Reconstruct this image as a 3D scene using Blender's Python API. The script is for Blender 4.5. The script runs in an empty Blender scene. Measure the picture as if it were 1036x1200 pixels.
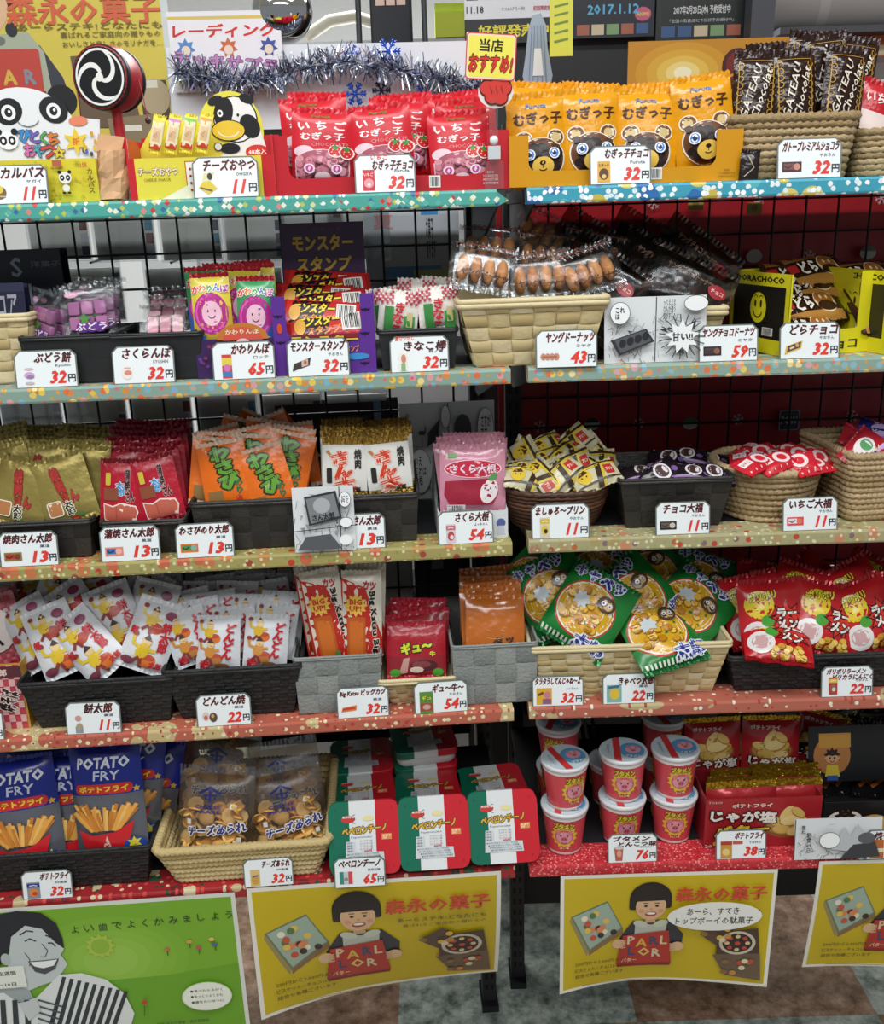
import bpy, bmesh, math, random
from mathutils import Vector, Matrix, noise
from mathutils.geometry import tessellate_polygon
random.seed(7)
SC = bpy.context.scene
COL = SC.collection
R = math.radians

# ------------------------------------------------------------------ camera
FPX, PITCH, ROLL, DIST, EYE = 1124.0, R(17.5), 0.032, 1.15, 1.48
_F = Vector((0, math.cos(PITCH), -math.sin(PITCH)))
_R0 = Vector((1, 0, 0)); _U0 = Vector((0, math.sin(PITCH), math.cos(PITCH)))
EX = math.cos(ROLL)*_R0 - math.sin(ROLL)*_U0
EY = math.sin(ROLL)*_R0 + math.cos(ROLL)*_U0
CAMPOS = Vector((0, -DIST, EYE))
cam_d = bpy.data.cameras.new('camera')
cam_d.sensor_fit = 'HORIZONTAL'; cam_d.sensor_width = 36.0; cam_d.lens = 36.0*FPX/1036.0
cam_d.clip_start = 0.02; cam_d.clip_end = 60
cam = bpy.data.objects.new('camera', cam_d); COL.objects.link(cam)
m3 = Matrix((EX, EY, -_F)).transposed()
cam.matrix_world = Matrix.Translation(CAMPOS) @ m3.to_4x4()
SC.camera = cam

# ------------------------------------------------------------------ world, lamps, exposure
SC.view_settings.view_transform = 'Standard'; SC.view_settings.look = 'None'
SC.view_settings.gamma = 1.0; SC.view_settings.use_curve_mapping = False
SC.view_settings.exposure = 0.35
W = bpy.data.worlds.new('shop_air'); SC.world = W; W.use_nodes = True
W.node_tree.nodes['Background'].inputs[0].default_value = (0.93, 0.97, 1.0, 1)
W.node_tree.nodes['Background'].inputs[1].default_value = 0.20
def area_light(name, loc, sx, sy, power, rot=(0, 0, 0), col=(0.96, 0.985, 1.0)):
    d = bpy.data.lights.new(name, 'AREA'); d.shape = 'RECTANGLE'; d.size = sx; d.size_y = sy
    d.energy = power; d.color = col
    o = bpy.data.objects.new(name, d); COL.objects.link(o); o.location = loc; o.rotation_euler = rot
    return o
area_light('ceiling_lamp_aisle', (-0.1, -0.75, 2.66), 2.6, 0.30, 26)
area_light('ceiling_lamp_rear_aisle', (0.0, -2.1, 2.66), 2.6, 0.5, 34)
area_light('ceiling_lamp_behind', (0.1, 1.35, 2.66), 3.0, 0.5, 80)

# ------------------------------------------------------------------ frames: the two shelving units
class Frame:
    """local u runs along the shelf, v into it, z up."""
    def __init__(s, origin, psi):
        s.o = Vector(origin); s.psi = psi
        s.m = Matrix.Translation(s.o) @ Matrix.Rotation(psi, 4, 'Z'); s.i = s.m.inverted()
        s.c = s.i @ CAMPOS
    def ray(s, px, py):
        d = _F + EX*((px-518)/FPX) + EY*((600-py)/FPX)
        return s.i.to_3x3() @ d
    def at(s, px, py, v):
        d = s.ray(px, py); return s.c + d*((v-s.c.y)/d.y)
    def atz(s, px, py, z):
        d = s.ray(px, py); return s.c + d*((z-s.c.z)/d.z)
    def sc(s, px, py, v):               # pixels per metre there
        d = s.ray(px, py); return FPX/((v-s.c.y)/d.y)
    def elev(s, px, py):
        d = s.ray(px, py); return math.atan2(-d.z, math.hypot(d.x, d.y))
RU = Frame((0, 0, 0), 0.0)
LU = Frame((0.092, 0, 0), R(3.3))
ZS = {'L': [None, 1.500, 1.295, 1.074, 0.836, 0.583], 'R': [None, 1.501, 1.295, 1.076, 0.837, 0.583]}

# ------------------------------------------------------------------ materials
def lin(h):
    h = h.lstrip('#'); out = []
    for k in (0, 2, 4):
        c = int(h[k:k+2], 16)/255
        out.append(c/12.92 if c <= 0.04045 else ((c+0.055)/1.055)**2.4)
    return (*out, 1)
_MC = {}
def M(hexc, rough=0.5, metal=0.0, bump=None, spec=0.5, coat=0.0):
    key = (hexc, rough, metal, bump, spec, coat)
    if key in _MC: return _MC[key]
    m = bpy.data.materials.new('m_'+hexc.strip('#')); m.use_nodes = True
    b = m.node_tree.nodes['Principled BSDF']
    b.inputs['Base Color'].default_value = lin(hexc); b.inputs['Roughness'].default_value = rough
    b.inputs['Metallic'].default_value = metal; b.inputs['Specular IOR Level'].default_value = spec
    b.inputs['Coat Weight'].default_value = coat; b.inputs['Coat Roughness'].default_value = 0.12
    if bump: add_bump(m, *bump)
    _MC[key] = m
    return m
def N(m, t, **kw):
    n = m.node_tree.nodes.new(t)
    for k, v in kw.items(): setattr(n, k, v)
    return n
def LK(m, a, b): m.node_tree.links.new(a, b)
def add_bump(m, scale, strength, dist=0.004, detail=2.0):
    tc = N(m, 'ShaderNodeTexCoord'); nz = N(m, 'ShaderNodeTexNoise'); bp = N(m, 'ShaderNodeBump')
    nz.inputs['Scale'].default_value = scale; nz.inputs['Detail'].default_value = detail
    bp.inputs['Strength'].default_value = strength; bp.inputs['Distance'].default_value = dist
    LK(m, tc.outputs['Object'], nz.inputs['Vector']); LK(m, nz.outputs['Fac'], bp.inputs['Height'])
    LK(m, bp.outputs['Normal'], m.node_tree.nodes['Principled BSDF'].inputs['Normal'])
def film(name, tint='#ffffff', gloss=0.16, bump=(70, 0.8), rough=0.2):
    """clear wrapping film: lets light through, shines where it folds"""
    if name in _MC: return _MC[name]
    m = bpy.data.materials.new(name); m.use_nodes = True
    nt = m.node_tree; nt.nodes.remove(nt.nodes['Principled BSDF'])
    out = nt.nodes['Material Output']
    tr = N(m, 'ShaderNodeBsdfTransparent'); tr.inputs[0].default_value = lin(tint)
    gl = N(m, 'ShaderNodeBsdfGlossy'); gl.inputs['Roughness'].default_value = rough
    gl.inputs['Color'].default_value = (0.9, 0.92, 0.94, 1)
    lw = N(m, 'ShaderNodeLayerWeight'); lw.inputs['Blend'].default_value = 0.35
    ad = N(m, 'ShaderNodeMath', operation='MULTIPLY_ADD'); ad.inputs[1].default_value = 0.32; ad.inputs[2].default_value = gloss
    mx = N(m, 'ShaderNodeMixShader')
    tc = N(m, 'ShaderNodeTexCoord'); nz = N(m, 'ShaderNodeTexNoise'); bp = N(m, 'ShaderNodeBump')
    nz.inputs['Scale'].default_value = bump[0]; bp.inputs['Strength'].default_value = bump[1]; bp.inputs['Distance'].default_value = 0.006
    LK(m, tc.outputs['Object'], nz.inputs['Vector']); LK(m, nz.outputs['Fac'], bp.inputs['Height'])
    LK(m, bp.outputs['Normal'], gl.inputs['Normal'])
    LK(m, lw.outputs['Facing'], ad.inputs[0]); LK(m, ad.outputs[0], mx.inputs[0])
    LK(m, tr.outputs[0], mx.inputs[1]); LK(m, gl.outputs[0], mx.inputs[2]); LK(m, mx.outputs[0], out.inputs[0])
    _MC[name] = m
    return m
def ramp_set(r, stops, interp='CONSTANT'):
    cr = r.color_ramp; cr.interpolation = interp
    while len(cr.elements) > 1: cr.elements.remove(cr.elements[-1])
    cr.elements[0].position = stops[0][0]; cr.elements[0].color = lin(stops[0][1])
    for p, c in stops[1:]:
        e = cr.elements.new(p); e.color = lin(c)
def patterned(name, ground, layers, rough=0.45, noise_ground=None):
    """printed wrapping paper: layers of scattered motifs = (scale, radius, [colours], distance metric, share, [centre colour])"""
    m = bpy.data.materials.new(name); m.use_nodes = True
    b = m.node_tree.nodes['Principled BSDF']; b.inputs['Roughness'].default_value = rough
    tc0 = N(m, 'ShaderNodeTexCoord'); sx = N(m, 'ShaderNodeSeparateXYZ'); cb = N(m, 'ShaderNodeCombineXYZ'); sb = N(m, 'ShaderNodeMath', operation='SUBTRACT')
    LK(m, tc0.outputs['Object'], sx.inputs[0]); LK(m, sx.outputs[0], cb.inputs[0]); LK(m, sx.outputs[2], sb.inputs[0]); LK(m, sx.outputs[1], sb.inputs[1]); LK(m, sb.outputs[0], cb.inputs[1])
    class _T: outputs = {'Object': cb.outputs[0]}
    tc = _T
    if noise_ground:
        nz = N(m, 'ShaderNodeTexNoise'); nz.inputs['Scale'].default_value = noise_ground[0]; nz.inputs['Detail'].default_value = 1
        LK(m, tc.outputs['Object'], nz.inputs['Vector'])
        r = N(m, 'ShaderNodeValToRGB'); ramp_set(r, noise_ground[1], 'CONSTANT' if len(noise_ground) < 3 else noise_ground[2])
        LK(m, nz.outputs['Fac'], r.inputs[0]); cur = r.outputs[0]
    else:
        rgb = N(m, 'ShaderNodeRGB'); rgb.outputs[0].default_value = lin(ground); cur = rgb.outputs[0]
    for k, (scale, rad, cols, metric, share) in enumerate(layers):
        mp = N(m, 'ShaderNodeMapping'); mp.inputs['Location'].default_value = (k*3.7, 1.313*k, 0)
        LK(m, tc.outputs['Object'], mp.inputs[0])
        vo = N(m, 'ShaderNodeTexVoronoi', distance=metric, voronoi_dimensions='2D'); vo.inputs['Scale'].default_value = scale
        vo.inputs['Randomness'].default_value = 0.85
        LK(m, mp.outputs[0], vo.inputs['Vector'])
        sep = N(m, 'ShaderNodeSeparateColor'); LK(m, vo.outputs['Color'], sep.inputs[0])
        r = N(m, 'ShaderNodeValToRGB'); ramp_set(r, [(i/len(cols), c) for i, c in enumerate(cols)])
        LK(m, sep.outputs[0], r.inputs[0])
        lt = N(m, 'ShaderNodeMath', operation='LESS_THAN'); lt.inputs[1].default_value = rad
        LK(m, vo.outputs['Distance'], lt.inputs[0])
        l2 = N(m, 'ShaderNodeMath', operation='LESS_THAN'); l2.inputs[1].default_value = share
        LK(m, sep.outputs[1], l2.inputs[0])
        mu = N(m, 'ShaderNodeMath', operation='MULTIPLY'); LK(m, lt.outputs[0], mu.inputs[0]); LK(m, l2.outputs[0], mu.inputs[1])
        mx = N(m, 'ShaderNodeMix', data_type='RGBA'); LK(m, mu.outputs[0], mx.inputs[0]); LK(m, cur, mx.inputs[6]); LK(m, r.outputs[0], mx.inputs[7])
        cur = mx.outputs[2]
    LK(m, cur, b.inputs['Base Color'])
    return m

# ------------------------------------------------------------------ mesh building
class MB:
    def __init__(s): s.v = []; s.f = []; s.m = []; s.sm = []; s.mats = []
    def mi(s, mat):
        for i, x in enumerate(s.mats):
            if x is mat: return i
        s.mats.append(mat); return len(s.mats)-1
    def face(s, idx, mat, smooth=False): s.f.append(idx); s.m.append(s.mi(mat)); s.sm.append(smooth)
    def add(s, verts, faces, mat, smooth=False, T=None):
        b = len(s.v)
        s.v.extend((T @ Vector(p) if T is not None else Vector(p)) for p in verts)
        k = s.mi(mat)
        for f in faces: s.f.append([b+i for i in f]); s.m.append(k); s.sm.append(smooth)
    def box(s, x0, x1, y0, y1, z0, z1, mat, T=None):
        v = [(x, y, z) for x in (x0, x1) for y in (y0, y1) for z in (z0, z1)]
        s.add(v, [(0, 1, 3, 2), (4, 6, 7, 5), (0, 4, 5, 1), (2, 3, 7, 6), (0, 2, 6, 4), (1, 5, 7, 3)], mat, T=T)
    def bevbox(s, x0, x1, y0, y1, z0, z1, r, mat, n=3, T=None, smooth=True):
        """box with rounded vertical (z) edges and softened top/bottom"""
        def loop(q, z):
            out = []
            for cx, cy, a0 in ((x1-r, y1-r, 0), (x0+r, y1-r, 90), (x0+r, y0+r, 180), (x1-r, y0+r, 270)):
                for k in range(n+1):
                    a = R(a0+90*k/n); out.append((cx+(r-q)*math.cos(a), cy+(r-q)*math.sin(a), z))
            return out
        e = min(r*0.45, (z1-z0)*0.3)
        rings = [loop(e, z0), loop(0, z0+e), loop(0, z1-e), loop(e*0.3, z1-e*0.3), loop(e, z1)]
        s.loft(rings, mat, caps=True, smooth=smooth, T=T)
    def loft(s, rings, mat, caps=False, smooth=True, closed=True, T=None):
        n = len(rings[0]); v = [p for r in rings for p in r]; f = []
        for i in range(len(rings)-1):
            for j in range(n if closed else n-1):
                a = i*n+j; b = i*n+(j+1) % n
                f.append((a, b, b+n, a+n))
        s.add(v, f, mat, smooth, T)
        if caps:
            s.add(rings[0], [tuple(range(n-1, -1, -1))], mat, False, T)
            s.add(rings[-1], [tuple(range(n))], mat, False, T)
    def lathe(s, prof, mat, n=28, T=None, smooth=True, caps=False, sx=1, sy=1):
        s.loft([[(r*math.cos(2*math.pi*k/n)*sx, r*math.sin(2*math.pi*k/n)*sy, z) for k in range(n)] for r, z in prof], mat, caps=caps, smooth=smooth, T=T)
    def tube(s, pts, r, mat, n=6, closed=False, T=None, caps=True, rf=None):
        pts = [Vector(p) for p in pts]; rings = []
        L = len(pts)
        for i, p in enumerate(pts):
            if closed: d = pts[(i+1) % L]-pts[i-1]
            else: d = pts[min(i+1, L-1)]-pts[max(i-1, 0)]
            d.normalize()
            ref = Vector((0, 0, 1)) if abs(d.z) < 0.9 else Vector((1, 0, 0))
            a = d.cross(ref).normalized(); b = d.cross(a)
            rr = r*(rf(i/(L-1)) if rf else 1)
            rings.append([p+a*(rr*math.cos(2*math.pi*k/n))+b*(rr*math.sin(2*math.pi*k/n)) for k in range(n)])
        if closed: rings.append(rings[0])
        s.loft(rings, mat, caps=caps and not closed, T=T)
    def grid(s, fn, nx, ny, mat, smooth=True, flip=False, T=None):
        v = [fn(i/nx, j/ny) for j in range(ny+1) for i in range(nx+1)]
        f = []
        for j in range(ny):
            for i in range(nx):
                a = j*(nx+1)+i; q = (a, a+1, a+nx+2, a+nx+1)
                f.append(q[::-1] if flip else q)
        s.add(v, f, mat, smooth, T)
    def ball(s, c, rx, ry, rz, mat, nu=12, nv=8, T=None, jit=0.0):
        rings = []
        for j in range(1, nv):
            a = math.pi*j/nv
            rings.append([(c[0]+rx*math.sin(a)*math.cos(2*math.pi*k/nu)*(1+random.uniform(-jit, jit)), c[1]+ry*math.sin(a)*math.sin(2*math.pi*k/nu)*(1+random.uniform(-jit, jit)), c[2]-rz*math.cos(a)) for k in range(nu)])
        b0 = [(c[0], c[1], c[2]-rz)]*nu; b1 = [(c[0], c[1], c[2]+rz)]*nu
        s.loft([b0]+rings+[b1], mat, T=T)
    def build(s, name, parent=None, mw=None):
        me = bpy.data.meshes.new(name)
        me.from_pydata([tuple(p) for p in s.v], [], s.f)
        for m in s.mats: me.materials.append(m)
        me.polygons.foreach_set('material_index', s.m)
        me.polygons.foreach_set('use_smooth', s.sm)
        me.update()
        o = bpy.data.objects.new(name, me); COL.objects.link(o)
        if parent is not None: o.parent = parent
        if mw is not None: o.matrix_world = mw
        return o
def tag(o, label=None, cat=None, group=None, kind=None):
    if label: o['label'] = label
    if cat: o['category'] = cat
    if group: o['group'] = group
    if kind: o['kind'] = kind
    return o
def empty(name, mw=None, label=None, cat=None, group=None):
    o = bpy.data.objects.new(name, None); o.empty_display_size = 0.02; COL.objects.link(o)
    if mw is not None: o.matrix_world = mw
    return tag(o, label, cat, group)
def copy_tree(o, parent=None):
    c = o.copy(); COL.objects.link(c)
    if parent is not None:
        c.parent = parent; c.matrix_parent_inverse = o.matrix_parent_inverse.copy()
    for ch in list(o.children): copy_tree(ch, c)
    return c
class Kind:
    """a kind of thing: built once, then copied with its parts"""
    def __init__(s, fn): s.fn = fn; s.root = None; s.used = False
    def put(s, mw, label, cat, group=None):
        if s.root is None: s.root = s.fn()
        o = s.root if not s.used else copy_tree(s.root)
        s.used = True
        o.matrix_world = mw
        return tag(o, label, cat, group)
def P(fr, u, v, z, lean=0, roll=0, yaw=0):
    """pose: lean tips the top away from the viewer, roll turns in the picture plane, yaw about the vertical (degrees)"""
    return fr.m @ Matrix.Translation((u, v, z)) @ Matrix.Rotation(R(yaw), 4, 'Z') @ Matrix.Rotation(R(-lean), 4, 'X') @ Matrix.Rotation(R(roll), 4, 'Y')
def PX(fr, px, py, v, lean=0, roll=0, yaw=0):
    q = fr.at(px, py, v); return P(fr, q.x, v, q.z, lean, roll, yaw)

# ------------------------------------------------------------------ lettering and printed art
_TC = {}
_tc = bpy.data.curves.new('lettering', 'FONT'); _tc.resolution_u = 1
_to = bpy.data.objects.new('lettering', _tc); COL.objects.link(_to)
def glyphs(s, off=0.0, space=1.0):
    k = (s, off, space)
    if k not in _TC:
        _tc.body = s; _tc.offset = off; _tc.space_line = 0.92; _tc.space_character = space
        _to.update_tag()
        dg = bpy.context.evaluated_depsgraph_get(); dg.update()
        me = _to.evaluated_get(dg).to_mesh()
        _TC[k] = ([(p.co.x, p.co.y) for p in me.vertices], [tuple(p.vertices) for p in me.polygons])
    return _TC[k]
class Art:
    """flat artwork, drawn back to front; (0,0) is the middle of the panel, x right, y up"""
    def __init__(s, rough=0.45, metal=0.0): s.it = []; s.rough = rough; s.metal = metal; s.lay = 0
    def _put(s, v, f, col, lay=None, metal=None):
        s.lay += 1
        s.it.append((s.lay, col, v, f, s.metal if metal is None else metal))
    def poly(s, pts, col, metal=None):
        t = tessellate_polygon([[Vector((x, y, 0)) for x, y in pts]])
        s._put(list(pts), [tuple(x) for x in t], col, metal=metal); return s
    def rect(s, x0, y0, x1, y1, col, metal=None): return s.poly([(x0, y0), (x1, y0), (x1, y1), (x0, y1)], col, metal)
    def ell(s, cx, cy, rx, ry, col, n=20, rot=0, a0=0, a1=360):
        c, q = math.cos(R(rot)), math.sin(R(rot)); pts = []
        for k in range(n):
            a = R(a0+(a1-a0)*k/(n if a1-a0 == 360 else n-1)); x, y = rx*math.cos(a), ry*math.sin(a)
            pts.append((cx+x*c-y*q, cy+x*q+y*c))
        return s.poly(pts, col)
    def rrect(s, x0, y0, x1, y1, r, col, n=4):
        pts = []
        for cx, cy, a0 in ((x1-r, y1-r, 0), (x0+r, y1-r, 90), (x0+r, y0+r, 180), (x1-r, y0+r, 270)):
            for k in range(n+1):
                a = R(a0+90*k/n); pts.append((cx+r*math.cos(a), cy+r*math.sin(a)))
        return s.poly(pts, col)
    def star(s, cx, cy, r0, r1, n, col, rot=90, sx=1):
        return s.poly([(cx+sx*(r0 if k % 2 == 0 else r1)*math.cos(R(rot+180*k/n)), cy+(r0 if k % 2 == 0 else r1)*math.sin(R(rot+180*k/n))) for k in range(2*n)], col)
    def line(s, pts, w, col):
        L, Rr = [], []
        for i, p in enumerate(pts):
            a = Vector(pts[max(i-1, 0)]); b = Vector(pts[min(i+1, len(pts)-1)])
            d = (b-a).normalized() if (b-a).length > 0 else Vector((1, 0)); nn = Vector((-d.y, d.x))*(w/2)
            L.append((p[0]+nn.x, p[1]+nn.y)); Rr.append((p[0]-nn.x, p[1]-nn.y))
        n = len(pts); v = L+Rr
        s._put(v, [(i, i+1, n+i+1, n+i) for i in range(n-1)], col); return s
    def arc(s, cx, cy, r, a0, a1, w, col, n=10, ry=None):
        ry = r if ry is None else ry
        return s.line([(cx+r*math.cos(R(a0+(a1-a0)*k/n)), cy+ry*math.sin(R(a0+(a1-a0)*k/n))) for k in range(n+1)], w, col)
    def text(s, t, cx, cy, w, h, col, bold=0.0, shear=0.0, rot=0.0, stroke=None, shadow=None, metal=None):
        base, fb = glyphs(t, 0.0)
        if not base: return s
        x0 = min(p[0] for p in base); x1 = max(p[0] for p in base); y0 = min(p[1] for p in base); y1 = max(p[1] for p in base)
        bw, bh = max(x1-x0, 1e-4), max(y1-y0, 1e-4)
        if h is None: h = bh*(w/bw)
        if w is None: w = bw*(h/bh)
        sx, sy = w/bw, h/bh
        c, q = math.cos(R(rot)), math.sin(R(rot))
        def tr(v, dx=0, dy=0):
            out = []
            for x, y in v:
                X = (x-(x0+x1)/2)*sx; Y = (y-(y0+y1)/2)*sy; X += Y*shear
                out.append((cx+X*c-Y*q+dx, cy+X*q+Y*c+dy))
            return out
        if stroke:
            for sc_, am in (stroke if isinstance(stroke, list) else [stroke]):
                s._fat(base, fb, tr, am, 8, sc_)
        if shadow: s._fat(base, fb, lambda q_: tr(q_, shadow[1], shadow[2]), bold, 4, shadow[0])
        if bold: s._fat(base, fb, tr, bold, 4, col, metal)
        else: s._put(tr(base), fb, col, metal=metal)
        return s
    def _fat(s, base, fb, tr, am, n, col, metal=None):
        s.lay += 1
        for k in range(n):      # each copy a hair above the last, so that none shades another
            an = math.pi*2*k/n+math.pi/4*(n == 4); dx, dy = am*math.cos(an), am*math.sin(an)
            s.it.append((s.lay+0.9*k/n, col, tr([(x+dx, y+dy) for x, y in base]), fb, s.metal if metal is None else metal))
    def emit(s, mb, fn=None, maxlen=None, lift=0.0003, step=0.00010, T=None):
        """fn(x, y) -> (point, outward normal); default is the plane facing -Y"""
        for lay, col, v, f, metal in s.it:
            mat = M(col, s.rough, metal) if isinstance(col, str) else col
            V2 = [tuple(p) for p in v]; F2 = [tuple(x) for x in f]
            if maxlen:
                F3 = []
                for q in F2:
                    for k in range(1, len(q)-1): F3.append((q[0], q[k], q[k+1]))
                F2 = []; stack = F3; mid = {}
                ml2 = maxlen*maxlen
                while stack:
                    a, b, c = stack.pop()
                    def d2(i, j): return (V2[i][0]-V2[j][0])**2+(V2[i][1]-V2[j][1])**2
                    e = max(((d2(a, b), a, b, c), (d2(b, c), b, c, a), (d2(c, a), c, a, b)), key=lambda t: t[0])
                    if e[0] <= ml2: F2.append((a, b, c)); continue
                    _, i, j, k = e; key = (min(i, j), max(i, j))
                    if key not in mid:
                        V2.append(((V2[i][0]+V2[j][0])/2, (V2[i][1]+V2[j][1])/2)); mid[key] = len(V2)-1
                    mm = mid[key]; stack.append((i, mm, k)); stack.append((mm, j, k))
            L = lift+step*lay
            if fn is None: pts = [(x, -L, y) for x, y in V2]
            else:
                pts = []
                for x, y in V2:
                    p, nrm = fn(x, y); pts.append(p+nrm*L)
            mb.add(pts, F2, mat, fn is not None, T)
        return mb
# ------------------------------------------------------------------ the room
def struct(o): o['kind'] = 'structure'; return o
def floor_mat():
    m = bpy.data.materials.new('marble_tile_floor'); m.use_nodes = True
    b = m.node_tree.nodes['Principled BSDF']; b.inputs['Roughness'].default_value = 0.3
    tc = N(m, 'ShaderNodeTexCoord'); mp = N(m, 'ShaderNodeMapping'); LK(m, tc.outputs['Object'], mp.inputs[0])
    mp.inputs['Location'].default_value = (0.115, -0.29, 0.01)
    ck = N(m, 'ShaderNodeTexChecker'); ck.inputs['Scale'].default_value = 2.2
    LK(m, mp.outputs[0], ck.inputs['Vector'])
    nz = N(m, 'ShaderNodeTexNoise'); nz.inputs['Scale'].default_value = 24; nz.inputs['Detail'].default_value = 8; nz.inputs['Roughness'].default_value = 0.72
    LK(m, tc.outputs['Object'], nz.inputs['Vector'])
    r1 = N(m, 'ShaderNodeValToRGB'); ramp_set(r1, [(0.34, '#5a635c'), (0.46, '#98a299'), (0.56, '#c0c8be'), (0.7, '#e0e4d8')], 'LINEAR')
    r2 = N(m, 'ShaderNodeValToRGB'); ramp_set(r2, [(0.34, '#5c4636'), (0.46, '#94745a'), (0.56, '#b3927a'), (0.7, '#ccb49c')], 'LINEAR')
    LK(m, nz.outputs['Fac'], r1.inputs[0]); LK(m, nz.outputs['Fac'], r2.inputs[0])
    mx = N(m, 'ShaderNodeMix', data_type='RGBA'); LK(m, ck.outputs['Fac'], mx.inputs[0]); LK(m, r1.outputs[0], mx.inputs[6]); LK(m, r2.outputs[0], mx.inputs[7])
    LK(m, mx.outputs[2], b.inputs['Base Color'])
    return m
mb = MB(); mb.box(-4, 4, -3.2, 3.4, -0.05, 0, floor_mat()); struct(mb.build('floor'))
mb = MB(); mb.box(-4, 4, 3.4, 3.5, 0, 2.8, M('#e4e6e6', 0.8)); struct(mb.build('wall_back'))
mb = MB(); mb.box(-4, 4, -3.2, 3.5, 2.75, 2.8, M('#e8e8e4', 0.9)); struct(mb.build('ceiling'))

# ------------------------------------------------------------------ the two shelving units
BLACK = M('#17181b', 0.45); WIRE = M('#101114', 0.4)
PAT = {
 'L1': patterned('teal_confetti_paper', '#4fa79b', [(125, 0.42, ['#eef2ea', '#b9c65c', '#f4f6ee', '#c9403c', '#e8ead8', '#d5dba0', '#3a6f9c'], 'MANHATTAN', 0.62), (80, 0.3, ['#5fb3a8', '#e9ecd8', '#d98a80'], 'MANHATTAN', 0.5)]),
 'R1': patterned('blossom_blue_paper', '#3f9fb6', [(38, 0.5, ['#c8b64e', '#2f6fae', '#d8c86a', '#58b6c0'], 'EUCLIDEAN', 0.6), (150, 0.44, ['#eef4f4', '#ffffff', '#dfeef2'], 'EUCLIDEAN', 0.5)]),
 'L2': patterned('rose_garden_paper', '#8aa598', [(95, 0.38, ['#e9c95a', '#e08a4a', '#f0d98c', '#d9a0a0', '#e8c24a', '#7fb2c8', '#e0714a'], 'EUCLIDEAN', 0.72), (95, 0.2, ['#d9803a', '#e6a04a', '#c9a040', '#d77070'], 'EUCLIDEAN', 0.72)]),
 'R2': patterned('rose_garden_pale_paper', '#8fa99c', [(95, 0.38, ['#e9cf6a', '#dfa070', '#f0deA0'.lower(), '#d9a8b0', '#8fbcc8', '#dc7a50'], 'EUCLIDEAN', 0.72), (95, 0.2, ['#d9903a', '#e6a85a', '#c9a84c', '#d78080'], 'EUCLIDEAN', 0.72)]),
 'L3': patterned('olive_flower_paper', '#a79c60', [(46, 0.36, ['#c97a4c', '#b98a50', '#c86a4a'], 'EUCLIDEAN', 0.5), (46, 0.2, ['#c2402c', '#d05a3c', '#a04838'], 'EUCLIDEAN', 0.5), (150, 0.3, ['#d6d79a', '#8a9a4c', '#dcdcb0'], 'EUCLIDEAN', 0.5)]),
 'R3': patterned('olive_flower_pale_paper', '#ada57c', [(48, 0.34, ['#c88a68', '#b09a6a', '#b87a6a'], 'EUCLIDEAN', 0.45), (48, 0.18, ['#bc4c38', '#8a6a72', '#c0683c'], 'EUCLIDEAN', 0.45), (150, 0.3, ['#d6d7a6', '#9aa66a', '#dcdcb8'], 'EUCLIDEAN', 0.5)]),
 'L4': patterned('coral_blossom_paper', '#bb6450', [(85, 0.24, ['#e8dcae', '#b53c34', '#d8cf9a', '#f0e6c4'], 'EUCLIDEAN', 0.6), (150, 0.22, ['#9c3a30', '#e6d9a8'], 'EUCLIDEAN', 0.3)], noise_ground=(13, [(0.0, '#bb6450'), (0.56, '#c9b482')])),
 'R4': patterned('coral_blossom_paper_right', '#b86855', [(80, 0.22, ['#efe8d8', '#b04a3c', '#e8dcae'], 'EUCLIDEAN', 0.5), (130, 0.24, ['#e9dfca', '#a83c34'], 'EUCLIDEAN', 0.22)], noise_ground=(11, [(0.0, '#b86855'), (0.58, '#bfae82')])),
 'L5': patterned('red_brocade_paper', '#a3272c', [(40, 0.34, ['#c9b68a', '#3f5a3c', '#d8c8a4', '#7a1f26'], 'EUCLIDEAN', 0.6), (110, 0.3, ['#cf4a44', '#d9c9a0', '#2f4a34'], 'EUCLIDEAN', 0.5)]),
 'R5': patterned('red_glitter_paper', '#c8343c', [(260, 0.34, ['#e07a78', '#a3222c', '#ea9a94', '#b52a34'], 'EUCLIDEAN', 0.8)]),
}
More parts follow.
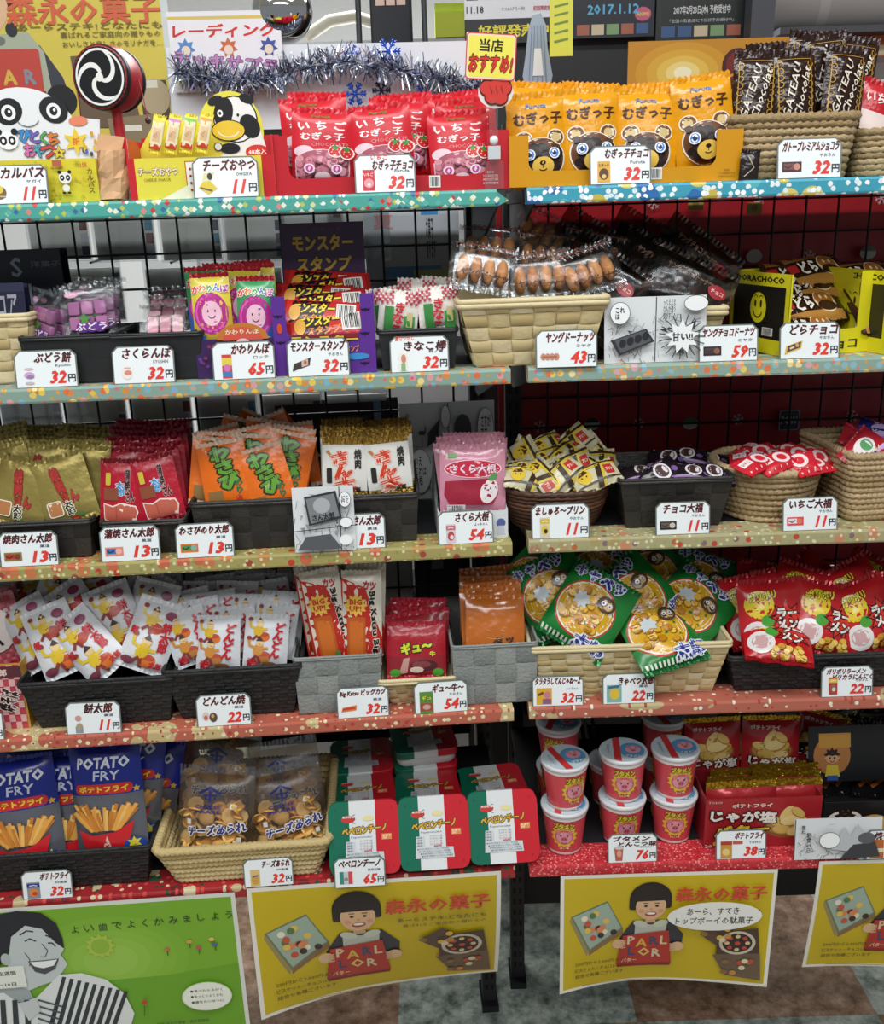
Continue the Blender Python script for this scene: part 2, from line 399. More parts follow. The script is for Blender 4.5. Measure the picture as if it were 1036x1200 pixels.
def unit(fr, side, u0, u1, label, vmesh, pitch_off):
    root = empty('shelving_unit', fr.m.copy(), label, 'shelving unit')
    DPT = vmesh-0.012
    for k in range(1, 6):
        z = ZS[side][k]
        b = MB(); b.box(u0+0.004, u1-0.004, 0.004, DPT, z-0.016, z-0.0006, M('#26272a' if k > 1 else '#2b2d30', 0.55)); sh = b.build('shelf', root)
        w = MB(); n = 4; r = 0.003
        pr = [(0.05, z-0.0005), (0.05, z), (r, z), (0.0009, z-0.0009), (0, z-r), (0, z-0.0185+r), (0.0009, z-0.0178), (r, z-0.0185), (0.03, z-0.0185), (0.03, z-0.0165)]
        def ring(u): return [(u, p[0], p[1]) for p in pr]
        if side == 'L' and k == 1:      # folded paper point at the shelf end
            rings = [ring(u0), ring(u1-0.014)]; w.loft(rings, PAT['L1'], closed=False, smooth=False)
            w.add([(u1-0.014, 0, z-0.003), (u1-0.014, 0, z-0.0185), (u1+0.0005, 0.006, z-0.0125), (u1-0.014, 0.01, z), (u1-0.014, 0.01, z-0.0185)], [(1, 2, 0), (0, 2, 3), (1, 4, 2)], PAT['L1'])
        else:
            w.loft([ring(u0), ring(u1)], PAT[side+str(k)], closed=False, smooth=False)
            w.add(ring(u1), [tuple(range(len(pr)))], PAT[side+str(k)]); w.add(ring(u0), [tuple(range(len(pr)-1, -1, -1))], PAT[side+str(k)])
        w.build('edge_paper', sh)
        for s in ((u0+0.01, u1-0.01)):
            bk = MB(); bk.add([(s-0.0015, 0.02, z-0.017), (s-0.0015, vmesh, z-0.017), (s-0.0015, vmesh, z-0.085), (s-0.0015, vmesh-0.06, z-0.085),
                               (s+0.0015, 0.02, z-0.017), (s+0.0015, vmesh, z-0.017), (s+0.0015, vmesh, z-0.085), (s+0.0015, vmesh-0.06, z-0.085)],
                              [(0, 1, 2, 3), (7, 6, 5, 4), (0, 4, 5, 1), (1, 5, 6, 2), (2, 6, 7, 3), (3, 7, 4, 0)], BLACK); bk.build('bracket', sh)
    for s in (u0+0.013, u1-(0.006 if side == 'L' else 0.013)):
        p = MB(); p.box(s-0.013, s+0.013, vmesh-0.004, vmesh+0.03, 0.012, 1.585, M('#25272b', 0.5))
        z = 0.04
        while z < 1.56:
            p.box(s-0.008, s-0.003, vmesh-0.0046, vmesh-0.003, z, z+0.012, M('#060607', 0.7)); p.box(s+0.003, s+0.008, vmesh-0.0046, vmesh-0.003, z, z+0.012, M('#060607', 0.7)); z += 0.025
        up = p.build('upright', root)
        f = MB(); f.box(s-0.016, s+0.016, vmesh-0.02, vmesh+0.05, 0, 0.014, BLACK); f.build('foot', up)
    w = MB(); r = 0.0019
    u = u0+pitch_off
    while u < u1-0.02:
        w.tube([(u, vmesh+0.003, 0.62), (u, vmesh+0.003, 1.578)], r, WIRE, n=5); u += 0.05
    z = 0.63
    while z < 1.57:
        w.tube([(u0+0.02, vmesh+0.0065, z), (u1-0.02, vmesh+0.0065, z)], r, WIRE, n=5); z += 0.05
    w.build('wire_mesh', root)
    t = MB(); t.box(u0, u1, vmesh-0.004, vmesh+0.022, 1.578, 1.60, BLACK); t.build('top_rail', root)
    t = MB(); t.box(u0+0.03, u1-0.03, vmesh, vmesh+0.02, 0.60, 0.625, BLACK); t.build('bottom_rail', root)
    return root
unit(LU, 'L', -0.86, -0.004, 'black wire-backed shelving unit on the left with teal paper along its top shelf', 0.345, 0.012)
unit(RU, 'R', 0.109, 1.0, 'black shelving unit on the right with blossom paper and red backing', 0.40, 0.02)
# ------------------------------------------------------------------ builders: pouches, baskets, price cards, boxes
def pouch_fn(w, h, t, seal, crk, seed, flat=2.2):
    hb = max(h-2*seal, 1e-3)
    def s(x, z):
        a = min(abs(2*x/w), 1.0); b = min(abs(2*z/hb), 1.0)
        prof = max(1-a**flat, 0)**0.75*max(1-b**5, 0)**0.6
        e = max(1-a**4, 0)
        n = noise.noise((x*38+seed, z*38, seed*1.7))*0.6+noise.noise((x*90+seed, z*60, seed))*0.4
        return 0.0004+t*0.5*prof+crk*n*e*(0.35+0.65*(1-b**3))
    return s
def pouch(name, w, h, t, base, art=None, seal=0.008, seal_mat=None, crk=0.0012, seed=1.0, ribs=True, contents=None, top_only=False, maxlen=0.009, zig=True, side_seal=None):
    """a printed packet: pillow body, crimped seals as parts, optional snacks inside"""
    s = pouch_fn(w, h, t, seal, crk, seed)
    mb = MB(); hb = h-2*seal
    nx = max(8, int(w/0.006)); nz = max(8, int(hb/0.007))
    nx, nz = min(nx, 22), min(nz, 24)
    def fr_(a, b):
        x = (a-0.5)*w; z = (b-0.5)*hb; return (x, -s(x, z), z)
    def bk_(a, b):
        x = (a-0.5)*w; z = (b-0.5)*hb; return (x, s(x, z)*0.85, z)
    mb.grid(fr_, nx, nz, base); mb.grid(bk_, nx, nz, base, flip=True)
    if art is not None:
        def fn(x, y):
            e = 0.002
            p = Vector((x, -s(x, y), y)); dx = (s(x+e, y)-s(x-e, y))/(2*e); dz = (s(x, y+e)-s(x, y-e))/(2*e)
            return p, Vector((-dx, -1, -dz)).normalized()
        art.emit(mb, fn, maxlen, lift=0.0005, step=0.00006)
    o = mb.build(name)
    sm = seal_mat or base
    for sg in ((1,) if top_only else (1, -1)):
        q = MB(); n = max(10, int(w/0.003)); z0 = sg*hb/2; z1 = sg*h/2; fr, bk = [], []
        for i in range(n+1):
            x = -w/2+w*i/n; yy = 0.0007*(1 if i % 2 else -1)+0.002*math.sin(i*0.7+seed) * 0.6
            zz = z1-(0.0018*sg if (i % 2 and zig) else 0)
            fr += [(x, yy*0.3-0.0004, z0), (x, yy-0.0005, (z0+z1)/2), (x, yy-0.0005, zz)]
            bk += [(x, yy*0.3+0.0004, z0), (x, yy+0.0005, (z0+z1)/2), (x, yy+0.0005, zz)]
        F = []
        for i in range(n):
            for k in range(2):
                a = i*3+k; F.append((a, a+3, a+4, a+1) if sg > 0 else (a, a+1, a+4, a+3))
        q.add(fr, F, sm); q.add(bk, [f[::-1] for f in F], sm)
        q.build('crimped_seal', o)
    if contents: contents(o)
    return o

def patch_wall(mb, c, nx, ny, mats, amp, out, vert_mats=None, gap=0.0):
    """woven side: c = corners (bottom left, bottom right, top left, top right)"""
    c = [Vector(p) for p in c]; out = Vector(out)
    def pt(u, v): return (c[0]*(1-u)+c[1]*u)*(1-v)+(c[2]*(1-u)+c[3]*u)*v
    S = (0, 0.12, 0.5, 0.88, 1.0)
    for j in range(ny):
        for i in range(nx):
            hz = (i+j) % 2 == 0
            m = random.choice(mats if hz or not vert_mats else vert_mats)
            V = []
            for b in S:
                for a in S:
                    al = a if hz else b; ac = b if hz else a
                    h = amp*(math.sin(math.pi*al)**0.7*0.9)+amp*0.25*math.sin(math.pi*ac) - amp*0.15
                    V.append(pt((i+a)/nx, (j+b)/ny)+out*h)
            mb.add(V, [(y*5+x, y*5+x+1, y*5+x+6, y*5+x+5) for y in range(4) for x in range(4)], m, True)
WOVEN = {}
def woven_mats(style):
    if style in WOVEN: return WOVEN[style]
    if style == 'tape_dark': r = [M('#2c2a28', 0.5, bump=(220, 0.3)), M('#33302d', 0.5, bump=(220, 0.3))], [M('#26241f', 0.55, bump=(220, 0.3)), M('#232221', 0.5)]
    elif style == 'tape_grey': r = [M('#8b908d', 0.6, bump=(260, 0.4)), M('#969a96', 0.6, bump=(260, 0.4))], [M('#7e8381', 0.6, bump=(260, 0.4)), M('#858a87', 0.6, bump=(260, 0.4))]
    elif style == 'chip': r = [M('#d8c79c', 0.6, bump=(120, 0.3)), M('#cbb787', 0.6, bump=(120, 0.3)), M('#e0d2ac', 0.6, bump=(120, 0.3)), M('#d2bf90', 0.6, bump=(120, 0.3))], [M('#bda673', 0.65), M('#c9b584', 0.65)]
    elif style == 'paper_black': r = [M('#1f1f21', 0.6, bump=(200, 0.5)), M('#252527', 0.6, bump=(200, 0.5)), M('#1a1a1c', 0.6, bump=(200, 0.5))], None
    elif style == 'plastic_black': r = [M('#222326', 0.5)], None
    elif style == 'straw': r = [M('#c9b27c', 0.7, bump=(300, 0.5)), M('#d4bf8c', 0.7, bump=(300, 0.5)), M('#bfa76f', 0.7, bump=(300, 0.5))], None
    elif style == 'seagrass': r = [M('#b09770', 0.75, bump=(320, 0.6)), M('#a0875f', 0.75, bump=(320, 0.6)), M('#bfa67e', 0.75, bump=(320, 0.6))], None
    elif style == 'willow': r = [M('#5a3a28', 0.5, bump=(200, 0.4)), M('#4a2e20', 0.5, bump=(200, 0.4)), M('#6b4632', 0.5, bump=(200, 0.4))], None
    WOVEN[style] = r; return r
def rrect_path(w, d, r, z, n=5, per=6):
    pts = []
    r = min(r, w/2-1e-4, d/2-1e-4)
    for cx, cy, a0 in ((w/2-r, d/2-r, 0), (-w/2+r, d/2-r, 90), (-w/2+r, -d/2+r, 180), (w/2-r, -d/2+r, 270)):
        for k in range(n+1):
            a = R(a0+90*k/n); pts.append(Vector((cx+r*math.cos(a), cy+r*math.sin(a), z)))
    out = []
    for i, p in enumerate(pts):
        q = pts[(i+1) % len(pts)]; L = (q-p).length; m = max(1, int(L/per))
        for k in range(m): out.append(p.lerp(q, k/m))
    return out
def basket(name, w, d, h, wb, db, style, cell=(0.02, 0.02), rim=0.004, amp=0.0015):
    """four-sided woven basket, origin at the middle of its base"""
    root = empty(name)
    mats, vm = woven_mats(style)
    b = MB(); C = lambda sx, sy, top: (sx*(w if top else wb)/2, sy*(d if top else db)/2, h if top else 0.002)
    ny = max(2, round(h/cell[1])); nx = max(2, round(w/cell[0])); nd = max(2, round(d/cell[0]))
    for ins in (0, 1):
        k = 0.0025 if ins else 0
        for (a, e, out, n) in (((-1, -1), (1, -1), (0, -1, 0), nx), ((1, -1), (1, 1), (1, 0, 0), nd), ((1, 1), (-1, 1), (0, 1, 0), nx), ((-1, 1), (-1, -1), (-1, 0, 0), nd)):
            o = Vector(out)
            c = [Vector(C(*a, 0)), Vector(C(*e, 0)), Vector(C(*a, 1)), Vector(C(*e, 1))]
            if ins:
                c = [p-o*0.003 for p in c]
                b.add([c[0], c[1], c[3], c[2]], [(3, 2, 1, 0)], mats[0])
            else: patch_wall(b, c, n, ny, mats, amp, out, vm)
    b.build('woven_side', root)
    q = MB(); q.box(-wb/2+0.001, wb/2-0.001, -db/2+0.001, db/2-0.001, 0.0, 0.003, mats[0]); q.build('bottom', root)
    r = MB(); path = rrect_path(w+0.001, d+0.001, 0.006, h, 3, 0.02)
    if rim > 0: 
        for dz in (0, -rim*0.9): r.tube([p+Vector((0, 0, dz)) for p in path], rim*0.62, mats[0], n=7, closed=True)
        r.build('rim', root)
    return root
def rope_basket(name, w, d, h, wb, db, style, rows, corner, twist=0.009, rim_scale=1.25, flare=1.0):
    """coiled or corded basket: every row a cord running round it"""
    root = empty(name); mats, _ = woven_mats(style)
    b = MB(); rr = h/rows*0.56
    for j in range(rows):
        t = (j+0.5)/rows; tt = t**flare
        ww, dd = wb+(w-wb)*tt, db+(d-db)*tt
        path = rrect_path(ww, dd, corner, rr+j*(h-2*rr)/(rows-1), 8, twist/3)
        L = len(path); ph = random.random()*6
        m = random.choice(mats)
        tgt = b if j < rows-1 else MB()
        pts = [p+Vector((0, 0, 0.0006*math.sin(i*2.1+ph))) for i, p in enumerate(path)]
        sc_ = rim_scale if j == rows-1 else 1
        pts.append(pts[0]); 
        tgt.tube(pts, rr*sc_, m, n=6, caps=False, rf=lambda q, L=L, ph=ph: 1+0.16*math.sin(q*L*2.09+ph))
        if j == rows-1: tgt.build('rim', root)
    if corner < min(w, d)*0.3 or True:
        p0 = rrect_path(wb-rr, db-rr, corner, 0.002, 6, 0.03); p1 = rrect_path(w-rr, d-rr, corner, h-0.002, 6, 0.03)
        n = min(len(p0), len(p1))
        if len(p0) == len(p1): b.loft([p0, p1], mats[1])
    b.build('coiled_side', root)
    q = MB(); pts = rrect_path(wb*0.98, db*0.98, corner, 0.0005, 6, 0.03); q.add(pts, [tuple(range(len(pts)))], mats[0])
    q.add([p+Vector((0, 0, 0.003)) for p in pts], [tuple(range(len(pts)))], mats[0]); q.build('bottom', root)
    return root
def put_basket(fr, x0, x1, yrim, ybase_z, v0, d, taper, builder, label, group=None, cat='basket', yaw=0, dt=None):
    """fit a basket to its front rim in the photo: v0 is the depth of the front rim"""
    xm = (x0+x1)/2
    a = fr.at(x0, yrim, v0); c = fr.at(x1, yrim, v0); mid = fr.at(xm, yrim, v0)
    w = c.x-a.x; h = mid.z-ybase_z
    o = builder(w, d, h, w*taper, d*(dt or taper))
    o.matrix_world = P(fr, (a.x+c.x)/2, v0+d/2, ybase_z+0.0006, yaw=yaw)
    tag(o, label, cat, group)
    return o, (a.x+c.x)/2, w, mid.z

SLEEVE = M('#6d756f', 0.35); CARDW = M('#e9eff0', 0.45)
def price_card(fr, side, k, px0, py0, px1, py1, title, maker, price, pic, label, lean=10, v=0.004, w=None, red=None, title2=None, small=False, tbox=None):
    """a price card in its grey sleeve; px0,py0 - px1,py1 is its bottom edge in the photo"""
    a = fr.at(px0, py0, v); c = fr.at(px1, py1, v)
    W_ = c.x-a.x; H_ = W_*0.60
    if w: W_ = w; H_ = w*0.6
    z = ZS[side][k]+0.0003
    zz = (a.z+c.z)/2
    if abs(zz-z) > 0.012: z = zz
    root = empty('price_card', P(fr, (a.x+c.x)/2, v, z, lean=lean, yaw=math.degrees(math.atan2(0, 1))+random.uniform(-1.5, 1.5)), label, 'price card', 'price cards along the shelf edges')
    ch = W_*0.09
    def outline(x0, x1, y0, y1, c_): return [(x0, y0), (x1, y0), (x1, y1-c_), (x1-c_, y1), (x0+c_, y1), (x0, y1-c_)]
    s = MB(); o1 = outline(-W_/2, W_/2, 0, H_, ch)
    s.loft([[(x, -0.0007, y) for x, y in o1], [(x, 0.0007, y) for x, y in o1]], SLEEVE, caps=True, smooth=False)
    s.build('sleeve', root)
    q = MB(); i = W_*0.022
    A = Art(0.4)
    A.poly(outline(-W_/2+i, W_/2-i, 0.0004-H_/2, H_-i-H_/2, ch*0.9), CARDW)
    hx, hy = W_/2, H_/2
    if title2:
        A.text(title, -0.02*W_, hy*0.68, W_*0.74, H_*0.17, '#2a1a20', bold=0.03, shear=0.2, shadow=('#a8342e', W_*0.006, -W_*0.006))
        A.text(title2, 0.1*W_, hy*0.30, W_*0.76, H_*0.17, '#2a1a20', bold=0.03, shear=0.2, shadow=('#a8342e', W_*0.006, -W_*0.006))
    else:
        tb = tbox or (0.06, 0.60, 0.78, 0.27)
        A.text(title, tb[0]*W_, hy*tb[1], W_*tb[2], H_*tb[3], '#2a1a20', bold=0.028, shear=0.18, shadow=('#a8342e', W_*0.007, -W_*0.007))
    if red: A.text(red[0], red[1]*W_, red[2]*hy, red[3]*W_, H_*0.13, '#d8463a', bold=0.03, shear=0.2)
    if maker: A.text(maker, W_*0.28, -hy*(0.02 if not title2 else 0.08)+hy*0.15, min(W_*0.24, 0.028*W_*10*0.3*len(maker)), H_*0.085, '#3b4450', bold=0.012)
    pw = W_*(0.085*len(price)+0.02*(len(price) > 1))
    A.text(price, W_*0.2, -hy*0.48, W_*(0.15 if price == '11' else 0.24), H_*0.31, '#dd3b2f', bold=0.05, shear=0.25)
    A.text('円', W_*0.405, -hy*0.55, W_*0.115, H_*0.2, '#20262c', bold=0.035)
    pic(A, -W_*0.27, -hy*0.42 if not title2 else -hy*0.35, W_*0.30, H_*0.42)
    A.emit(q, T=Matrix.Translation((0, -0.0007, H_/2)), lift=0.0002, step=0.00007)
    q.build('card', root)
    return root
def pic_bar(base, c1, c2, rot=0):
    def f(A, x, y, w, h):
        A.rect(x-w/2, y-h*0.3, x+w/2, y+h*0.3, base); A.rect(x-w*0.42, y-h*0.16, x+w*0.1, y+h*0.2, c1); A.ell(x+w*0.25, y, w*0.17, h*0.2, c2)
        A.line([(x-w*0.4, y+h*0.05), (x-w*0.2, y-h*0.08), (x, y+h*0.08)], h*0.07, '#2d2326')
    return f
def pic_bag(base, band, c1, c2=None, tall=True):
    def f(A, x, y, w, h):
        ww = w*(0.55 if tall else 0.85); hh = h*1.35
        y += h*0.1
        A.rect(x-ww/2, y-hh/2, x+ww/2, y+hh/2, base); A.rect(x-ww/2, y+hh*0.18, x+ww/2, y+hh*0.42, band)
        A.ell(x, y-hh*0.14, ww*0.36, hh*0.24, c1)
        if c2: A.ell(x+ww*0.08, y-hh*0.2, ww*0.2, hh*0.12, c2)
        A.line([(x-ww*0.3, y+hh*0.28), (x, y+hh*0.33), (x+ww*0.3, y+hh*0.28)], hh*0.05, '#e8e6da')
    return f

def die_box(name, w, d, hl, hs, wall, mats, front_art=None, side_art=None, notch=None, hb=None, r=0.012):
    """open display box: low front lip (hl), side walls (hs), back (hb); the front keeps posts of the side height beside a rounded cut-out"""
    root = empty(name); t = 0.0012; outer, inner = mats
    hb = hb or hs; notch = notch or (0.1*w, 0.1*w)
    f = MB(); x0, x1 = -w/2, w/2; a, b = x0+notch[0], x1-notch[1]
    pts = [(x0, 0), (x1, 0), (x1, hs), (b, hs)]
    for k in range(6): an = R(0-90*k/5); pts.append((b-r+r*math.cos(an), hl+r+r*math.sin(an)))
    for k in range(6): an = R(-90-90*k/5); pts.append((a+r+r*math.cos(an), hl+r+r*math.sin(an)))
    pts += [(a, hs), (x0, hs)]
    ng = len(pts)
    fr_ = [(x, -t/2, y) for x, y in pts]; bk_ = [(x, t/2, y) for x, y in pts]
    tri = [tuple(q) for q in tessellate_polygon([[Vector((x, y, 0)) for x, y in pts]])]
    v2 = Vector((0, -1, 0))
    def orient(fc, vv, n):
        A_, B_, C_ = (Vector(vv[i]) for i in fc)
        return fc if (B_-A_).cross(C_-A_).dot(n) > 0 else fc[::-1]
    f.add(fr_, [orient(q, fr_, v2) for q in tri], outer); f.add(bk_, [orient(q, bk_, -v2) for q in tri], inner)
    f.loft([fr_, bk_], inner, smooth=False)
    if front_art: front_art.emit(f, T=Matrix.Translation((0, -t/2, 0)), lift=0.0002, step=0.00008)
    o = f.build('front_panel', root); o.location = (0, -d/2, 0)
    for sg in (-1, 1):
        s = MB(); s.box(sg*w/2-(t if sg > 0 else 0), sg*w/2+(0 if sg > 0 else t), -d/2+t/2, d/2, 0, hs, outer)
        if side_art and sg in side_art: side_art[sg].emit(s, T=Matrix.Translation((sg*w/2, 0, 0)) @ Matrix.Rotation(R(90*sg), 4, 'Z'), lift=0.0002, step=0.00008)
        s.build('side_panel', root)
    k = MB(); k.box(x0, x1, d/2-t, d/2, 0, hb, outer); k.build('back_panel', root)
    k = MB(); k.box(x0+t, x1-t, -d/2+t, d/2-t, 0.0, 0.0015, inner); k.build('bottom', root)
    return root
def sheet(fr, name, px0, py0, px1, py1, v, art_fn, base, label, cat, h=None, group=None, lean=0, curl=0.0, thick=0.0006, nx=10, ny=8, z0=None, yaw=0, backing=None, curve=None):
    """a flat printed sheet or card; its bottom-left and bottom-right corners (or z0) and height are taken at depth v"""
    a = fr.at(px0, py0, v); c = fr.at(px1, py1, v)
    w = c.x-a.x; zb = (a.z+c.z)/2 if z0 is None else z0
    mb = MB(); A = Art(0.4); art_fn(A, w, h)
    g = curve or (lambda x, y: 0.0)
    def front(i, j): x, y = (i-0.5)*w, (j-0.5)*h; return (x, g(x, y)-thick/2, y+h/2)
    def back(i, j): x, y = (i-0.5)*w, (j-0.5)*h; return (x, g(x, y)+thick/2, y+h/2)
    mb.grid(front, nx, ny, base); mb.grid(back, nx, ny, backing or base, flip=True)
    if curve:
        def fn(x, y):
            e = 0.003; dx = (g(x+e, y)-g(x-e, y))/(2*e); dy = (g(x, y+e)-g(x, y-e))/(2*e)
            return Vector((x, g(x, y)-thick/2, y+h/2)), Vector((dx, -1, dy)).normalized()
        A.emit(mb, fn, 0.012, lift=0.0004, step=0.00006)
    else: A.emit(mb, T=Matrix.Translation((0, -thick/2, h/2)), lift=0.0003, step=0.00008)
    o = mb.build(name, mw=P(fr, (a.x+c.x)/2, v, zb, lean=lean, yaw=yaw))
    return tag(o, label, cat, group)
ORD = ['first', 'second', 'third', 'fourth', 'fifth', 'sixth', 'seventh', 'eighth', 'ninth', 'tenth', 'eleventh', 'twelfth', 'thirteenth', 'fourteenth']
# ------------------------------------------------------------------ top shelf, left unit
def dims(fr, px, py, v, wpx, hpx, lean=0):
    s = fr.sc(px, py, v); e = fr.elev(px, py)
    return wpx/s, hpx/(s*max(0.35, math.cos(e-R(lean))))
def prng(seed): return random.Random(seed)
def balls(A, x0, y0, x1, y1, r, cols, n, seed, dark=None):
    g = prng(seed)
    for _ in range(n):
        x, y = g.uniform(x0, x1), g.uniform(y0, y1); rr = r*g.uniform(0.85, 1.15)
        if dark: A.ell(x+rr*0.1, y-rr*0.15, rr*1.12, rr, dark, 9)
        A.ell(x, y, rr, rr*0.85, g.choice(cols), 9)
Z1 = ZS['L'][1]
def pouch_row(kind, fr, spots, desc, cat, group):
    for (px, py, v, lean, roll, yaw, where) in spots:
        kind.put(PX(fr, px, py, v, lean, roll, yaw), desc+' '+where, cat, group)

# panda box of salami sticks
a = LU.at(-28, 190, 0.02); c = LU.at(112, 190, 0.02)
w = c.x-a.x
def art_panda_front():
    A = Art(0.35); hx = w/2
    A.rect(-hx, 0, hx, 0.046, '#dfd03a')
    g = prng(3)
    for _ in range(60): A.ell(g.uniform(-hx+.003, hx-.003), g.uniform(0.003, 0.043), 0.0016, 0.0016, '#cdbd33', 6)
    x = hx-0.034; y = 0.02
    A.rect(x-0.012, 0.038, x-0.002, 0.0445, '#b8674a')
    A.ell(x, y+0.006, 0.007, 0.0065, '#f2f0e8', 14); A.ell(x-0.0055, y+0.012, 0.0022, 0.002, '#1c1c20', 8); A.ell(x+0.0055, y+0.012, 0.0022, 0.002, '#1c1c20', 8)
    for s in (-1, 1): A.ell(x+s*0.0032, y+0.006, 0.0024, 0.003, '#1c1c20', 10); A.ell(x+s*0.0032, y+0.006, 0.0009, 0.0012, '#f2f0e8', 8)
    A.ell(x, y-0.005, 0.004, 0.004, '#f2f0e8', 10); A.rect(x-0.0045, y-0.011, x-0.001, y-0.009, '#1c1c20'); A.rect(x+0.001, y-0.011, x+0.0045, y-0.009, '#1c1c20')
    A.text('1個', hx-0.012, 0.039, None, 0.005, '#c94a3a', bold=0.02)
    A.text('カ\nル\nパ\nス', hx-0.006, 0.022, None, 0.026, '#6a4a30', bold=0.02)
    return A
hl = LU.at(40, 188, 0.02).z-Z1
bx = die_box('snack_box', w, 0.09, hl, hl, 0, (M('#d9ca38', 0.4), M('#cfc9a8', 0.6)), art_panda_front(), hb=hl+0.004, notch=(0.0025, 0.0025), r=0.001)
bx.matrix_world = P(LU, (a.x+c.x)/2, 0.065, Z1+0.0005)
tag(bx, 'yellow snack box with a white panda-head display card at the left end', 'box')
hd = MB(); v_ = 0.09
A = Art(0.4); q = lambda px, py: (LU.at(px, py, v_).x, LU.at(px, py, v_).z)
pts = [q(-30, 196), q(117, 191), q(117, 140), q(92, 138)]
cx, cy = q(28, 158); rx = q(90, 150)[0]-cx; ry = q(28, 102)[1]-cy
for k in range(15): an = R(12+k*156/14); pts.append((cx+rx*math.cos(an), cy+ry*math.sin(an)))
pts.append(q(-30, 140))
mw = M('#eceef0', 0.4)
hd.loft([[(x, v_-0.0006, z) for x, z in pts], [(x, v_+0.0006, z) for x, z in pts]], mw, caps=True, smooth=False)
ex, ey = q(72, 120); rr = q(90, 120)[0]-ex
for (ox, oy) in ((72, 118), (-16, 120)):
    e2 = q(ox, oy); hd.loft([[(e2[0]+rr*s*math.cos(R(18*k)), v_+dv, e2[1]+rr*s*math.sin(R(18*k))) for k in range(20)] for s, dv in ((1, 0.0008), (1, 0.002))], M('#1a1a1d', 0.4), caps=True, smooth=False)
for px, py, ang in ((10, 131, 25), (63, 129, -25)):
    e2 = q(px, py); A.ell(e2[0], e2[1], 0.0165, 0.0142, '#202024', 20, rot=ang)
    A.ell(e2[0], e2[1]-0.001, 0.0082, 0.0085, '#f4f4f4', 18); A.ell(e2[0], e2[1]-0.001, 0.0045, 0.005, '#202024', 14); A.ell(e2[0]+0.001, e2[1], 0.0016, 0.0018, '#ffffff', 8)
e2 = q(33, 140); A.arc(e2[0], e2[1]+0.002, 0.013, 200, 340, 0.001, '#606066', ry=0.010)
e2 = q(92, 142); A.ell(e2[0], e2[1], 0.011, 0.0055, '#e88a6a')
for t, px, py, cl in (('ひ', 30, 160, '#3d8fd0'), ('と', 41, 160, '#7a5fc0'), ('く', 52, 162, '#58b050'), ('ち', 63, 163, '#e08030'), ('お', 36, 176, '#e070b0'), ('や', 47, 177, '#50a8c0'), ('つ', 58, 178, '#d04a40'), ('☆', 70, 178, '#e8c83a')):
    e2 = q(px, py); A.text(t, e2[0], e2[1], None, 0.0135, cl, bold=0.04, stroke=('#454550', 0.075))
e2 = q(90, 166); A.star(e2[0], e2[1], 0.016, 0.007, 6, '#f0cf3c'); A.text('新', e2[0], e2[1], None, 0.008, '#e0762e', bold=0.03)
e2 = q(10, 165); A.ell(e2[0], e2[1], 0.012, 0.010, '#fafafa')
for s in (-1, 1): A.ell(e2[0]+s*0.005, e2[1], 0.0042, 0.005, '#242428'); A.ell(e2[0]+s*0.005, e2[1], 0.0018, 0.0022, '#fafafa', 10); A.ell(e2[0]+s*0.009, e2[1]+0.0095, 0.004, 0.0038, '#242428', 10)
e2 = q(105, 172)
for k in range(10): A.ell(e2[0]+prng(k).uniform(-.009, .009), e2[1]+prng(k+40).uniform(-.018, .018), 0.002, 0.003, ['#e0c83c', '#50504c', '#d8a040', '#5a6ac0'][k % 4], 7)
A.emit(hd, lambda x, y: (Vector((x, v_-0.0007, y)), Vector((0, -1, 0))), 0.05, lift=0.0002, step=0.00006)
o = hd.build('display_card', mw=LU.m.copy()); o.parent = bx; o.matrix_parent_inverse = bx.matrix_world.inverted()

# crumpled paper bag
def crumple():
    b = MB(); m = M('#d3a67c', 0.7, bump=(60, 0.5)); rings = []
    for j in range(8):
        t = j/7; z = 0.002+0.052*t; rw = 0.0185*(1-0.25*abs(t-0.45)); ring = []
        for k in range(14):
            a_ = 2*math.pi*k/14; n = 1+0.35*noise.noise((math.cos(a_)*1.7, math.sin(a_)*1.7, t*4+3))
            ring.append((rw*math.cos(a_)*n+0.006*t, rw*0.8*math.sin(a_)*n, z+0.004*noise.noise((a_*2, t*3, 9))))
        rings.append(ring)
    b.loft(rings, m, caps=True, smooth=False); o = b.build('paper_bag')
    t = MB(); t.add([(-0.012, -0.004, 0.052), (0.016, -0.004, 0.05), (0.02, 0.004, 0.068), (-0.008, 0.002, 0.072)], [(0, 1, 2, 3)], M('#c79a70', 0.7)); t.add([(-0.010, 0.003, 0.052), (0.014, 0.004, 0.05), (0.004, 0.006, 0.066)], [(0, 1, 2)], M('#c79a70', 0.7))
    t.build('twisted_top', o); return o
e = LU.at(133, 236, 0.03); tag(crumple(), 'crumpled peach paper bag between the two yellow boxes on the top shelf', 'bag').matrix_world = P(LU, e.x, 0.03, Z1+0.0005)

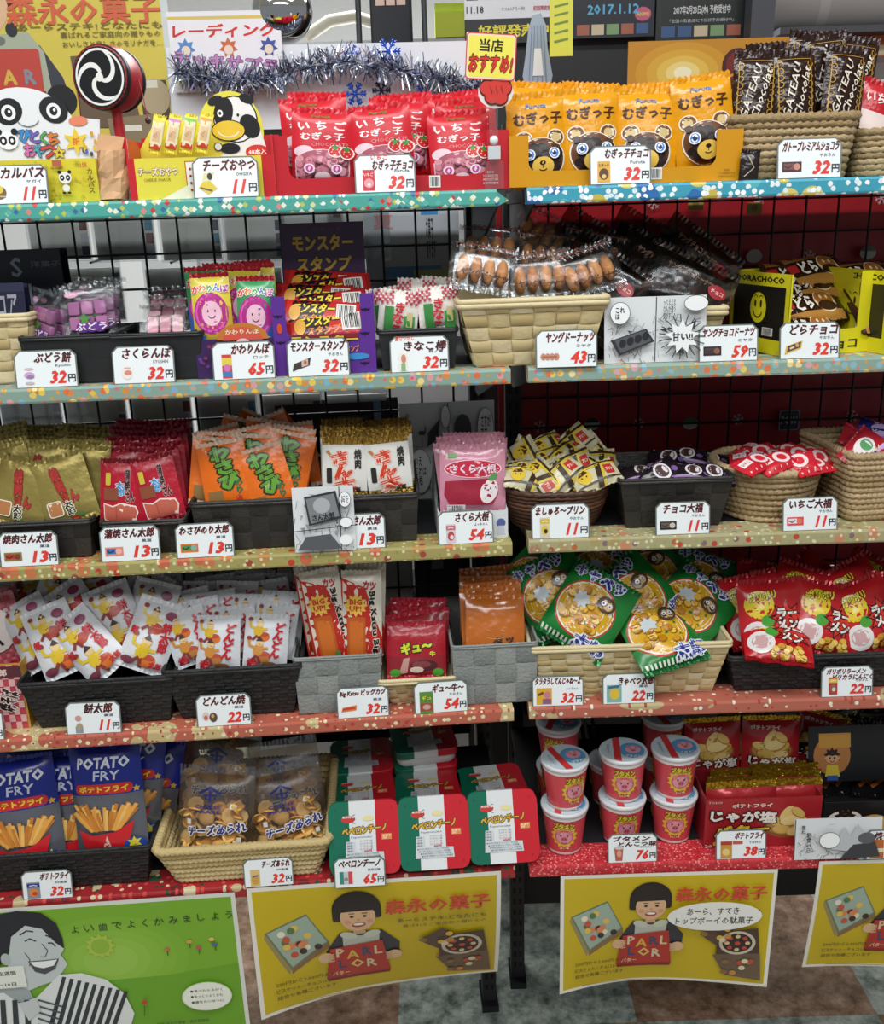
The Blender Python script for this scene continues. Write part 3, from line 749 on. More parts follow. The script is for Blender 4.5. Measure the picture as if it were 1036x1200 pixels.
# pellet drum
def drum():
    root = empty('pellet_drum'); R_ = 0.0345; d = 0.022
    b = MB(); T = Matrix.Rotation(R(90), 4, 'X')
    b.lathe([(R_*0.93, -d), (R_*0.98, -d*0.98), (R_*1.0, -d*0.6), (R_*1.07, 0), (R_*1.0, d*0.6), (R_*0.98, d*0.98), (R_*0.93, d)], M('#a3202a', 0.35), n=36, T=T); b.build('body', root)
    for sg in (1, -1):
        f = MB(); y = -sg*d
        f.lathe([(0.0001, d), (R_*0.93, d), (R_*1.0, d*0.97), (R_*1.03, d*0.8), (R_*1.02, d*0.62), (R_*0.99, d*0.62)], M('#17171a', 0.35), n=40, T=(T if sg > 0 else Matrix.Rotation(R(180), 4, 'Z') @ T))
        if sg > 0:
            A = Art(0.4); r = R_
            A.ell(0, 0, r*0.93, r*0.93, '#17171a', 40); A.ell(0, 0, r*0.88, r*0.88, '#f0f0ec', 40); A.ell(0, 0, r*0.81, r*0.81, '#17171a', 40)
            # white swirl left between three black commas
            for k in range(3):
                a0 = 100+120*k; L1 = []; L2 = []
                for i in range(15):
                    t = i/14; an = R(a0+t*98); rad = r*(0.12+0.70*t**0.8)
                    wv = r*(0.05+0.27*math.sin(math.pi*min(1, t*0.6+0.22))*(0.3+0.7*t))
                    L1.append((math.cos(an)*rad, math.sin(an)*rad)); an2 = an-wv/max(rad, r*0.16)*1.25
                    L2.append((math.cos(an2)*rad, math.sin(an2)*rad))
                A.poly(L1+L2[::-1], '#f0f0ec')
            A.ell(0, 0, r*0.14, r*0.14, '#f0f0ec', 14)
            A.emit(f, T=Matrix.Translation((0, -d, 0)), lift=0.0003)
        f.build('drum_head', root)
    h = MB(); h.tube([(0.003, 0, -R_*0.95), (0.0045, 0, -0.07), (0.006, 0, -0.118)], 0.0062, M('#a81f28', 0.3), n=10); h.build('handle', root)
    for sg in (1, -1):
        c = MB(); c.tube([(sg*R_*1.03, 0, 0), (sg*(R_+0.006), -0.004, -0.014), (sg*(R_+0.009), -0.002, -0.044)], 0.0006, M('#b03038', 0.6), n=5)
        k = c.build('cord', root); b = MB(); b.ball((sg*(R_+0.009), -0.002, -0.047), 0.0036, 0.0036, 0.0036, M('#3a1e22', 0.3)); b.build('bead', k)
    return root
e = LU.at(129, 93, 0.10)
tag(drum(), 'red toy pellet drum with black and white swirl face on a red handle', 'toy drum').matrix_world = P(LU, e.x, 0.10, max(e.z, Z1+0.1185), yaw=-16)

# cheese snack box with a cow card
a = LU.at(150, 200, 0.02); c = LU.at(322, 200, 0.02); w = c.x-a.x; hx = w/2
def art_cheese():
    A = Art(0.35); H = 0.044
    A.rect(-hx, 0, hx, H, '#e6d84a'); A.rect(-hx, 0, -hx+0.008, H, '#c9252c'); A.rect(hx-0.014, 0, hx, H, '#c9252c')
    A.rect(-0.018, 0.003, 0.025, H-0.004, '#c9252c'); A.rect(-0.017, 0.004, 0.025, H-0.005, '#f4f1e4')
    A.poly([(-0.048, 0), (0.0, 0), (0.0, H*0.5)], '#f1ecd0')
    A.text('チーズおやつ', -0.048, H*0.68, 0.044, 0.0085, '#f6ecd6', bold=0.03, stroke=('#a8842e', 0.08))
    A.text('CHEESE SNACK', -0.05, H*0.48, 0.03, 0.003, '#7a6a30')
    for k in range(4): A.text('●個包装 原材料名', 0.0, H*(0.72-0.17*k), 0.028, 0.0034, '#b03030')
    return A
hl = LU.at(190, 193, 0.02).z-Z1
bx = die_box('snack_box', w, 0.085, hl, hl*1.75, 0, (M('#c9252c', 0.35), M('#e9e3d0', 0.6)), art_cheese(), hb=hl*1.9, notch=(0.0025, 0.0025), r=0.001)
# front panel runs flat across; side panels rise behind it
bx.matrix_world = P(LU, (a.x+c.x)/2, 0.0625, Z1+0.0005)
tag(bx, 'yellow and red cheese snack box topped by a die-cut cow card', 'box')
hd = MB(); v_ = 0.088; A = Art(0.4)
q = lambda px, py: (LU.at(px, py, v_).x, LU.at(px, py, v_).z)
cx, cy = q(271, 153); rr = abs(q(309, 153)[0]-cx)
pts = [q(163, 200), q(318, 198), q(318, 175)]
for k in range(16): an = R(-20+k*182/15); pts.append((cx+rr*math.cos(an), cy+rr*1.14*math.sin(an)))
pts += [q(236, 143), q(183, 140), q(163, 178)]
hd.loft([[(x, v_-0.0006, z) for x, z in pts], [(x, v_+0.0006, z) for x, z in pts]], M('#e9df4c', 0.4), caps=True, smooth=False)
A.poly([q(250, 200), q(312, 198), q(312, 172), q(296, 125), q(262, 178)], '#eef0ec')
wh, bk = '#f4f4f0', '#1b1b1e'
e2 = q(276, 140); A.ell(e2[0], e2[1], 0.026, 0.026, bk); A.ell(e2[0], e2[1], 0.0245, 0.0245, wh)
e2 = q(262, 132); A.ell(e2[0], e2[1], 0.011, 0.017, bk, rot=-15)
e2 = q(293, 148); A.ell(e2[0], e2[1], 0.011, 0.014, bk, rot=30)
for px, py in ((252, 118), (289, 116)): e2 = q(px, py); A.ell(e2[0], e2[1], 0.009, 0.005, bk, rot=20 if px < 270 else -20)
for px, py in ((258, 133), (279, 135)): e2 = q(px, py); A.ell(e2[0], e2[1], 0.0034, 0.004, wh, 12); A.ell(e2[0], e2[1], 0.0016, 0.002, bk, 8)
e2 = q(268, 153); A.ell(e2[0], e2[1], 0.020, 0.012, bk); A.ell(e2[0], e2[1], 0.0188, 0.0108, '#ecc93a'); A.arc(e2[0], e2[1]+0.002, 0.013, 200, 340, 0.0014, '#f5f0da', ry=0.009)
e2 = q(270, 174); A.ell(e2[0], e2[1], 0.012, 0.006, bk); e2 = q(256, 172); A.ell(e2[0], e2[1], 0.005, 0.005, bk); A.ell(e2[0], e2[1], 0.004, 0.004, wh)
e2 = q(302, 178); A.ell(e2[0], e2[1], 0.014, 0.008, '#d23a30'); A.text('48本入', e2[0], e2[1], 0.021, 0.006, '#f6efe0', bold=0.03)
A.emit(hd, lambda x, y: (Vector((x, v_-0.0007, y)), Vector((0, -1, 0))), 0.05, lift=0.0002, step=0.00006)
o = hd.build('display_card', mw=LU.m.copy()); o.parent = bx; o.matrix_parent_inverse = bx.matrix_world.inverted()
for i, cl in enumerate(('#e6d24a', '#d088c0', '#7cc24a', '#e89a3a')):
    A = Art(0.3); W_, H_ = 0.0145, 0.046
    A.rect(-W_/2+.001, -H_*0.36, W_/2-.001, H_*0.30, '#e8dfb8'); A.rect(-W_/2+.001, H_*0.2, W_/2-.001, H_*0.36, cl); A.rect(-W_*0.25, -H_*0.2, W_*0.25, H_*0.16, '#ddb98c')
    A.rect(-W_/2+.001, -H_*0.36, W_/2-.001, -H_*0.25, '#c8402c'); A.text('おやつ', 0, -H_*0.02, W_*0.5, 0.005, '#a06030', rot=60)
    s_ = pouch('snack_stick', W_, H_, 0.006, M('#efe04a', 0.3), A, seal=0.004, crk=0.0003)
    e2 = LU.at(185+18.5*i, 165, 0.066)
    s_.matrix_world = P(LU, e2.x, 0.066, Z1+0.05+0.0225, lean=8, roll=14)
    tag(s_, 'upright cheese stick with a %s band in the cow-card box' % ('yellow', 'pink', 'green', 'orange')[i], 'snack', 'cheese sticks in the cow box')

# strawberry chocolate box
def straw_art(w, h):
    A = Art(0.3); red = '#cf2130'
    A.rect(-w/2, -h/2+0.007, w/2, h/2-0.007, red)
    A.text('Furuta', -w*0.02, h*0.365, w*0.3, h*0.04, '#5a8a3a', bold=0.03)
    A.text('い ち ご', 0.0, h*0.245, w*0.78, h*0.115, '#f6ecec', bold=0.035)
    A.text('むぎっ子', 0.0, h*0.105, w*0.70, h*0.095, '#f6ecec', bold=0.035)
    A.text('CHOCOLATE', w*0.12, -0.0, w*0.6, h*0.045, '#f0a0a8')
    A.ell(-w*0.3, -h*0.09, w*0.16, h*0.075, '#efd2da'); A.ell(w*0.3, -h*0.09, w*0.14, h*0.07, '#efd2da')
    pts = [(-w*0.42, -h*0.42), (w*0.42, -h*0.42), (w*0.42, -h*0.2)]+[(w*0.40*math.cos(R(k*18)), -h*0.2+h*0.13*math.sin(R(k*18))) for k in range(11)]+[(-w*0.42, -h*0.2)]
    A.poly([(x*1.05, y*1.0+h*0.008) for x, y in pts], '#f3dfe4'); A.poly(pts, '#b05a6c')
    balls(A, -w*0.36, -h*0.39, w*0.36, -h*0.15, w*0.062, ['#d893a0', '#c97c8e', '#e2a8b2', '#cf8896'], 52, int(w*1e4), '#a04e62')
    for x in (-w*0.2, w*0.22): A.ell(x, -h*0.31, w*0.085, h*0.05, '#f4dbe6', 12); A.ell(x, -h*0.31, w*0.055, h*0.035, '#c2489a', 12); A.ell(x, -h*0.31, w*0.02, h*0.014, '#f4dbe6', 8)
    A.ell(0, -h*0.385, w*0.13, h*0.05, '#ecd0dc')
    for x, y in ((w*0.2, -h*0.10), (w*0.36, -h*0.12)):
        A.ell(x, y, w*0.11, h*0.085, '#f6e6e2', 14); A.ell(x, y, w*0.092, h*0.072, '#d0202c', 14); A.star(x, y+h*0.05, w*0.07, w*0.03, 5, '#3f8f3a')
        for k in range(5): A.ell(x+w*0.05*math.cos(k*2.4), y-h*0.01+h*0.035*math.sin(k*2.4), w*0.01, h*0.01, '#f0c9a0', 6)
    return A
vbox = 0.025
a = LU.at(314, 200, vbox); c = LU.at(597, 200, vbox); w = c.x-a.x; hx = w/2
hl = LU.at(455, 207, vbox).z-Z1; hs = LU.at(325, 160, vbox).z-Z1
def art_redbox():
    A = Art(0.35)
    x = hx-0.022
    for k in range(4): A.text(['製造者', 'フルタ製菓株式会社', '大阪市生野区巽南', 'お客様相談室'][k], x, 0.019-0.004*k, 0.018 if k else 0.008, 0.0028, '#f2d6d4', bold=0.01)
    A.rect(0.045, 0.004, 0.058, 0.017, '#f1eeea')
    for k in range(8): A.rect(0.0465+k*0.0013, 0.0055, 0.0465+k*0.0013+(0.0008 if k % 3 else 0.0004), 0.0155, '#222222')
    return A
bx = die_box('snack_box', w, 0.105, hl, hs, 0, (M('#c3202c', 0.35), M('#a31a24', 0.5)), art_redbox(), notch=(0.024, 0.026), r=0.010)
bx.matrix_world = P(LU, (a.x+c.x)/2, vbox+0.0525, Z1+0.0005)
tag(bx, 'open red display box of strawberry chocolate bags on the top shelf', 'box')
dw, dh = dims(LU, 380, 172, 0.04, 71, 82, 12)
ks = [Kind(lambda sd=sd: pouch('chocolate_bag', dw, dh, 0.016, M('#cf2130', 0.25, bump=(80, 0.25)), straw_art(dw, dh), seal=0.007, seed=sd, crk=0.0014)) for sd in (1.3, 5.1)]
spots = [(378, 171, 0.042, 8, 3, 2, 'at the front left of the red box', 0), (448, 166, 0.042, 8, -4, -3, 'at the front middle of the red box', 1), (538, 173, 0.042, 9, -3, -2, 'at the front right of the red box', 0),
         (366, 157, 0.066, 8, -3, 2, 'second in the left row of the red box', 1), (468, 158, 0.066, 8, 2, 3, 'second in the middle row of the red box', 0), (548, 158, 0.066, 7, -4, -2, 'second in the right row of the red box', 1),
         (372, 151, 0.089, 6, 2, -4, 'rearmost in the left row of the red box', 0), (476, 152, 0.089, 6, -3, 2, 'rearmost in the middle row of the red box', 1), (536, 150, 0.089, 6, -6, 3, 'rearmost in the right row of the red box', 0)]
for px, py, v, le, ro, ya, wh_, kk in spots:
    ks[kk].put(PX(LU, px, py, v, le, ro, ya), 'red strawberry chocolate bag '+wh_, 'snack bag', 'strawberry chocolate bags in the red box')

# shop's recommendation card on a clip
def pop(A, w, h):
    A.rrect(-w/2, -h/2, w/2, h/2, 0.004, '#c9483c'); A.rrect(-w/2+.0012, -h/2+.0012, w/2-.0012, h/2-.0012, 0.0035, '#f2d9c4'); A.rrect(-w/2+.0028, -h/2+.0028, w/2-.0028, h/2-.0028, 0.003, '#ece25a')
    A.text('当店', 0, h*0.24, w*0.46, h*0.26, '#1d1d20', bold=0.03)
    A.text('おすすめ!', 0, -h*0.15, w*0.86, h*0.36, '#d43028', bold=0.035, shear=0.1, stroke=('#3a1414', 0.075))
e = LU.at(583, 215, 0.02)
root = empty('sale_sign', P(LU, e.x-0.004, 0.017, Z1+0.001), 'yellow recommendation card in a clear clip stand in front of the red box', 'sign')
z0 = LU.at(580, 95, 0.017).z-Z1; z1 = LU.at(580, 40, 0.017).z-Z1
s = MB(); A = Art(0.35); pop(A, 0.056, z1-z0); s.box(-0.028, 0.028, -0.0004, 0.0004, -(z1-z0)/2, (z1-z0)/2, M('#e8d8b8', 0.5)); A.emit(s, T=Matrix.Translation((0, -0.0004, 0))); o = s.build('card', root); o.matrix_parent_inverse = Matrix(); o.location = (-0.002, 0, (z0+z1)/2); o.rotation_euler = (0, R(4), 0)
s = MB(); A = Art(0.35)
for k, (x, y, r) in enumerate(((-0.009, 0.004, 0.0085), (0.009, 0.004, 0.0085), (-0.004, -0.005, 0.008), (0.005, -0.006, 0.008), (0, 0.006, 0.007))): A.ell(x, y, r+0.0012, r+0.0012, '#4a1616')
for k, (x, y, r) in enumerate(((-0.009, 0.004, 0.0085), (0.009, 0.004, 0.0085), (-0.004, -0.005, 0.008), (0.005, -0.006, 0.008), (0, 0.006, 0.007))): A.ell(x, y, r, r*0.9, '#d23a30')
for x in (-0.006, 0.0, 0.006): A.line([(x, 0.006), (x+0.002, -0.002)], 0.0007, '#7a1a1a')
pl = [(0.020*math.cos(R(k*24)), 0.0175*math.sin(R(k*24))) for k in range(15)]
s.loft([[(x, -0.0004, y) for x, y in pl], [(x, 0.0004, y) for x, y in pl]], M('#e8d9d0', 0.4), caps=True, smooth=False); A.emit(s, T=Matrix.Translation((0, -0.0004, 0)))
o = s.build('hand_sticker', root); o.location = (0.003, 0.0015, z0-0.012)
s = MB(); fm = film('clear_plastic', gloss=0.12, bump=(20, 0.1)); s.box(-0.005, 0.005, -0.0015, 0.0015, 0.03, z0-0.02, fm); s.box(-0.011, 0.011, -0.0015, 0.0015, 0.0, 0.03, fm); s.build('stand', root)
s = MB(); s.ball((0, -0.003, 0.052), 0.005, 0.003, 0.005, M('#e6e6e6', 0.25)); s.box(-0.007, 0.007, -0.004, 0.002, 0.032, 0.046, M('#c9ced2', 0.3)); s.build('clip', root)

# price cards, top shelf left
price_card(LU, 'L', 1, -16, 239, 59, 239, 'つカルパス', 'ヤガイ', '11', lambda A, x, y, w, h: (A.ell(x, y, w*0.35, h*0.4, '#7a5a3a'), A.ell(x, y+h*0.2, w*0.2, h*0.25, '#d9c94a'), A.line([(x-w*.3, y-h*.2), (x+w*.3, y-h*.25)], h*.08, '#c9b890')), 'price card for salami sticks at 11 yen at the left end of the top shelf', tbox=(0.02, 0.6, 0.86, 0.27))
price_card(LU, 'L', 1, 228, 237, 305, 234, 'チーズおやつ', 'OHGIYA', '11', lambda A, x, y, w, h: (A.poly([(x-w*.5, y-h*.1), (x, y-h*.5), (x+w*.45, y-h*.15), (x+w*.1, y+h*.3), (x-w*.3, y+h*.2)], '#d8c23a'), A.poly([(x-w*.3, y+h*.2), (x+w*.1, y+h*.3), (x+w*.35, y+h*.8), (x-w*.2, y+h*.75)], '#ded7a0'), A.ell(x+w*.1, y+h*.55, w*.13, h*.2, '#2b2b2b'), A.line([(x-w*.4, y-h*.1), (x+w*.2, y-h*.3)], h*.1, '#6a5a30')), 'price card for cheese snacks at 11 yen in front of the cow box')
price_card(LU, 'L', 1, 417, 234, 488, 231, 'むぎっ子チョコ', 'Furuta', '32', lambda A, x, y, w, h: (A.rect(x-w*.32, y-h*.55, x+w*.32, y+h*0.75, '#c9303a'), A.text('いちご', x, y+h*.45, w*.5, h*.2, '#f4e0e0', bold=.03), A.ell(x, y-h*.1, w*.26, h*.3, '#dc9aa0'), A.ell(x, y-h*.2, w*.1, h*.1, '#f0d8d8')), 'price card for strawberry chocolate at 32 yen in front of the red box', red=('いちご', -0.08, 0.86, 0.28), tbox=(0.13, 0.45, 0.66, 0.25))
# ------------------------------------------------------------------ top shelf, right unit
ZR1 = ZS['R'][1]; vbox = 0.02
a = RU.at(597, 200, vbox); c = RU.at(869, 195, vbox); w = c.x-a.x; hx = w/2
hl = RU.at(730, 198, vbox).z-ZR1; hs = RU.at(845, 152, vbox).z-ZR1
A = Art(0.35)
for k in range(3): A.text(['製造者', 'フルタ製菓株式会社', '大阪市生野区'][k], hx-0.017, 0.012-0.0035*k, 0.020 if k else 0.007, 0.0026, '#9a6a1c')
A.rect(0.028, 0.004, 0.042, 0.017, '#f1eeea')
for k in range(8): A.rect(0.0295+k*0.0014, 0.0055, 0.0295+k*0.0014+(0.0008 if k % 3 else 0.0004), 0.0155, '#222222')
bx = die_box('snack_box', w, 0.10, hl, hs, 0, (M('#d3920f', 0.35), M('#b37808', 0.5)), A, notch=(0.022, 0.030), r=0.010)
bx.matrix_world = P(RU, (a.x+c.x)/2, vbox+0.05, ZR1+0.0005)
tag(bx, 'open orange-yellow display box of bear-face chocolate bags on the top shelf', 'box')
def bear_art(w, h):
    A = Art(0.28)
    A.text('Furuta', -w*0.02, h*0.33, w*0.34, h*0.045, '#2f6aa8', bold=0.035, shear=0.1)
    A.text('むぎっ子', 0, h*0.205, w*0.80, h*0.125, '#4a2412', bold=0.035)
    hd = [(w*0.37*math.cos(R(k*10)), -h*0.20+h*(0.20 if k < 19 else 0.23)*math.sin(R(k*10))) for k in range(36)]
    for s in (-1, 1): A.ell(s*w*0.27, h*0.0, w*0.15, h*0.085, '#f2e9d4'); A.ell(s*w*0.27, h*0.0, w*0.13, h*0.072, '#7a4a24'); A.ell(s*w*0.27, h*0.0, w*0.075, h*0.045, '#d9c088')
    A.poly([(x*1.06, y+(h*0.008 if y > -h*.2 else -h*.004)) for x, y in hd], '#f2e9d4'); A.poly(hd, '#6b3c1c')
    balls(A, -w*0.30, -h*0.38, w*0.30, -h*0.06, w*0.065, ['#2e1c16', '#3c261c', '#4b3226', '#241512'], 46, int(h*1e4), '#140b08')
    for s in (-1, 1): A.ell(s*w*0.19, -h*0.17, w*0.085, h*0.055, '#f2f2f0', 14); A.ell(s*w*0.19, -h*0.17, w*0.065, h*0.044, '#3f7fd0', 12); A.ell(s*w*0.19, -h*0.17, w*0.03, h*0.024, '#16254a', 10); A.ell(s*w*0.17, -h*0.155, w*0.014, h*0.01, '#ffffff', 6)
    A.ell(0, -h*0.285, w*0.17, h*0.085, '#e3b94c'); A.ell(0, -h*0.255, w*0.045, h*0.02, '#22130c'); A.line([(0, -h*0.27), (0, -h*0.30)], w*0.012, '#22130c'); A.arc(0, -h*0.30, w*0.06, 200, 340, w*0.014, '#22130c', ry=h*0.02)
    return A
dw, dh = dims(RU, 755, 148, 0.045, 70, 104, 14)
yb = M('#e39c12', 0.22, bump=(70, 0.35))
kb = [Kind(lambda sd=sd: pouch('chocolate_bag', dw, dh, 0.02, yb, bear_art(dw, dh), seal=0.008, seed=sd, crk=0.0016)) for sd in (2.2, 7.4)]
for px, py, v, le, ro, ya, wh_, kk in [
        (631, 168, 0.046, 8, -4, 3, 'leftmost in front, lowest of the four', 0), (692, 158, 0.050, 10, -2, 4, 'second from the left in front', 1), (757, 158, 0.050, 12, 1, -4, 'third from the left in front', 0), (824, 144, 0.046, 8, -6, -3, 'rightmost in front, standing tallest', 1),
        (627, 152, 0.076, 6, 4, -3, 'behind the leftmost one', 1), (690, 152, 0.084, 7, 4, 3, 'behind the second one from the left', 0), (762, 152, 0.088, 8, -3, 3, 'behind the third one from the left', 1)]:
    kb[kk].put(PX(RU, px, py, v, le, ro, ya), 'yellow bear-face chocolate bag in the orange box, '+wh_, 'snack bag', 'bear-face chocolate bags in the orange box')
price_card(RU, 'R', 1, 691, 219, 763, 217, 'むぎっ子チョコ', 'Furuta', '32', lambda A, x, y, w, h: (A.rect(x-w*.34, y-h*.55, x+w*.34, y+h*0.75, '#dca83a'), A.text('むぎっ子', x, y+h*.5, w*.55, h*.2, '#4a2412', bold=.03), A.ell(x, y-h*.05, w*.26, h*.36, '#5a3620'), A.ell(x, y-h*.2, w*.12, h*.14, '#e0c070')), 'price card for bear-face chocolate at 32 yen in front of the orange box', tbox=(0.1, 0.6, 0.7, 0.24))

# corded basket of chocolate cakes
bk, uc, bw, zr = put_basket(RU, 860, 1012, 133, ZR1, 0.022, 0.10, 0.86, lambda w, d, h, wb, db: rope_basket('seagrass_basket', w, d, h, wb, db, 'seagrass', 9, 0.02), 'seagrass basket of dark chocolate cake packets on the top shelf')
def cake_art(w, h):
    A = Art(0.25)
    g = '#b8903c'
    A.line([(-w*0.38, -h*0.36), (-w*0.38, h*0.36), (w*0.38, h*0.36), (w*0.38, -h*0.36)], 0.0011, g)
    for k in range(9): A.arc(-w*0.34+0.0*k, -h*0.3+k*h*0.075, 0.003, 40*k, 40*k+250, 0.0009, g); A.arc(w*0.34, -h*0.3+k*h*0.075, 0.003, 60*k, 60*k+250, 0.0009, g)
    A.text('GATEAU', -w*0.1, 0.0, h*0.62, w*0.17, '#e6dccb', shear=0.35, rot=76, bold=0.012); A.text('Chocolat', w*0.13, -h*0.02, h*0.6, w*0.17, '#e6dccb', shear=0.35, rot=76, bold=0.012)
    return A
cw, chh = dims(RU, 940, 110, 0.07, 50, 92, 10)
kc = [Kind(lambda sd=sd: pouch('cake_packet', cw, chh, 0.015, M('#2c1710', 0.18, bump=(90, 0.4)), cake_art(cw, chh), seal=0.009, seed=sd, crk=0.0022)) for sd in (3.1, 8.8)]
for px, py, v, le, ro, ya, wh_, kk in [(884, 110, 0.048, 8, 2, -8, 'leftmost in the front row', 0), (930, 108, 0.046, 8, -2, 3, 'in the middle of the front row', 1), (988, 104, 0.05, 8, 6, 8, 'rightmost in the front row', 0),
        (900, 100, 0.078, 6, -4, 5, 'left one of the middle row', 1), (968, 88, 0.072, 6, -5, -4, 'right one of the middle row', 0), (1000, 92, 0.09, 6, 8, 4, 'rearmost on the right', 1), (945, 86, 0.098, 4, 4, 0, 'rearmost in the middle', 1)]:
    kc[kk].put(PX(RU, px, py, v, le, ro, ya), 'dark brown gilt-scrolled cake packet, '+wh_+' of its basket', 'snack packet', 'chocolate cake packets')
o = Kind(lambda: pouch('snack_sachet', 0.022, 0.042, 0.008, M('#241a1c', 0.2, bump=(120, 0.5)), Art().line([(-.006, -.01), (.004, .0), (-.003, .012)], 0.0012, '#b7a688'), seal=0.005, seed=4)).put(PX(RU, 878, 197, 0.012, 6, 4, 0), 'small black sachet tucked between the orange box and seagrass basket', 'sachet')
price_card(RU, 'R', 1, 910, 213, 985, 211, 'ガトープレミアムショコラ', 'やおきん', '32', pic_bar('#4a2a2c', '#7a4a4a', '#c98a7a'), 'price card for chocolate cakes at 32 yen in front of the seagrass basket', tbox=(0.02, 0.6, 0.86, 0.24))
bk, *_ = put_basket(RU, 1012, 1100, 150, ZR1, 0.028, 0.09, 0.9, lambda w, d, h, wb, db: rope_basket('seagrass_basket', w, d, h, wb, db, 'seagrass', 8, 0.02), 'seagrass basket cut by the right edge of the top shelf')
kr = Kind(lambda: pouch('snack_packet', 0.055, 0.08, 0.014, M('#c0202a', 0.22, bump=(80, 0.3)), Art().rect(-.02, -.02, .02, .002, '#ecd9d2').text('いちご', 0, .018, .036, .012, '#f2e4dc', bold=.03), seal=0.007, seed=2))
kr.put(PX(RU, 1024, 136, 0.06, 8, 20, 0), 'red packet leaning out of the basket at the right end of the top shelf', 'snack packet')
kr.put(PX(RU, 1052, 136, 0.07, 8, -5, 0), 'red packet behind the leaning one at the right end of the top shelf', 'snack packet')

# ------------------------------------------------------------------ behind the top shelf: posters, tinsel and the shop beyond
def sweets_poster(A, w, h, bubble=False, dirty=False):
    """yellow advertisement: child with a red sweets box, boxes of sweets either side"""
    A.rect(-w/2, -h/2, w/2, h/2, '#e8e6d8'); m = w*0.017
    A.rect(-w/2+m, -h/2+m, w/2-m, h/2-m, '#c9b01c')
    X = lambda x: (x-0.5)*w
    Y = lambda y: (0.5-y)*h
    # box of sweets on the left
    A.poly([(X(.05), Y(.34)), (X(.22), Y(.22)), (X(.30), Y(.47)), (X(.14), Y(.66))], '#6f7f60'); A.poly([(X(.05), Y(.34)), (X(.14), Y(.66)), (X(.13), Y(.70)), (X(.045), Y(.38))], '#9a8a5a'); A.poly([(X(.14), Y(.66)), (X(.30), Y(.47)), (X(.30), Y(.52)), (X(.14), Y(.70))], '#8a6a4a')
    A.poly([(X(.06), Y(.345)), (X(.22), Y(.235)), (X(.29), Y(.465)), (X(.145), Y(.64))], '#9fb3a2')
    g = prng(11)
    for k in range(16):
        t, u = g.uniform(.15, .9), g.uniform(.1, .9); x = X(.07+.13*t+.08*u); y = Y(.36-.11*t+.27*u)
        A.ell(x, y, w*.016, h*.026, ['#c9563c', '#e0c05a', '#3c3028', '#d98a5a', '#e8dfc8', '#5a7a4a'][k % 6], 9)
    K = lambda x: (x-0.585)*w
    # child
    A.poly([(K(.37), Y(.55)), (K(.43), Y(.40)), (K(.60), Y(.40)), (K(.67), Y(.53)), (K(.665), Y(.66)), (K(.60), Y(.62)), (K(.37), Y(.66))], '#33343c')
    A.poly([(K(.44), Y(.41)), (K(.515), Y(.44)), (K(.59), Y(.41)), (K(.585), Y(.54)), (K(.44), Y(.54))], '#b9bfae'); A.ell(K(.465), Y(.43), w*.035, h*.03, '#c5cab8', rot=-20); A.ell(K(.56), Y(.43), w*.035, h*.03, '#c5cab8', rot=20)
    A.rect(K(.485), Y(.42), K(.535), Y(.36), '#caa27a')
    A.ell(K(.505), Y(.20), w*.098, h*.135, '#26201e', 24); A.rrect(K(.407), Y(.30), K(.447), Y(.18), w*.012, '#26201e'); A.rrect(K(.563), Y(.29), K(.603), Y(.18), w*.012, '#26201e')
    A.ell(K(.508), Y(.275), w*.071, h*.118, '#dcb48c', 22)
    A.poly([(K(.422), Y(.25))]+[(K(.505+.086*math.cos(R(180-k*18))), Y(.19-.11*math.sin(R(k*18)))) for k in range(11)]+[(K(.588), Y(.245)), (K(.572), Y(.222)), (K(.44), Y(.228))], '#26201e')
    for s in (-1, 1): A.ell(K(.51+s*.026), Y(.268), w*.0085, h*.010, '#3a2620', 10); A.line([(K(.51+s*.014), Y(.243)), (K(.51+s*.038), Y(.243))], h*.006, '#3a2620')
    A.ell(K(.51), Y(.295), w*.007, h*.009, '#c99a74', 8); A.ell(K(.51), Y(.338), w*.028, h*.02, '#a3423a', 14, rot=4); A.ell(K(.51), Y(.333), w*.022, h*.010, '#f2eae0', 12); [A.ell(K(.51+s*.045), Y(.31), w*.013, h*.015, '#d89a7c', 10) for s in (-1, 1)]
    A.poly([(K(.385), Y(.53)), (K(.60), Y(.49)), (K(.625), Y(.80)), (K(.36), Y(.80))], '#b3332a'); A.poly([(K(.36), Y(.80)), (K(.625), Y(.80)), (K(.62), Y(.83)), (K(.365), Y(.83))], '#86241e')
    for t, x, y, cl in (('P', .425, .575, '#d8c9a0'), ('A', .475, .60, '#d8b04a'), ('R', .535, .585, '#3a4a6a'), ('L', .58, .58, '#d8c9a0'), ('L', .43, .68, '#3a4a6a'), ('O', .49, .69, '#e0c070'), ('R', .55, .70, '#d8c9a0')): A.text(t, K(x), Y(y), None, h*.075, cl, bold=.03)
    A.text('バター', K(.42), Y(.765), w*.07, h*.035, '#e8d9b0', bold=.02)
    for x, y, r in ((.365, .60, 0), (.645, .64, 0)): A.ell(K(x), Y(y), w*.032, h*.045, '#dcb48c', 12)
    for k in range(4): A.line([(K(.375), Y(.58+.02*k)), (K(.40), Y(.575+.02*k))], h*.012, '#d2a880'); A.line([(K(.635), Y(.62+.02*k)), (K(.61), Y(.615+.02*k))], h*.012, '#d2a880')
    A.text('森永の菓子', X(.745), Y(.17 if bubble else .205), w*.42, h*.115, '#cc4632', bold=.03)
    A.text('あーらステキ!どなたにも', X(.76), Y(.325), w*.36, h*.035, '#5a5030', bold=.01); A.text('喜ばれるご家庭向の贈りもの', X(.77), Y(.375), w*.34, h*.03, '#5a5030')
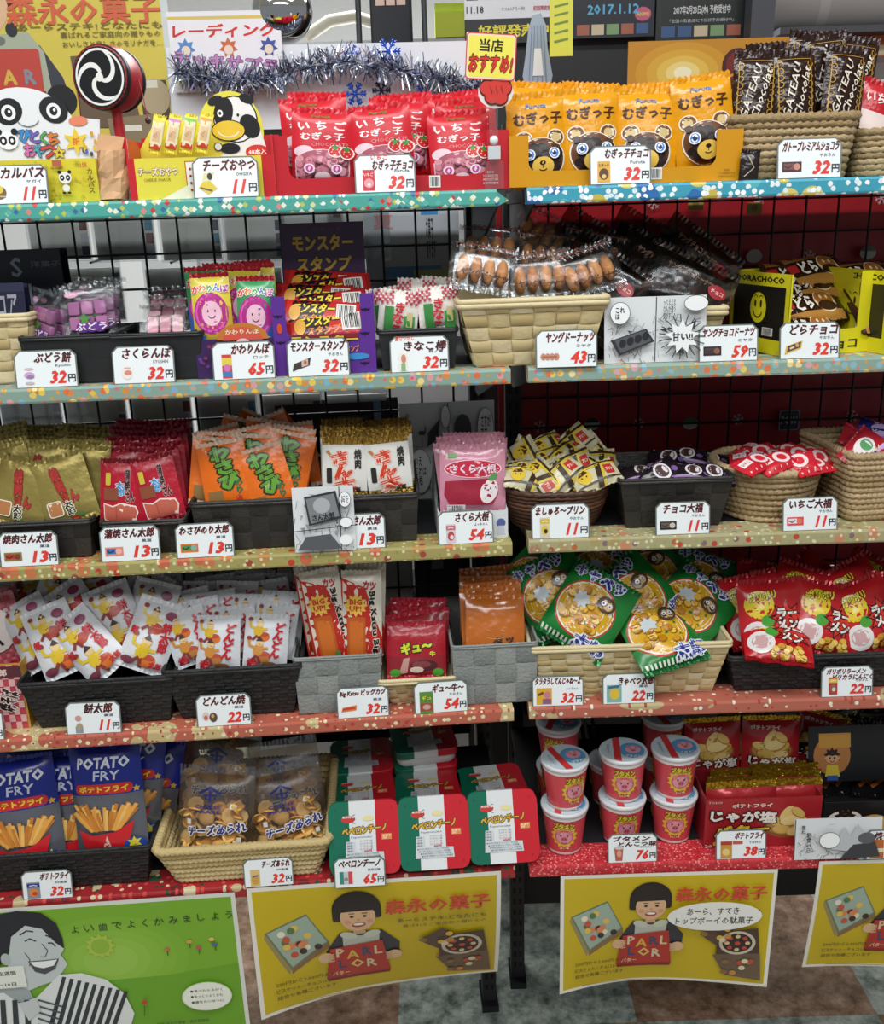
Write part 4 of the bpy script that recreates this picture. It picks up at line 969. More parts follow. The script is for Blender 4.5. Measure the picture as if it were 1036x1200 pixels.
    # opened boxes on the right
    A.poly([(X(.66), Y(.52)), (X(.76), Y(.42)), (X(.83), Y(.50)), (X(.74), Y(.62))], '#5a4638'); A.poly([(X(.74), Y(.50)), (X(.93), Y(.47)), (X(.95), Y(.72)), (X(.75), Y(.76))], '#4a3a30'); A.poly([(X(.73), Y(.71)), (X(.95), Y(.69)), (X(.965), Y(.93)), (X(.80), Y(.90))], '#6a5a48')
    A.ell(X(.84), Y(.60), w*.085, h*.105, '#c9bfa8', 20); A.ell(X(.84), Y(.60), w*.07, h*.085, '#2f2926', 18)
    for k in range(8): A.ell(X(.84)+w*.048*math.cos(k*.785), Y(.60)+h*.058*math.sin(k*.785), w*.012, h*.016, ['#d9c08a', '#c0483a'][k % 2], 8)
    A.ell(X(.84), Y(.60), w*.014, h*.018, '#c0483a', 8)
    g = prng(5)
    for k in range(14): A.ell(X(g.uniform(.68, .80) if k < 6 else g.uniform(.79, .94)), Y(g.uniform(.46, .58) if k < 6 else g.uniform(.74, .88)), w*.016, h*.022, ['#d8b04a', '#b8503a', '#dccfae', '#8a6a44', '#c88a4a'][k % 5], 8)
    for k, t in enumerate(['200円から2,000円まで', 'ビスケット・チョコレート', '詰合せ各種ございます']): A.text(t, X(.19), Y(.74+.055*k), w*.24, h*.034, '#55491c', bold=.012)
    A.line([(X(.10), Y(.94)), (X(.62), Y(.965))], h*.006, '#a8941c')
    if bubble:
        A.ell(X(.72), Y(.355), w*.22, h*.125, '#eeefe8', 26)
        A.text('あーら、すてき', X(.71), Y(.31), w*.24, h*.06, '#33302c', bold=.012); A.text('トップボーイの駄菓子', X(.72), Y(.39), w*.36, h*.06, '#33302c', bold=.012)
vm = 0.338
a = LU.at(-60, 195, vm); z0 = LU.at(100, 180, vm).z-0.02
PAPER = M('#e4e2d6', 0.5)
def poster_top(A, w, h):
    A.rect(-w/2, -h/2, w/2, h/2, '#c9d0d2'); A.rect(-w/2, -h/2, w/2-0.010, h/2, '#d5c24e')
    U_ = lambda px: LU.at(px, 90, vm).x-um; V_ = lambda py: LU.at(100, py, vm).z-z0-h/2
    A.poly([(U_(-40), V_(60)), (U_(20), V_(42)), (U_(52), V_(52)), (U_(74), V_(90)), (U_(82), V_(125)), (U_(-40), V_(125))], '#3a3c46'); A.poly([(U_(-40), V_(42)), (U_(40), V_(36)), (U_(56), V_(60)), (U_(60), V_(120)), (U_(-40), V_(120))], '#a9b09a'); A.ell(U_(6), V_(46), 0.008, 0.006, '#6f7568')
    A.ell(U_(-7), V_(-14), 0.044, 0.040, '#26201e'); A.ell(U_(-8), V_(5), 0.034, 0.036, '#dcb48c'); [A.ell(U_(-8+s_*11), V_(-2), .0035, .004, '#3a2620', 10) for s_ in (-1, 1)]; A.poly([(U_(-38), V_(-12)), (U_(-30), V_(-34)), (U_(14), V_(-34)), (U_(22), V_(-12))], '#26201e'); A.arc(U_(-4), V_(16), 0.016, 200, 340, 0.003, '#b8423a', ry=0.008); A.ell(U_(22), V_(33), 0.008, 0.009, '#2a2a30');
    A.rrect(U_(-40), V_(112), U_(50), V_(56), 0.004, '#c0463a'); A.rect(U_(-40), V_(112), U_(52), V_(106), '#8a2c24')
    A.text('A', U_(12), V_(89), None, 0.018, '#d8b04a', bold=.04); A.text('R', U_(36), V_(89), None, 0.018, '#8a8a96', bold=.04)
    A.text('森永の菓子', U_(108), V_(12), 0.205, 0.034, '#d2603e', bold=.03)
    A.text('あーらステキ!どなたにも', U_(113), V_(31), 0.195, 0.009, '#6a6030', bold=.012); A.text('喜ばれるご家庭向の贈りもの', U_(136), V_(41), 0.135, 0.008, '#6a6030', bold=.012); A.text('おいしさと楽しさのモリナガを…', U_(137), V_(52), 0.135, 0.008, '#6a6030', bold=.012)
    A.poly([(U_(86), V_(66)), (U_(150), V_(62)), (U_(160), V_(150)), (U_(90), V_(150))], '#6a5844'); A.poly([(U_(162), V_(96)), (U_(194), V_(96)), (U_(196), V_(150)), (U_(164), V_(150))], '#4f443a'); A.ell(U_(180), V_(116), 0.02, 0.024, '#b0a080'); A.rect(U_(168), V_(105), U_(184), V_(96), '#d8d4c4')
    A.poly([(U_(120), V_(140)), (U_(185), V_(135)), (U_(188), V_(180)), (U_(124), V_(184))], '#8a7a5e'); A.rect(U_(140), V_(155), U_(160), V_(148), '#e0dccc')
    for k in range(14): A.ell(U_(95+prng(k).uniform(0, 55)), V_(75+prng(k+30).uniform(0, 68)), 0.006, 0.006, ['#c9a050', '#a8503a', '#dccfae', '#7a4a34'][k % 4], 9)
um = (LU.at(-60, 90, vm).x+LU.at(205, 90, vm).x)/2
o = sheet(LU, 'sweets_poster', -60, 90, 205, 90, vm, poster_top, PAPER, 'yellow retro sweets poster behind the pellet drum at top left', 'poster', h=0.36, z0=z0)
# white sheet with tinsel
sv = M('#e4e5ec', 0.34, bump=(12, 0.5))
sheet(LU, 'white_sheet', 203, 140, 562, 140, vm-0.003, lambda A, w, h: None, sv, 'shiny white backing sheet behind the silver tinsel on the top shelf', 'sheet', h=LU.at(380, 52, vm).z-LU.at(380, 150, vm).z, z0=LU.at(380, 150, vm).z)
def trading(A, w, h):
    A.rect(-w/2, -h/2, w/2, h/2, '#eceaf0'); A.rect(-w/2, h*.40, w/2, h*.44, '#d8c060')
    A.text('レーディング', 0, h*.26, w*.92, h*.16, '#d02a30', bold=.04, stroke=('#f4f0f0', .08), shear=.1)
    A.text('デッキサプラ', -w*.02, -h*.13, w*.92, h*.19, '#c884c0', bold=.035, stroke=('#6a3a70', .07), shear=.15, rot=-6)
    for k, (x, cl) in enumerate(((-.36, '#5a8ac8'), (.02, '#d06a40'), (.38, '#4050a0'))): A.star(x*w, h*.05, w*.085, w*.05, 7, cl); A.ell(x*w, h*.02, w*.04, h*.06, '#ecd8c6')
    for k in range(10): A.rect(-w*.45+k*w*.09, -h*.42, -w*.40+k*w*.09, -h*.30, ['#d8c050', '#5a70b0', '#c05a50', '#6a9a70'][k % 4])
sheet(LU, 'card_sign', 204, 100, 334, 100, vm-0.008, trading, PAPER, 'white trading-card sign with red and pink lettering behind the tinsel', 'sign', h=LU.at(270, 14, vm).z-LU.at(270, 108, vm).z, z0=LU.at(270, 108, vm).z)
tin = MB(); g = prng(21); tm = [M('#c4cad8', 0.3, 0.9), M('#8f98b2', 0.3, 0.9), M('#eef1f6', 0.3, 0.8), M('#4c567a', 0.3, 0.9)]
pathT = [LU.at(px, py, vm-0.028) for px, py in ((206, 84), (240, 90), (280, 94), (320, 92), (360, 78), (400, 72), (440, 78), (480, 84), (520, 92), (556, 104), (572, 110))]
for i in range(len(pathT)-1):
    for k in range(230):
        t = g.random(); p = pathT[i].lerp(pathT[i+1], t)
        d = Vector((g.uniform(-1, 1)*.6, g.uniform(-1, 1), g.uniform(-1, 1))).normalized()*g.uniform(0.012, 0.030); d.y *= 0.8
        e_ = d.cross(Vector((g.uniform(-1, 1), g.uniform(-1, 1), g.uniform(-1, 1)))).normalized()*0.0008
        tin.add([p-e_, p+e_, p+d+e_, p+d-e_], [(0, 1, 2, 3)], tm[g.randrange(4)])
tin.tube(pathT, 0.0012, tm[1], n=5)
tag(tin.build('tinsel_garland', mw=LU.m.copy()), 'silver tinsel garland swagged across the white sheet behind the top shelf', 'garland')
def flake(name, fr, px, py, v, r, mat, label, group=None, n=6):
    b = MB()
    for k in range(n):
        an = R(360/n*k); d = Vector((math.cos(an), 0, math.sin(an))); e_ = Vector((-math.sin(an), 0, math.cos(an)))
        b.tube([(0, 0, 0), tuple(d*r)], r*.09, mat, n=4)
        for f in (.45, .72):
            for s in (-1, 1): b.tube([tuple(d*r*f), tuple(d*r*(f+.24)+e_*s*r*.24)], r*.07, mat, n=4)
    o = b.build(name, mw=PX(fr, px, py, v)); return tag(o, label, 'snowflake', group)
bl = M('#2f52b8', 0.25, 0.6); dk = M('#28304a', 0.25, 0.8); si = M('#b8c0d0', 0.2, 0.9)
for px, py, r, m, t in ((412, 62, .011, bl, 'small blue snowflake hung high on the white sheet'), (455, 60, .017, bl, 'large blue snowflake hung high on the white sheet'), (416, 110, .016, bl, 'blue snowflake below the tinsel behind the red box'), (447, 106, .013, dk, 'dark snowflake below the tinsel beside a blue one'), (497, 112, .016, bl, 'blue snowflake below the tinsel at the right of the sheet'), (524, 106, .014, dk, 'dark snowflake at the right end of the tinsel')):
    flake('snowflake_ornament', LU, px, py, vm-0.02, r, m, t)
for px, py, t in ((300, 88, 'left of'), (645, 98, 'right of')):
    pass
# convex mirror ball over the rail
b = MB(); e = LU.at(331, 14, 0.36); b.ball((0, 0, 0), 0.042, 0.042, 0.042, M('#d8dadc', 0.06, 1.0), 28, 18)
o = b.build('mirror_ball', mw=P(LU, e.x, 0.36, e.z)); tag(o, 'silver mirror ball hanging above the trading-card sign', 'mirror ball')
c_ = MB(); c_.tube([(0, 0, 0.04), (0, 0, 0.5)], 0.0015, M('#55585c', 0.4), n=5); c_.build('hanger', o)
# sights beyond the shelves
BY = Frame((0, 0, 0), 0.0)
b = MB(); m_ = M('#d5d6d8', 0.6)
e0 = BY.at(205, 60, 0.95); e1 = BY.at(570, 60, 0.95); b.box(e0.x, e1.x, 0.95, 1.25, 0.0, BY.at(400, 48, 0.95).z, m_)
tag(b.build('white_counter'), 'white counter in the shop beyond the top shelf', 'counter')
def machine():
    root = empty('photo_stand'); e = BY.at(460, 50, 0.8); b = MB(); b.bevbox(-0.038, 0.038, -0.02, 0.02, -0.16, 0.25, 0.006, M('#2a2c32', 0.4)); b.build('post', root)
    b = MB()
    for k in range(3): b.box(-0.027+k*0.019, -0.011+k*0.019, -0.0225, -0.0195, 0.028, 0.065, M('#d9b9a8', 0.4)); b.box(-0.025+k*0.019, -0.013+k*0.019, -0.0235, -0.0195, 0.05, 0.062, M('#5a3a34', 0.4))
    b.build('photo_strip', root)
    for s in (-1, 1): b = MB(); b.tube([(s*0.062, 0, -0.16), (s*0.058, 0, 0.25)], 0.006, M('#3a3c40', 0.4)); b.build('rail', root)
    root.matrix_world = P(BY, e.x, 0.8, e.z+0.03); return tag(root, 'dark upright stand with three small photos beyond the white sheet', 'stand')
machine()
b = MB(); e = BY.at(543, 36, 0.93); b.box(-0.045, 0.045, -0.04, 0.04, 0, 0.045, M('#d3df3a', 0.5)); b.box(-0.045, 0.03, -0.03, 0.03, 0.045, 0.062, M('#b8cc2e', 0.5)); tag(b.build('lime_box', mw=P(BY, e.x-0.01, 0.985, BY.at(400, 48, 0.95).z+0.0005)), 'lime yellow box on the white counter beyond the shelf', 'box')
b = MB(); e0 = BY.at(355, 50, 0.92)
b.tube([(0, 0, 0), (0.05, 0, 0.028), (0.10, 0, 0.034), (0.145, 0, 0.02), (0.165, 0, -0.012)], 0.012, M('#c9c2b0', 0.5), n=8); tag(b.build('paper_ribbon', mw=P(BY, e0.x, 0.97, BY.at(400, 48, 0.95).z+0.012)), 'beige paper curl on the white counter behind the tinsel sheet', 'ribbon')
def game_poster(A, w, h, top, ink, date, sub, extra=None):
    A.rect(-w/2, -h/2, w/2, h/2, ink)
    if top: A.rect(-w/2, h*.18, w/2, h/2, top)
    if extra: extra(A, w, h)
    A.text(date, 0, -h*.10, w*.62, h*.13, '#5ab0d8' if 'D' not in extra.__name__ else '#d8d8d8', bold=.03)
    if sub: A.text(sub, 0, -h*.24, w*.7, h*.05, '#c8ccd0')
    g = prng(int(w*1e4))
    for k in range(5): A.rect(-w*.44+k*w*.18, -h*.46, -w*.29+k*w*.18, -h*.31, ['#6a7a8a', '#a8604a', '#d0c0a0', '#3a5a8a', '#80a070'][g.randrange(5)])
def exA(A, w, h): A.text('ダンガンロンパ', 0, h*.30, w*.9, h*.14, '#d8d4d0', bold=.04, shear=.15); A.ell(w*.36, -h*.18, w*.10, h*.10, '#c85a80'); A.text('ANIME', w*.36, -h*.18, w*.15, h*.05, '#e0d040', bold=.03)
def exD(A, w, h): A.poly([(-w*.45, h*.5), (0, h*.05), (w*.4, h*.5)], '#2a3a2c'); A.ell(-w*.1, h*.3, w*.12, h*.18, '#42503e')
PV = 0.75
def far_sheet(px0, px1, ytop, ybot, v, fn, base, label, name='game_poster', lean=0):
    e = BY.at((px0+px1)/2, ybot, v); t = BY.at((px0+px1)/2, ytop, v)
    return sheet(BY, name, px0, ybot, px1, ybot, v, fn, base, label, 'poster', h=t.z-e.z, z0=e.z, lean=lean, thick=0.002)
dkp = M('#1b1c22', 0.35)
def left_game(A, w, h):
    A.rect(-w/2, -h/2, w/2, h/2, '#e6e6ea'); A.rect(-w/2, h*.32, w*.2, h/2, '#d8762c'); A.rect(w*.2, h*.32, w/2, h/2, '#4a3a86')
    for k in range(7): A.rect(-w*.48+k*w*.14, h*.14, -w*.37+k*w*.14, h*.28, ['#3a4250', '#c8d0d8', '#3a4a8a', '#8090a0', '#6a8ab0', '#d08090', '#58606a'][k])
    A.text('11.18', -w*.40, h*.0, w*.16, h*.10, '#33363c', bold=.02); A.text('7,980円+税', -w*.04, h*.0, w*.22, h*.06, '#8a8a90'); A.text('初回限定版予約受付', w*.30, h*.0, w*.30, h*.07, '#c83a5a', bold=.02)
    A.rect(-w/2, -h/2, w/2, -h*.14, '#202126'); A.text('好評発売中!', -w*.02, -h*.32, w*.7, h*.18, '#e6d83a', bold=.035)
far_sheet(545, 668, -30, 50, PV, left_game, dkp, 'white release-list poster with yellow lettering on black, beyond the sale sign')
far_sheet(670, 766, -40, 44, PV-0.01, lambda A, w, h: game_poster(A, w, h, '#17181f', '#141826', '2017.1.12', None, exA), dkp, 'dark game poster dated 2017.1.12 above the bear-face bags')
far_sheet(768, 874, -40, 46, PV-0.012, lambda A, w, h: game_poster(A, w, h, None, '#1a2220', '2017年2月23日(木) 予約受付中', '「全国の取扱店にて好評予約受付中」', exD), dkp, 'dark green game poster for a 2017 February release, upper right')
def glow(A, w, h):
    A.rect(-w/2, -h/2, w/2, h/2, '#c98a1e')
    for r, cl in ((.42, '#d69a28'), (.32, '#deab36'), (.23, '#e8c050'), (.15, '#f2da86'), (.08, '#fbf2cc')): A.ell(-w*.18, h*.10, w*r*.66, h*r*.9, cl, 26)
    A.ell(w*.16, h*.10, w*.13, h*.24, '#4a1614', rot=-55); A.ell(w*.155, h*.12, w*.10, h*.17, '#7a201a', rot=-55); A.line([(w*.04, -h*.02), (w*.28, h*.22)], h*.03, '#d8a040')
far_sheet(734, 932, 46, 140, 0.55, glow, M('#b9821e', 0.4), 'golden sunburst poster standing behind the bear-face chocolate box')
b = MB(); e = BY.at(890, 20, 0.7); b.box(-0.02, 0.02, -0.02, 0.02, 0, 2.4, M('#4a4c54', 0.5)); o = b.build('grey_column', mw=P(BY, e.x, 0.7, 0.0)); tag(o, 'grey metal post between the posters and blurred boxes at upper right', 'post')
b = MB(); T = Matrix.Rotation(R(90), 4, 'Y'); b.lathe([(0.0001, -0.3), (0.05, -0.3), (0.052, -0.29), (0.052, 0.29), (0.05, 0.3), (0.0001, 0.3)], M('#a5a2a0', 0.5), T=T)
for k in range(3): b.lathe([(0.0525, -0.2+0.16*k), (0.0528, -0.19+.16*k), (0.0525, -0.18+.16*k)], M('#b4b1ae', 0.5), T=T)
e = BY.at(1010, 4, 0.9); PRL = (b, e.x+0.12)

rb = MB(); e = BY.at(970, 24, 0.95); o = PRL[0].build('paper_roll', mw=P(BY, PRL[1], 0.95, e.z-0.022+0.0531)); tag(o, 'white paper roll lying on a shelf at upper right', 'roll'); b = MB(); b.box(-0.12, 0.5, -0.08, 0.2, -0.012, 0, M('#55575c', 0.5)); rs = b.build('back_shelf', mw=P(BY, e.x, 0.95, e.z-0.022)); tag(rs, 'grey shelf carrying the paper roll at upper right', 'shelf')
zl = BY.at(970, 74, 0.95).z
b = MB(); b.box(-0.12, 0.5, -0.08, 0.2, -0.012, 0, M('#6a5a58', 0.5))
for s in (-0.11, 0.49): b.box(s, s+0.01, 0.18, 0.2, -zl, e.z-0.0345-zl, M('#4a4a50', 0.5))
tag(b.build('rear_shelf', mw=P(BY, e.x, 0.95, zl)), 'shelf of blurred orange and purple boxes at upper right', 'shelf')
for k, (wd, hh, cl, c2) in enumerate(((0.05, 0.05, '#d8cdb8', '#c89070'), (0.045, 0.055, '#dcd2c4', '#b8a080'), (0.06, 0.05, '#b86a5a', '#e0c0b0'), (0.05, 0.05, '#d8763c', '#e8d0b0'), (0.055, 0.048, '#7a5a86', '#cbb8d0'))):
    b = MB(); b.box(0, wd, -0.03, 0.05, 0, hh, M(cl, 0.5)); b.box(0.006, wd-0.006, -0.0305, -0.03, 0.008, hh*.5, M(c2, 0.5))
    tag(b.build('carton', mw=P(BY, e.x-0.11+0.062*k, 0.95, zl+0.0005)), '%s carton, %s from the left on the upper right rear shelf' % (('cream', 'pale', 'brick red', 'orange', 'purple')[k], ORD[k]), 'carton')
b = MB(); e0 = BY.at(562, 50, .765); e1 = BY.at(885, 50, .765); b.box(e0.x, e1.x, .765, .79, 0, e0.z+.30, M('#191a1e', .5)); tag(b.build('display_board'), 'tall black board carrying the game posters at upper right', 'board')
b = MB(); e0 = BY.at(734, 140, .55); e1 = BY.at(940, 140, .55); b.box(e0.x-.01, e1.x+.02, .535, .62, 0, e0.z-.0005, M('#222226', .5)); tag(b.build('black_plinth'), 'black plinth under the golden sunburst poster, behind the mesh', 'plinth')
def hang(A, w, h): A.rect(-w/2, -h/2, w/2, h/2, '#cfd04a'); [A.line([(-w*.3, h*(.3-.12*k)), (w*.3, h*(.34-.12*k))], h*.03, '#6a8a3a') for k in range(6)]
sheet(RU, 'hanging_tag', 644, 62, 671, 62, 0.24, hang, M('#c8ca50', 0.5), 'yellow-green paper strip hanging above the bear-face bags', 'tag', h=RU.at(657, -20, 0.24).z-RU.at(657, 66, 0.24).z, z0=RU.at(657, 66, 0.24).z, lean=0)
def standee():
    b = MB(); pl = [(-.012, 0), (.014, 0), (.018, .02), (.012, .05), (.010, .075), (.004, .088), (-.006, .086), (-.011, .07), (-.014, .045), (-.018, .02)]
    b.loft([[(x, -.0008, y) for x, y in pl], [(x, .0008, y) for x, y in pl]], M('#9aa9c0', 0.35), caps=True, smooth=False)
    A = Art(); [A.line([(x, .004), (x*.6, .075)], .0012, '#7686a4') for x in (-.011, -.006, 0, .006, .011)]
    A.poly([(-.006, .02), (.007, .02), (.004, .05), (-.004, .05)], '#dfe3ea'); A.emit(b, T=Matrix.Translation((0, -.0008, 0)))
    b.box(-.02, .02, -.012, .012, -.003, 0, M('#b8c0cc', 0.3)); return b.build('acrylic_standee')
e = RU.at(630, 110, 0.30); tag(standee(), 'pale blue acrylic standee behind the leftmost bear-face bag', 'standee').matrix_world = P(RU, e.x, 0.30, max(ZR1+0.0035, e.z)) @ Matrix.Scale(1.15, 4)
# ------------------------------------------------------------------ second shelf
Z2 = ZS['L'][2]
def bk_(style, cell, rim=0.004, amp=0.0015): return lambda w, d, h, wb, db: basket({'tape_dark': 'tape_basket', 'tape_grey': 'tape_basket', 'chip': 'chip_basket', 'paper_black': 'paper_basket', 'plastic_black': 'black_basket'}[style], w, d, h, wb, db, style, cell, rim, amp)
def rope_(style, rows, corner, name, twist=0.009, flare=1.0): return lambda w, d, h, wb, db: rope_basket(name, w, d, h, wb, db, style, rows, corner, twist, 1.25, flare)
FILM = film('clear_film', gloss=0.04, bump=(38, 0.45))
def crimp_film(): return film('film_seal', '#eceeee', gloss=0.10, bump=(90, 0.5))

# navy cookie boxes and a chip basket at the left edge
def navy(A, w, h):
    A.rect(-w/2, -h/2, w/2, h/2, '#1d2231'); A.text('S', w*.16, h*.30, None, h*.22, '#9fa7b6', bold=.02); A.text('洋菓子', w*.38, h*.33, w*.22, h*.07, '#7d8598'); A.text('ガレッ', w*.27, -h*.02, w*.42, h*.28, '#a4acbc', bold=.04)
sheet(LU, 'cookie_carton', -75, 335, 80, 335, 0.17, navy, M('#1c2130', 0.4), 'dark navy cookie carton standing behind the leftmost basket', 'carton', h=LU.at(30, 293, .17).z-LU.at(30, 345, .17).z+0.05, z0=Z2+0.0005+LU.at(30, 345, .17).z-Z2-0.05, thick=0.03)
def navy2(A, w, h):
    A.rect(-w/2, -h/2, w/2, h/2, '#272a50'); A.text('コア', w*.22, h*.14, w*.3, h*.34, '#dfe0ea', bold=.03); A.text('ガレット', w*.16, -h*.30, w*.6, h*.3, '#dfe0ea', bold=.03); A.rect(-w/2, h*.36, w/2, h*.5, '#3c3f66')
sheet(LU, 'navy_packet', -45, 372, 32, 370, 0.075, navy2, M('#272a50', 0.35), 'small navy cookie packet sticking out of the basket at the left edge', 'packet', h=0.075, z0=LU.at(0, 372, .075).z-0.035, thick=0.012, lean=8)
put_basket(LU, -70, 32, 372, Z2, 0.03, 0.10, 0.86, bk_('chip', (0.028, 0.014), 0.005, 0.002), 'cream chip basket cut by the left edge of the second shelf')

# grape mochi
put_basket(LU, 21, 131, 395, Z2, 0.014, 0.11, 0.9, bk_('plastic_black', (0.03, 0.03), 0.003, 0.0004), 'black basket of grape rice cakes on the second shelf')
def mochi_kind(w, h, cols, art, blocks):
    def content(o):
        for i in range(blocks[0]):
            for j in range(blocks[1]):
                b = MB(); cw, ch = w*.72/blocks[0], h*.52/blocks[1]; cx = -w*.36+cw*(i+.5); cz = -h*.32+ch*(j+.5)
                T = Matrix.Translation((cx, 0, cz)) @ Matrix.Rotation(R(90), 4, 'X')
                b.bevbox(-cw*.44, cw*.44, -ch*.44, ch*.44, -0.003, 0.003, 0.002, M(cols[(i+j) % len(cols)], 0.4), n=2, T=T); b.build('rice_cake', o)
    return lambda: pouch('rice_cake_packet', w, h, 0.011, FILM, art, seal=0.006, seal_mat=crimp_film(), crk=0.0012, seed=w*100, contents=content)
def grape_art(w, h):
    A = Art(0.3); A.ell(-w*.25, h*.30, w*.13, h*.05, '#d8a0bc', 12); A.text('おやつ', -w*.25, h*.30, w*.18, h*.035, '#f2e6ee', bold=.03)
    for x in (-.1, .06, .2): A.ell(w*x, -h*.26, w*.12, h*.09, '#6a3c98', 12)
    A.star(w*-.05, -h*.12, w*.14, w*.06, 5, '#4f8a44'); A.text('ぶどう', w*.05, -h*.25, w*.56, h*.13, '#f0e8f4', bold=.03, stroke=('#7a2a86', .10)); return A
gw, gh = dims(LU, 95, 372, 0.05, 62, 66, 12)
kg = Kind(mochi_kind(gw, gh, ['#b06a9c', '#a05c90'], grape_art(gw, gh), (3, 2)))
for px, py, v, le, ro, ya, t in ((103, 366, .04, 12, -2, 2, 'front right of the black basket'), (52, 374, .045, 10, 8, -45, 'turned sideways at the left of the basket'), (64, 374, .068, 8, 4, -40, 'turned sideways behind the leftmost'), (112, 362, .066, 8, -3, 4, 'second from the front on the right'), (118, 357, .088, 6, 3, 3, 'rearmost on the right')):
    kg.put(PX(LU, px, py, v, le, ro, ya), 'clear packet of grape rice cakes, '+t, 'snack packet', 'grape rice cake packets')
price_card(LU, 'L', 2, 20, 458, 93, 455, 'ぶどう餅', 'Kyoshin', '32', lambda A, x, y, w, h: (A.ell(x, y+h*.5, w*.25, h*.09, '#d8b8c0'), A.ell(x, y+h*.1, w*.28, h*.22, '#c8a8c8'), A.ell(x+w*.05, y, w*.2, h*.12, '#9a78a8'), A.ell(x, y-h*.4, w*.25, h*.09, '#c0b8bc')), 'price card for grape rice cakes at 32 yen on the second shelf', tbox=(0.12, 0.6, 0.58, 0.27))
# cherry mochi
put_basket(LU, 126, 235, 392, Z2, 0.014, 0.13, 0.9, bk_('plastic_black', (0.03, 0.03), 0.003, 0.0004), 'black basket of cherry rice cakes beside the grape ones')
def cherry_art(w, h):
    A = Art(0.3); A.ell(-w*.2, h*.2, w*.14, h*.07, '#cfa4ae', 12); A.text('さくらんぼ', w*.05, h*.28, w*.6, h*.09, '#8a4a5e', bold=.02); return A
cw, ch = dims(LU, 195, 372, 0.07, 60, 46, 25)
kch = Kind(mochi_kind(cw, ch, ['#d48a9a', '#c97c90', '#dca0a8'], cherry_art(cw, ch), (3, 1)))
for px, py, v, le, ro, ya, t in ((194, 378, .075, 30, 0, 2, 'front'), (197, 368, .092, 25, 3, -2, 'middle'), (198, 358, .108, 20, -2, 3, 'rear')):
    kch.put(PX(LU, px, py, v, le, ro, ya), 'clear packet of pink cherry rice cakes, '+t+' one of three', 'snack packet', 'cherry rice cake packets')
price_card(LU, 'L', 2, 134, 454, 207, 452, 'さくらんぼ', 'KYOSHIN', '32', lambda A, x, y, w, h: (A.ell(x, y, w*.3, h*.42, '#efe4dc'), A.ell(x+w*.05, y, w*.2, h*.16, '#d88a7a'), A.line([(x-w*.15, y+h*.3), (x+w*.2, y+h*.3)], h*.1, '#d8b0a0')), 'price card for cherry rice cakes at 32 yen on the second shelf')
# colour-change gum packs in their purple box
def ring_art(base, c2, w, h):
    A = Art(0.25); A.rect(-w/2, h*.0, w/2, h*.43, base); A.poly([(-w/2, -h*.43), (w/2, -h*.43), (w/2, h*.05), (0, h*.14), (-w/2, h*.0)], c2)
    A.ell(-w*.02, -h*.02, w*.44, h*.26, '#b8308c', 22); A.arc(-w*.02, -h*.02, w*.38, 100, 330, w*.05, '#e060b8', ry=h*.22); A.ell(0, -h*.02, w*.25, h*.155, '#efc0d2', 18)
    for s in (-1, 1): A.ell(s*w*.09, h*.01, w*.02, h*.018, '#4a2a3a', 8)
    A.arc(0, -h*.03, w*.09, 200, 340, w*.025, '#4a2a3a', ry=h*.05)
    for k, t in enumerate('かわりんぼ'): A.text(t, -w*.36+w*.18*k, h*.28+h*.015*(k % 2), None, h*.085, ['#e8384c', '#f07a28', '#3a9a48', '#2a6ac0', '#b83a9a'][k], bold=.05, stroke=('#f8f4e8', .12))
    A.star(-w*.3, -h*.32, w*.16, w*.08, 6, '#3a8ad0'); A.ell(w*.28, -h*.33, w*.17, h*.07, '#f0f4f8', 12); A.ell(w*.28, -h*.33, w*.13, h*.05, '#3a78c8', 12); A.ell(-w*.02, -h*.38, w*.2, h*.035, '#e8d84a', 12); return A
rw, rh = dims(LU, 250, 365, 0.05, 44, 92, 10)
kk1 = Kind(lambda: pouch('candy_packet', rw, rh, 0.014, M('#dccb38', 0.25, bump=(80, .3)), ring_art('#e2d04a', '#c8a83a', rw, rh), seal=0.009, seal_mat=M('#b3202c', 0.22, 0.35, bump=(120, .4)), seed=2.0))
kk2 = Kind(lambda: pouch('candy_packet', rw, rh, 0.014, M('#2f7f9a', 0.25, bump=(80, .3)), ring_art('#3f9a5e', '#3a62b0', rw, rh), seal=0.009, seal_mat=M('#b3202c', 0.22, 0.35, bump=(120, .4)), seed=6.0))
for kd, px, py, v, le, ro, ya, t in ((kk1, 249, 366, .040, 10, -1, 2, 'yellow ring candy packet at the front left'), (kk2, 301, 370, .040, 10, 1, -2, 'blue-green ring candy packet at the front right'), (kk2, 243, 358, .062, 8, -2, 1, 'blue-green ring candy packet behind the yellow one'), (kk1, 285, 358, .060, 8, 2, 2, 'yellow ring candy packet between and behind the front two'), (kk1, 303, 354, .074, 8, -1, 0, 'yellow ring candy packet right of the second row'), (kk2, 262, 354, .082, 6, 1, 0, 'blue-green ring candy packet left in the third row'), (kk1, 300, 350, .094, 6, -2, 0, 'yellow ring candy packet right in the rear row')):
    kd.put(PX(LU, px, py, v, le, ro, ya), t+' of the purple box', 'candy packet', 'ring candy packets')
a = LU.at(228, 400, .018); c = LU.at(326, 400, .018); w = c.x-a.x
